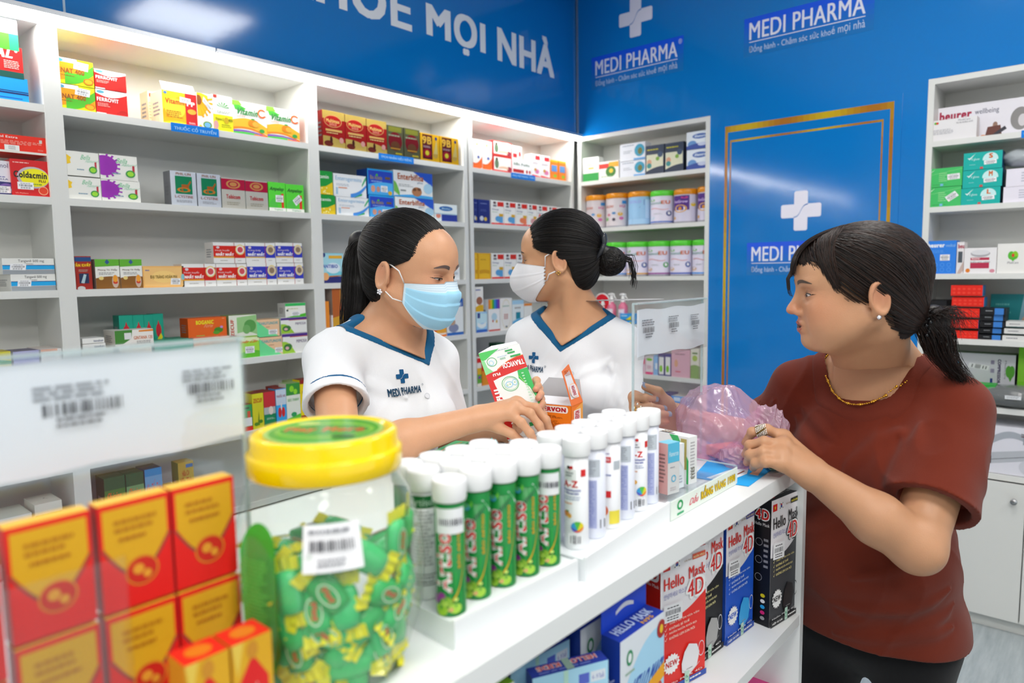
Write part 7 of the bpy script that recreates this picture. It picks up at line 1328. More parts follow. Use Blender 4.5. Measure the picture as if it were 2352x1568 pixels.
def shoes_legs(name, O, R, hipz, col, parent, w=1.0, label=None, feet=None, top=None, m='cloth'):
    L = lambda *p: O+R@V3(*p); az = math.atan2(R[1, 0], R[0, 0]); f = V3(math.cos(az), math.sin(az), 0); l = V3(-f[1], f[0], 0)
    c = L(-.005, 0, hipz); pr = [P('e', c, V3(.118*w, .168*w, .11), R=frame_of(math.degrees(az)), k=.05), P('e', c+(0, 0, .08), V3(.105*w, .152*w, .10), R=frame_of(math.degrees(az)), k=.05)]
    ft = []
    for s in (1, -1):
        hp = c+l*.085*s*w; kn = hp*(1, 1, 0)+f*.02+l*.01*s+(0, 0, .44); an = hp*(1, 1, 0)+l*.012*s-f*.01+(0, 0, .06); ft.append(an)
        pr += [P('c', hp, kn, .088*w, .062*w, k=.04), P('c', kn, an, .060*w, .050, k=.03)]
    def post(p, d):
        d = np.maximum(d, .045-p[:, 2])
        return np.maximum(d, p[:, 2]-top) if top else d
    lo, hi = bounds(pr); V, F = mesh_sdf(pr, lo, hi, .008, post); o = fast_mesh(name, V, F, col, [m], parent)
    for an in ft:
        b = MB(); b.ball(an*(1, 1, 0)+f*.055+(0, 0, .028), (.115, .045, .034), '26262a', 'gloss', 18, R=frame_of(math.degrees(az)))
        b.v = [(x, y, max(z, .002)) for x, y, z in b.v]; b.build('shoe', parent)
    return o
CR2 = lambda cy, cz, s: [e for e in cross(cy, cz, s, '14588a', 'f2f3f6')]
BLK = ('100c0b', '0a0808', '181210', '120e0c'); BRN = ('170e0b', '22140e', '2e1a11', '100a08')
# ---- 1: pony tail, pale blue mask
CUT1 = dict(cx=-.012, rx=.066, ry=.076, zv=-.040, yc=.040, zt=.012, hw=.074, tilt=.1, zlo=.004, sl=-.25)
CUT2 = dict(cx=-.010, rx=.070, ry=.082, zv=-.046, yc=-.016, zt=.012, hw=.080, tilt=.1, zlo=.004, sl=-.25)
CUT3 = dict(cx=-.004, rx=.074, ry=.092, tilt=.1, zlo=-.2)
def staff1():
    rng = random.Random(5); t = person('woman in white tunic and pale blue mask with a black ponytail, sorting cartons')
    Oh, Rh, Sh = dp(942, 622, 1.50), frame_of(-71, 9, 2), V3(1.02, 1.03, 1.03); O, R = dp(903, 772, 1.55), frame_of(-98, 7)
    hp = head_prims(Oh, Rh, *Sh, lips=False); L = lambda *p: O+R@V3(*p); LH = lambda *p: Oh+Rh@(V3(*p)*Sh); w = .93
    dq = {1: (-.022, -.03)}; tor = torso_prims(O, R, w, .98, .85, g=-.001, drop=dq)
    sh = {1: L(-.008, .126*w, -.075), -1: L(-.008, -.152*w, -.045)}
    er, wr_ = dp(783, 1052, 1.29), dp(1098, 960, 1.375); el, wl = dp(1035, 1030, 1.74), dp(1172, 985, 1.52)
    arms = [P('c', sh[-1], er, .044, .037, k=.03), P('c', er, er*.55+wr_*.45, .037, .035, k=.02), P('c', er*.55+wr_*.45, wr_, .035, .024, k=.02), P('c', sh[1], el, .044, .036, k=.03), P('c', el, wl, .036, .024, k=.02)]
    d = lambda *q: dp(*q)
    K = np.array([d(1170, 950, 1.37), d(1180, 934, 1.38), d(1188, 926, 1.40), d(1186, 924, 1.42)])
    F1 = [[d(1197, 970, 1.36), d(1217, 994, 1.36), d(1232, 1018, 1.37)], [d(1217, 948, 1.37), d(1238, 976, 1.37), d(1251, 1008, 1.38)], [d(1230, 936, 1.39), d(1254, 964, 1.39), d(1269, 1000, 1.40)], [d(1224, 936, 1.42), d(1246, 962, 1.42), d(1260, 990, 1.425)]]
    T1 = [wr_*.7+d(1130, 975, 1.38)*.3, d(1145, 982, 1.37), d(1176, 996, 1.37), d(1200, 1014, 1.38)]
    h1 = hand(wr_, K, F1, T1, r=.0082, pr=.0145)
    K2 = np.array([d(1222, 948, 1.53), d(1226, 925, 1.535), d(1226, 903, 1.54), d(1222, 884, 1.545)])
    F2 = [[d(1243, 944, 1.50), d(1248, 952, 1.47), d(1240, 956, 1.45)], [d(1242, 916, 1.505), d(1245, 928, 1.475), d(1238, 936, 1.45)], [d(1238, 893, 1.51), d(1241, 905, 1.48), d(1236, 914, 1.455)], [d(1232, 874, 1.52), d(1235, 886, 1.49), d(1230, 894, 1.465)]]
    h2 = hand(wl, K2, F2, [wl, d(1186, 980, 1.46), d(1190, 985, 1.44), d(1185, 975, 1.425)], r=.008, pr=.014)
    neck = [P('c', LH(-.026, 0, -.05), L(-.012, 0, .0), .050, .054, k=.022), P('c', L(-.01, 0, .02), L(.035, 0, -.06), .04, .05, k=.04)]
    cut = cutfn(O, R, 'v', CUT1); tp = torso_prims(O, R, w, 1.02, .88, g=.006, drop=dq)
    body = hp+[under(neck+tor, tp, cut, O, R)]+arms+h1+h2
    bd = lambda p, q: np.maximum(q, (O[2]-.60)-p[:, 2])
    lo, hi = bounds(body); V, F = mesh_sdf(body, lo, hi, HH, bd)
    c = skin_cols(V, SK['a'], [(LH(.08, -.04, -.02), .03, 'd88f74', .35), (LH(.1, 0, -.03), .02, 'dc9880', .3), (LH(.072, -.031, .008), .016, 'c08a74', .5), (LH(-.02, -.08, -.0), .02, 'd88870', .35)]+[(f[-1], .012, 'e08a78', .5) for f in F1+F2])
    o = fast_mesh('body', V, F, c, ['skin', 'lip', 'gloss'], t)
    nb = MB()
    for f in F2[:3]: nail(nb, f[1], f[2], f[2]-dp(1180, 900, 1.40), 'e8b8a8')
    join_mb(o, nb)
    join_mb(o, face_art(hp, Oh, Rh, Sh, [eye_els(1, .0012, .0022), eye_els(-1, .0012, .0022), brow_els(1, '5a4a46', .019), brow_els(-1, '5a4a46', .019)]))
    # mask
    mp = [q for q in head_prims(Oh, Rh, *Sh, lips=False) if q.kind != 't' and not q.sub][:16]; mp = mp+[P('e', LH(.078, 0, -.055), V3(.030, .036, .045), R=Rh, k=.03)]
    def mf(a, b_):
        zt = -.010-.008*abs(a)**1.5+.004*(abs(a) < .2); zb = -.115+.058*abs(a)**2.2; z = zb+(zt-zb)*b_
        saw = (b_*3.4) % 1; ex = .0035+(.0034*saw if .1 < b_ < .8 else 0)*(1-abs(a)**4)+.006*max(0, 1-abs(a)*4)*max(0, b_-.5)*2; col = 'a6dcf8' if b_ < .84 else ('e4f2fb' if int(b_*60) % 3 else 'c4dcec')
        if b_ < .06 or abs(a) > .965: col = 'd4ecfa'
        return math.radians(67*a), z, ex, col
    mo, base = shell(mp, Oh, Rh, Sh, 61, 45, mf, 'face_mask', t, 'mask'); mo['label'] = 'pale blue pleated surgical mask'
    b = MB()
    for s, i in ((-1, 0), (1, -1)):
        b.tube([base[i, -2], LH(.02, .078*s, .006), LH(-.004, .079*s, .018)], .0014, 'f4f6f8', 'mask', 6); b.tube([base[i, 2], LH(.012, .080*s, -.050), LH(-.014, .078*s, -.034)], .0014, 'f4f6f8', 'mask', 6)
    b.build('ear_loop', mo)
    # hair
    fx = [(-.1, -.045), (-.06, -.034), (-.03, -.036), (-.008, -.032), (.012, .004), (.028, .036), (.05, .052), (.075, .064), (.088, .072), (.1, .09), (.2, .09)]
    pr, post = cap_shape(Oh, Rh, Sh, .009, fx); ho = hair_cap(pr, post, '0c0908', t, .003)
    T = LH(-.108, 0, .052); b = MB(); dirs = cap_dirs(fx, 1700, rng); S0 = Oh+(dirs*Sh)@Rh.T
    strands(pr, LH(-.016, 0, .03), S0, T, 12, .0006, BLK, rng, mb=b)
    b.tube([T+R[:, 2]*0+V3(math.cos(a), 0, math.sin(a))*.016 for a in np.linspace(0, 6.28, 16)], .004, '1a1a20', 'cloth', 6)
    path = [T, dp(828, 556, 1.56), dp(824, 600, 1.57), dp(826, 655, 1.56), dp(822, 715, 1.555), dp(802, 775, 1.55)]
    core = [P('c', path[i], path[i+1], (.012, .024, .030, .033, .028)[i], (.024, .030, .033, .028, .012)[i], k=.01) for i in range(5)]
    lo, hi = bounds(core, .01); V2, F2_ = mesh_sdf(core, lo, hi, .005); fast_mesh('ponytail', V2, F2_, '100c0a', ['hair'], t)
    bundle(b, path, [.010, .024, .036, .040, .038, .020], 650, .0009, BLK, rng, wave=.003); b.build('hair_strands', ho)
    b = MB(); e = LH(-.014, -.0868, -.040); b.ball(e, .0028, 'e8e8f0', 'metal', 8)
    for k in range(5): b.ball(e+Rh@V3(math.cos(k*1.256), -.3, math.sin(k*1.256))*.0042, .0022, 'f4f4fa', 'gloss', 8)
    b.build('earring', t)['label'] = 'flower shaped crystal earring'
    # tunic
    gp = list(tp)+[sleeve(sh[-1]+(0, 0, .004), sh[-1]*.52+er*.48, .053, .066, .035), sleeve(sh[1]+(0, 0, .004), sh[1]*.35+el*.65, .052, .058, .035)]
    hem = (V3(0, 0, .68), V3(0, 0, 1))
    folds = [(sh[-1]+R@V3(.04, .03, -.03), L(.07, -.02, -.12), .006), (sh[-1]+R@V3(.03, .04, -.07), L(.08, -.05, -.20), .006), (L(.05, -.10, -.14), L(.09, -.03, -.27), .005)]
    g, f_, prs, po = garment('tunic', gp, cut, t, 'cloth', 'eff1f5', hem=hem, folds=folds); g['label'] = 'white short sleeved uniform tunic'
    neckband(O, R, cut, prs, po, t, '14608e')
    hc = sh[-1]*.52+er*.48; dr = nrm(er-sh[-1])
    trim('sleeve_piping', [q for q in prs if hasattr(q, 'clip')][:1], lambda p, q: q, lambda p: np.abs((p-hc)@dr+.020)-.0022, t, 'cloth', '1c6090', .0024)
    els = CR2(-.024, -.070, .028)+[('t', 'MEDI PHARMA', -.064, -.107, .018, -.092, '16405e', .05), ('o', .022, -.091, .002, .002, .3, '16405e')]
    on_front(prs, po, O, R, els, 'cloth', .0018).build('chest_logo', g, label='dark blue embroidered cross and lettering')
    bt = on_front(prs, po, O, R, [('e', .030, -.115, .0055, .0055, 'e4e6ec'), ('o', .030, -.115, .0055, .0055, .25, 'cdd0d8')], 'gloss', .003); bt.build('button', g)
    shoes_legs('trousers', O, R, -.545, '24262c', t, .98)
def neckband(O, R, cut, prs, po, t, col, wd=.0155, h=.0026):
    q = [x for x in prs]; lo = O+R@V3(-.12, -.12, -.16); hi = O+R@V3(.14, .12, .1); lo, hi = np.minimum(lo, hi)-.03, np.maximum(lo, hi)+.03
    def post(p, d): return np.maximum(np.maximum(po(p, d)-.0024, cut(p)-wd), -po(p, d)-.006)
    V, F = mesh_sdf(q, lo, hi, h, post); o = fast_mesh('neckband', relax(V, F, 5), F, col, ['cloth'], t); o['label'] = 'blue contrasting neckband' if col[:2] == '14' else 'ribbed neckband'
# ---- 2: bun, white mask, looking away
def staff2():
    rng = random.Random(8); t = person('woman in white tunic and white mask, hair in a clipped bun, looking away')
    Oh, Rh, Sh = dp(1284, 594, 1.87), frame_of(116, 2, 0), V3(1.0, 1.0, 1.0); O, R = dp(1316, 742, 1.90), frame_of(206, 4)
    hp = head_prims(Oh, Rh, *Sh, lips=False); L = lambda *p: O+R@V3(*p); LH = lambda *p: Oh+Rh@(V3(*p)*Sh); w = .90
    dq = {1: (-.006, -.022), -1: (-.006, -.012)}; tor = torso_prims(O, R, w, .95, .78, g=-.001, drop=dq); sh = {1: L(-.008, .145*w, -.066), -1: L(-.008, -.145*w, -.056)}
    el, er = dp(1432, 985, 1.86), dp(1178, 960, 1.97); wl, wr_ = el+V3(-.04, .0, -.22), er+V3(.03, -.0, -.22)
    arms = [P('c', sh[1], el, .042, .035, k=.03), P('c', el, wl, .035, .023, k=.02), P('c', sh[-1], er, .042, .035, k=.03), P('c', er, wr_, .035, .023, k=.02)]
    hs = []
    for W_, dx in ((wl, -1), (wr_, 1)):
        f = nrm(V3(-.12, -.08, -1)); s_ = nrm(np.cross(f, (1, 0, 0))); K = np.array([W_+f*.075+s_*q for q in (-.026, -.009, .009, .024)])
        Fs = [[K[i]+f*.036*l-V3(0, 0, .004), K[i]+f*.056*l-V3(0, 0, .012), K[i]+f*.07*l-V3(0, 0, .022)] for i, l in enumerate((.9, 1, .95, .75))]
        hs += hand(W_, K, Fs, [W_+f*.02, W_+f*.04-s_*.03*dx, W_+f*.065-s_*.042*dx, W_+f*.085-s_*.044*dx], r=.0078, pr=.013)
    neck = [P('c', LH(-.026, 0, -.05), L(-.012, 0, .0), .049, .054, k=.03), P('c', L(-.01, 0, .02), L(.035, 0, -.06), .04, .05, k=.04), P('c', LH(-.03, .045, -.06), L(.045, .0, -.035), .012, .014, k=.03), P('c', L(-.02, .06, .0), L(-.01, .02, .05), .03, .03, k=.04)]
    cut = cutfn(O, R, 'v', CUT2); tp = torso_prims(O, R, w, 1.0, .8, g=.008, drop=dq)
    body = hp+[under(neck+tor, tp, cut, O, R)]+arms+hs; bd = lambda p, q: np.maximum(q, (O[2]-.60)-p[:, 2])
    lo, hi = bounds(body); V, F = mesh_sdf(body, lo, hi, HH+.0006, bd)
    c = skin_cols(V, SK['b'], [(LH(-.02, .08, 0), .02, 'd88870', .35), (L(.06, 0, -.05), .04, 'e0b088', .4)]); o = fast_mesh('body', V, F, c, ['skin', 'lip'], t)
    join_mb(o, face_art(hp, Oh, Rh, Sh, [eye_els(1, .003, .003), eye_els(-1, .003, .003), brow_els(1), brow_els(-1)]))
    mp = [q for q in head_prims(Oh, Rh, *Sh, lips=False) if q.kind != 't' and not q.sub][:16]+[P('e', LH(.080, 0, -.050), V3(.046, .034, .052), R=Rh, k=.03)]
    def mf(a, b_):
        sc = .0022*math.sin(b_*40)*(abs(a) > .9); zt = -.004-.016*abs(a)**1.3; zb = -.118+.055*abs(a)**1.8; z = zb+(zt-zb)*b_
        ex = .004+.008*(1-abs(a)**1.5)*math.exp(-((b_-.45)/.3)**2)+.0012*(abs(b_-.33) < .03)+.0012*(abs(b_-.68) < .03)
        return math.radians(70*a)*(1-.03*math.sin(b_*30)*(abs(a) > .97)), z, ex, 'f0f0f4'
    mo, base = shell(mp, Oh, Rh, Sh, 57, 39, mf, 'face_mask', t, 'mask'); mo['label'] = 'white boat shaped mask'
    b = MB()
    for s, i in ((-1, 0), (1, -1)):
        b.tube([base[i, -4], LH(.02, .079*s, .006), LH(-.006, .079*s, .020)], .0016, 'f4f6f8', 'mask', 6); b.tube([base[i, 6], LH(.012, .082*s, -.040), LH(-.014, .079*s, -.030)], .0016, 'f4f6f8', 'mask', 6)
    b.build('ear_loop', mo)
    fx = [(-.12, -.055), (-.08, -.050), (-.06, -.044), (-.03, -.040), (-.010, -.032), (.010, .004), (.018, .030), (.03, .054), (.05, .070), (.075, .078), (.088, .086), (.1, .1), (.2, .1)]
    pr, post = cap_shape(Oh, Rh, Sh, .013, fx, zlo=-.10, low=.006); ho = hair_cap(pr, post, '0c0908', t, .0032)
    T = LH(-.112, 0, .012); b = MB(); dirs = cap_dirs(fx, 1400, rng, zr=(-.085, .105)); S0 = Oh+(dirs*Sh)@Rh.T; strands(pr, LH(-.016, 0, .02), S0, T, 12, .0006, BLK, rng, mb=b)
    Bc = dp(1400, 600, 1.85); v, F_2 = mesh_sdf([P('e', Bc, (.041, .041, .037)), P('c', T, Bc, .022, .03, k=.01)], Bc-.09, Bc+.09, .0035); bn = fast_mesh('hair_bun', v, F_2, '110d0b', ['hair'], t)
    for i in range(150):      # strands wound round the bun
        n_ = nrm([rng.gauss(0, .35)+.5, rng.gauss(0, .35)+.6, rng.gauss(0, .3)+.2]); a = nrm(np.cross(n_, (0, 0, 1))); c_ = np.cross(n_, a); ph = rng.random()*6.28; q = rng.uniform(-.75, .75); l = rng.uniform(2, 4.5); rr_ = math.sqrt(1-q*q)
        b.tube([Bc+(n_*q+(a*math.cos(ph+l*k/11)+c_*math.sin(ph+l*k/11))*rr_)*V3(.0418, .0418, .0378)*(1+.02*rng.random()) for k in range(12)], .0013, BLK[i % 4], 'hair', 4, False)
    for i in range(26):       # loose ends
        p = Bc+V3(.012, -.026, .01)+V3(*[rng.uniform(-.008, .008) for _ in range(3)]); q = p+V3(.02, -.028, -.03-.03*rng.random())+V3(*[rng.uniform(-.006, .006) for _ in range(3)])
        b.tube([p, p*.6+q*.4+V3(.008, -.01, .012), q, q+V3(-.002, .002, -.02)], [.001, .001, .0008, .0004], BLK[0], 'hair', 4, False)
    b.build('hair_strands', ho)
    b = MB(); cc = dp(1377, 572, 1.82); ax = frame_of(296, 0)
    b.tube([cc+ax@V3(-.01, -.012, -.028), cc+ax@V3(.004, -.016, -.01), cc+ax@V3(.012, -.014, .008), cc+ax@V3(.012, -.01, .02)], [.004, .006, .0065, .004], '26292f', 'gloss', 8)
    b.ball(cc+ax@V3(.014, -.010, .024), (.010, .006, .018), '2c3036', 'gloss', 14); b.tube([cc+ax@V3(.0, -.014, .0), cc+ax@V3(-.014, -.012, .012), cc+ax@V3(-.014, -.012, -.02)], .003, '26292f', 'gloss', 6)
    b.build('hair_clip', t, label='dark grey plastic claw clip')
    b = MB(); e = LH(-.014, .0865, -.038)
    for k in range(3): b.ball(e+Rh@V3((k-1)*.004, .001, .003*(k % 2)), .0022, 'e0b858', 'metal', 8)
    b.ball(e+(0, 0, -.004), .002, 'e0b858', 'metal', 8); b.build('earring', t)['label'] = 'small gold earring'
    gp = list(tp)+[sleeve(sh[1]+(0, 0, .002), sh[1]*.12+el*.88, .052, .054, .035), sleeve(sh[-1]+(0, 0, .002), sh[-1]*.12+er*.88, .052, .054, .035)]
    folds = [(sh[1]+R@V3(.04, -.02, -.02), L(.085, .03, -.14), .006), (sh[1]+R@V3(.045, -.005, -.07), sh[1]+R@V3(.06, -.01, -.17), .008), (L(.06, .11, -.10), L(.09, .06, -.25), .006), (L(.05, -.10, -.08), L(.09, -.05, -.2), .006), (sh[1]+R@V3(.06, -.035, -.05), sh[1]*.4+el*.6+R@V3(.05, -.045, 0), -.009), (sh[1]+R@V3(.05, -.005, -.04), sh[1]*.3+el*.7+R@V3(.05, .0, 0), .005)]
    g, f_, prs, po = garment('tunic', gp, cut, t, 'cloth', 'eff1f5', h=.0034, hem=(V3(0, 0, .68), V3(0, 0, 1)), folds=folds); g['label'] = 'white uniform tunic'
    neckband(O, R, cut, prs, po, t, '14608e', .017, .003)
    on_front(prs, po, O, R, CR2(-.098, -.085, .028)+[('t', 'MEDI PHARMA', -.135, -.118, -.066, -.105, '16405e', .05), ('o', -.062, -.104, .0025, .0025, .3, '16405e')], 'cloth', .0018).build('chest_logo', g, label='dark blue embroidered cross and lettering')
    on_front(prs, po, O, R, [('e', .012, -.118, .0055, .0055, 'e4e6ec'), ('o', .012, -.118, .0055, .0055, .25, 'cdd0d8')], 'gloss', .003).build('button', g)
    shoes_legs('trousers', O, R, -.545, '24262c', t, .98)
# ---- 3: the customer
def customer():
    rng = random.Random(11); t = person('woman customer in rust brown t-shirt and gold necklace at the counter end')
    Oh, Rh, Sh = dp(1966, 670, 1.27), frame_of(119, 1, -1), V3(1.04, 1.04, .97); O, R = dp(2000, 868, 1.41), frame_of(174, 6)
    hp = head_prims(Oh, Rh, *Sh, jaw=1.15, open_=.0022); L = lambda *p: O+R@V3(*p); LH = lambda *p: Oh+Rh@(V3(*p)*Sh); w = .97
    tor = torso_prims(O, R, w, 1.12, 1.15, g=.001)+[P('e', L(.04, 0, -.36), (.11, .14, .12), R=R, k=.05)]
    sh = {1: L(-.008, .148*w, -.065), -1: L(-.008, -.15*w, -.060)}       # 1 = her left = image right? see below
    # facing -x: her left (+y local) points to -y in the room, that is to the image right
    el, wl = dp(2108, 1258, 1.21), dp(1864, 1085, 1.235); er, wr_ = dp(1752, 1012, 1.62), dp(1562, 962, 1.50)
    mid = el*.62+wl*.38
    arms = [P('c', sh[1], el, .052, .041, k=.03), P('c', el, mid, .042, .043, k=.02), P('c', mid, wl, .043, .0265, k=.02), P('c', sh[-1], er, .052, .044, k=.03), P('c', er, wr_, .043, .026, k=.02)]
    d = dp
    K = np.array([d(1800, 1003, 1.275), d(1800, 1022, 1.25), d(1796, 1043, 1.235), d(1796, 1064, 1.225)])
    F1 = [[d(1762, 986, 1.275), d(1728, 992, 1.285), d(1712, 1016, 1.30)], [d(1755, 1014, 1.25), d(1722, 1022, 1.265), d(1712, 1044, 1.285)], [d(1752, 1038, 1.235), d(1722, 1044, 1.25), d(1716, 1062, 1.27)], [d(1758, 1060, 1.225), d(1736, 1064, 1.24), d(1730, 1074, 1.255)]]
    T1 = [d(1848, 1060, 1.26), d(1815, 1035, 1.29), d(1775, 1030, 1.31), d(1740, 1034, 1.315)]
    h1 = hand(wl, K, F1, T1, r=.0088, pr=.0155)
    K2 = np.array([d(1458, 912, 1.50), d(1462, 936, 1.49), d(1468, 955, 1.48), d(1478, 970, 1.475)])
    F2 = [[d(1456, 913, 1.455), d(1482, 914, 1.445), d(1502, 917, 1.45)], [d(1462, 937, 1.445), d(1495, 935, 1.435), d(1520, 938, 1.445)], [d(1470, 957, 1.44), d(1505, 952, 1.43), d(1531, 952, 1.44)], [d(1480, 973, 1.44), d(1508, 970, 1.43), d(1530, 968, 1.44)]]
    T2 = [d(1540, 955, 1.48), d(1532, 925, 1.465), d(1512, 899, 1.455), d(1482, 888, 1.45)]
    h2 = hand(wr_, K2, F2, T2, r=.0088, pr=.016)+[P('c', d(1525, 930, 1.48), d(1505, 965, 1.48), .022, .020, k=.012)]
    neck = [P('c', LH(-.030, 0, -.05), L(-.015, 0, .0), .058, .064, k=.03), P('c', LH(.02, 0, -.085), L(.02, 0, .0), .03, .045, k=.035), P('c', L(-.01, 0, .02), L(.045, 0, -.06), .045, .05, k=.04), P('c', L(-.02, .045, .005), L(-.015, .03, .06), .034, .03, k=.05)]
    cut = cutfn(O, R, 'c', CUT3); tp = torso_prims(O, R, w, 1.14, 1.15, g=.012)+[P('e', L(.035, 0, -.36), (.122, .158, .14), R=R, k=.05)]
    body = hp+[under(neck+tor, tp, cut, O, R)]+arms+h1+h2; bd = lambda p, q: np.maximum(q, (O[2]-.49)-p[:, 2])
    lo, hi = bounds(body); V, F = mesh_sdf(body, lo, hi, HH, bd)
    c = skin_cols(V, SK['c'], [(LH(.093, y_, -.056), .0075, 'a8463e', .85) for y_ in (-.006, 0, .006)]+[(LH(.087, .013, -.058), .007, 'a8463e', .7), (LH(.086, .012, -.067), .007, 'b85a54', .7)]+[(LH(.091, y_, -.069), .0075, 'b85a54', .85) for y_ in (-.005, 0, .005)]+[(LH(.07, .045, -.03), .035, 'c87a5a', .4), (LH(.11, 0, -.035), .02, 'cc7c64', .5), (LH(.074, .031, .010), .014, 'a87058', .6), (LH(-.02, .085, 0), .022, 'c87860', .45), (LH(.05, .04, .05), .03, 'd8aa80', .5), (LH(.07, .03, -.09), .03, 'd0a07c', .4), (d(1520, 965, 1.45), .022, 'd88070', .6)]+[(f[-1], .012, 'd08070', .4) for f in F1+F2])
    o = fast_mesh('body', V, F, c, ['skin', 'lip', 'gloss'], t)
    lips = [('w', -.0205, .0205, (-.0605, -.0605, 0), (-.0605, -.0605, .0078), 'a8443c'), ('w', -.0185, .0185, (-.0655, -.0655, -.0085), (-.0655, -.0655, .0012), 'bc5c56'), ('w', -.019, .019, (-.0603, -.0603, -.0054), (-.0603, -.0603, .0008), '3a1412')]
    join_mb(o, face_art(hp, Oh, Rh, Sh, [eye_els(1, .0034, .0024, (.001, .0)), eye_els(-1, .0034, .0024, (.001, 0)), brow_els(1, '4e4038', .0195), brow_els(-1, '4e4038', .0195), lips], lift=.0006))
    nb = MB()
    for f in F2[:3]: nail(nb, f[1], f[2]+(f[2]-f[1])*.2, (f[2]-R_up*.0) if False else nrm(f[2]-CP)*-1+V3(0, 0, .35), '8c92a6', .006, .010)
    nail(nb, T2[2], T2[3]+(T2[3]-T2[2])*.12, nrm(T2[3]-CP)*-.7+V3(0, 0, .8), '8c92a6', .0075, .012); join_mb(o, nb)
    b = MB()      # wide pave ring on the front hand
    a, c_ = F1[0][0], F1[0][1]; ax = nrm(c_-a); q0 = a*.62+c_*.38; u_ = nrm(np.cross(ax, (0, 0, 1))); v_ = np.cross(ax, u_)
    for k in range(26):
        an = 6.283*k/26
        for j in range(7):
            b.ball(q0+ax*(-.0085+.0028*j)+(u_*math.cos(an+j*.12)+v_*math.sin(an+j*.12))*.0105, .0013, 'f4efe6' if (k+j) % 5 else '8a7038', 'metal', 6)
    b.tube([q0+ax*-.009, q0+ax*.009], .0102, '6a5230', 'metal', 24, False); b.build('ring', t, label='wide gold ring set with rows of clear stones')
    b = MB(); q0 = d(1461, 944, 1.425)
    for k in range(26): b.ball(q0+V3(rng.gauss(0, .004), rng.gauss(0, .004), rng.gauss(0, .007)), rng.uniform(.0015, .003), 'd8a848' if k % 3 else 'f0e8d8', 'metal', 6)
    b.build('ring', t, label='ornate gold flower ring')
    # hair
    fx = [(-.12, -.060), (-.07, -.050), (-.04, -.042), (-.014, -.032), (.008, .0), (.014, .028), (.03, .044), (.048, .056), (.058, .085), (.066, .12), (.2, .12)]
    pr, post = cap_shape(Oh, Rh, Sh, .010, fx, zlo=-.095, low=.008, extra=[((.03, 0, .056), (.064, .064, .050))]); ho = hair_cap(pr, post, '130c09', t, .003)
    T = LH(-.104, .004, -.056); part = LH(.035, .012, .116); b = MB(); dirs = cap_dirs(fx, 2000, rng, zr=(-.07, .112), a=.106, b_=.088, c=.096); S0 = Oh+(dirs*Sh)@Rh.T
    strands(pr, LH(-.016, 0, .02), S0, T, 13, .0006, BRN, rng, lift=.0025, mb=b)
    top = np.array([LH(.035+rng.gauss(0, .018), rng.gauss(.0, .03), .114) for _ in range(1600)]); strands(pr, LH(-.016, 0, .01), top, T+np.array([[rng.gauss(0, .008) for _ in range(3)] for _ in range(1600)]), 14, .0006, BRN, rng, lift=.0022, mb=b)
    fr_t = np.array([LH(.098+rng.gauss(0, .004), rng.uniform(-.05, .02), rng.uniform(.03, .062)) for _ in range(260)]); fr_s = np.array([LH(.040+rng.gauss(0, .01), rng.uniform(-.01, .02), .114) for _ in range(260)])
    strands(pr+hp[:3], LH(.0, 0, .02), fr_s, fr_t, 12, .0005, BRN, rng, lift=.003, mb=b)
    sd = np.array([LH(.052+rng.gauss(0, .006), .07, rng.uniform(-.0, .03)) for _ in range(260)]); strands(pr, LH(-.0, 0, .02), fr_s, sd, 12, .0005, BRN, rng, lift=.003, mb=b)
    for k in range(9):
        p = LH(.100, -.038+.004*k, .045); b.tube([p, p+Rh@V3(.008, -.004, -.018), p+Rh@V3(.006, -.006, -.036-.003*k % .01), p+Rh@V3(.002, -.004, -.05)], [.0009, .0008, .0006, .0003], BRN[k % 4], 'hair', 4, False)
    v, f2 = mesh_sdf([P('e', dp(2142, 738, 1.25), (.026, .026, .030)), P('c', T, dp(2142, 738, 1.25), .016, .022, k=.012)], dp(2142, 735, 1.25)-.09, dp(2142, 735, 1.25)+.09, .0035); fast_mesh('hair_knot', v, f2, '1a110e', ['hair'], t)
    bundle(b, [T, dp(2128, 722, 1.245), dp(2150, 712, 1.245), dp(2160, 750, 1.25)], [.012, .026, .038, .036], 600, .0006, BRN, rng, wave=.014)
    bundle(b, [dp(2120, 735, 1.25), dp(2150, 765, 1.25), dp(2158, 810, 1.26), dp(2186, 845, 1.27), dp(2214, 878, 1.285)], [.018, .032, .026, .018, .007], 420, .0006, BRN, rng, wave=.008)
    b.build('hair_strands', ho)
    b = MB(); tc = T+Rh@V3(-.004, .012, .0)
    for k in range(9): b.ball(tc+Rh@V3(rng.uniform(-.008, .008), rng.uniform(0, .014), (k-4)*.006), .004, '0c0c10', 'gloss', 10)
    b.build('hair_tie', t, label='shiny black beaded hair tie')
    b = MB(); e = LH(-.013, .0885, -.040); b.ball(e, (.0038, .003, .0038), 'f2f2f8', 'gloss', 10); b.ball(e, .0045, 'd8d8e0', 'metal', 4); b.build('earring', t)['label'] = 'square crystal stud earring'
    # t-shirt
    sl = sh[1]*.30+el*.70
    gp = torso_prims(O, R, w, 1.14, 1.15, g=.012)+[P('e', L(.035, 0, -.36), (.122, .158, .14), R=R, k=.05), P('e', L(.0, 0, -.52), (.128, .172, .11), R=R, k=.05), sleeve(sh[1]+(0, 0, .002), sl, .062, .082, .04, .062), sleeve(sh[-1]+(0, 0, .002), sh[-1]*.4+er*.6, .062, .074, .04)]
    A_ = sh[1]+R@V3(.05, -.02, -.06)
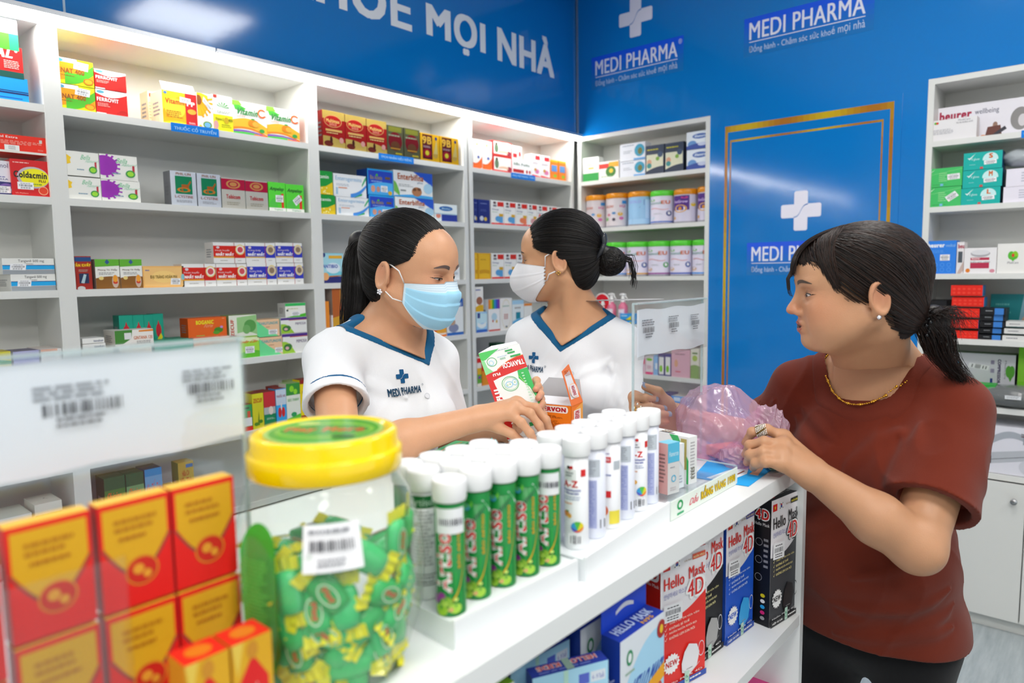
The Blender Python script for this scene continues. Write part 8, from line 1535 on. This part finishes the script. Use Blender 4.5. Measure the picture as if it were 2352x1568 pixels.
    folds = [(A_, L(.13, -.0, -.16), .008), (A_+(0, 0, -.03), L(.13, .03, -.24), .008), (A_+(0, 0, -.05), L(.12, .08, -.30), .007), (L(.09, .15, -.30), L(.14, .02, -.36), .007), (L(.06, .17, -.38), L(.15, -.03, -.43), .008), (L(.05, .18, -.46), L(.14, -.02, -.50), .007), (L(.04, .185, -.42), L(.12, .08, -.47), .006), (sh[-1]+R@V3(.05, .02, -.02), L(.12, -.05, -.14), .007), (sh[-1]+R@V3(.03, -.02, -.0), sh[-1]*.5+er*.5+V3(-.05, 0, .0), .006), (sh[-1]+R@V3(.04, .03, -.0), L(.12, -.02, -.10), .006), (sh[1]+R@V3(.055, .0, -.04), sl+R@V3(.06, 0, .05), .006), (sh[1]+R@V3(.08, -.035, -.05), sl+R@V3(.06, -.07, .02), -.005)]
    g, f_, prs, po = garment('t_shirt', gp, cut, t, 'jersey', '6b2716', h=.0032, hem=(O+V3(0, 0, -.530), V3(0, 0, 1)), folds=folds, wav=.0022); g['label'] = 'rust brown short sleeved t-shirt'
    neckband(O, R, cut, prs, po, t, '6b2716', .018, .003)
    b = MB(); q = L(.03, .19, -.40); 
    # necklace
    def nk(an, z=None):
        r_ = .145; dl = R@V3(math.cos(an), math.sin(an), 0); c0 = O+R[:, 2]*(.030-.062*max(0, math.cos(an))**1.3+.012*(1-abs(math.cos(an)))); return c0+dl*.2, -dl
    an = np.linspace(-math.pi, math.pi, 150); pp = [nk(a) for a in an]; pts = march([q for q in body if q not in arms and q not in h1 and q not in h2 and q not in hp[-30:]], np.array([a for a, _ in pp]), np.array([c for _, c in pp])); pts = pts-np.array([c for _, c in pp])*.0036
    b = MB()
    for k, p in enumerate(pts): b.ball(p, .0034 if k % 6 == 0 else (.0022 if k % 2 else .0017), 'd8a53c', 'metal', 8)
    b.build('necklace', t, label='gold bead necklace')
    shoes_legs('trousers', O, R, -.53, '0d0d10', t, .95, top=None, m='jersey')
staff1(); staff2(); customer()
# ------------------------------------------------------------------ pink bag on the counter
MT['bag'] = acrylic('pink_film', 'f6d8ea', .28, rough=.16, bump=1.0, bs=38, refl=.06)
bc_ = dp(1660, 1010, 1.38); zb = CZ+.001
def blob(th, ph, sx, sy, sz, seed, amp=.16):
    x, y, z = math.cos(th)*math.sin(ph), math.sin(th)*math.sin(ph), math.cos(ph)
    def rid(a, b_, c, f, s_): return 1-abs(math.sin(f*(a*x+b_*y+c*z)+s_+1.1*math.sin(f*.6*(c*x+a*y-b_*z)+s_)))
    n_ = rid(.8, .5, .3, 3.1, seed)*.5+rid(-.4, .7, .6, 5.3, seed*2)*.32+rid(.5, -.6, .7, 9.7, seed*3)*.16+rid(.9, .1, -.5, 17, seed)*.08-.5
    r_ = 1+amp*2*n_; return V3(sx*x, sy*y, sz*z)*r_
def bagpart(name, c, s, seed, parent, top=1.0, lab=None, amp=.12):
    N, M_ = 180, 110; vs = []; fs = []
    for j in range(M_+1):
        for i in range(N):
            q = c+blob(2*math.pi*i/N, .02+(math.pi-.04)*j/M_, *s, seed, amp); vs.append((q[0], q[1], max(q[2], .001+.0005*((i+j) % 3))))
    for j in range(M_):
        for i in range(N): fs.append((j*N+i, (j+1)*N+i, (j+1)*N+(i+1) % N, j*N+(i+1) % N))
    b = MB(); b.add(vs, fs, 'f2b4cc', 'bag', True); o = b.build(name, parent)
    if lab: o['label'] = lab
    return o
bt = thing('plastic_bag', 'crumpled pink see-through plastic bag under the customer hands', 'bag', (bc_[0], bc_[1], CZ))
pc = dp(1650, 1000, 1.40)
for o in (bagpart('bag_body', V3(pc[0]-bc_[0], pc[1]-bc_[1], .055), (.080, .088, .088), .7, None), bagpart('bag_handle', dp(1760, 985, 1.36)-V3(bc_[0], bc_[1], CZ), (.030, .040, .046), 2.1, None, amp=.2), bagpart('bag_handle', dp(1700, 1050, 1.33)-V3(bc_[0], bc_[1], CZ), (.045, .04, .030), 3.3, None, amp=.16)):
    o.data.transform(Matrix.Translation((0, 0, 0))); o.parent = bt
C3(dp(1650, 1062, 1.36)*(1, 1, 0)+(0, 0, CZ+.003), (.05, -.03, 0), (0, 0, .02), (.02, .035, 0), 'f09070', [('r', .2, .2, .8, .8, 'f4e0d8')], 'orange and white carton seen through the pink bag')
# black bagged belts and wrapped roll on the device shelves
def pillow(name, lab, cat, c, s, m1, col, film=True, seed=1):
    t = thing(name, lab, cat, tuple(c)); N, M_ = 40, 24; vs = []; fs = []
    for j in range(M_+1):
        for i in range(N):
            q = blob(2*math.pi*i/N, .05+(math.pi-.1)*j/M_, *s, seed, .1); vs.append((q[0], q[1], max(q[2], -s[2]*.9)))
    for j in range(M_):
        for i in range(N): fs.append((j*N+i, (j+1)*N+i, (j+1)*N+(i+1) % N, j*N+(i+1) % N))
    b = MB(); b.add([(x*.9, y*.9, z*.9) for x, y, z in vs], fs, col, m1, True); b.build('contents', t)
    b = MB(); b.add(vs, fs, 'fff', 'film', True); b.build('clear_wrap', t); return t
p = onx(2320, 925, XV+.05); tt = pillow('bagged_belt', 'black belt in a clear plastic bag hanging over the shelf edge at the right', 'packet', (XV+.06, p[1]-.01, TOPS[4]+.042), (.085, .125, .046), 'cloth', '24262c', seed=4)
b = MB(); b.art(frame((-.082, .02, .0), (0, -.05, 0), (0, 0, .014), (-1, 0, 0)), [('r', 0, 0, 1, 1, 'dfe2e6'), ('l', .1, .2, .9, .8, 2, '8a9098')], 'paper', .006); b.build('tag_sticker', tt)
p = onx(2345, 362, XV+.06); pillow('wrapped_roll', 'grey white roll in clear film on top of the white glove cartons', 'packet', (XV+.075, p[1], onx(2345, 362, XV+.06)[2]), (.06, .065, .036), 'cloth', 'b8bac2', seed=2)
p = ony(108, 1170, YW+.05); pillow('crinkled_bag', 'crinkled clear plastic bag beside the white enzyme carton', 'bag', (p[0], YW+.06, TOPS[5]+.09), (.04, .045, .07), 'film', 'fff', seed=6)
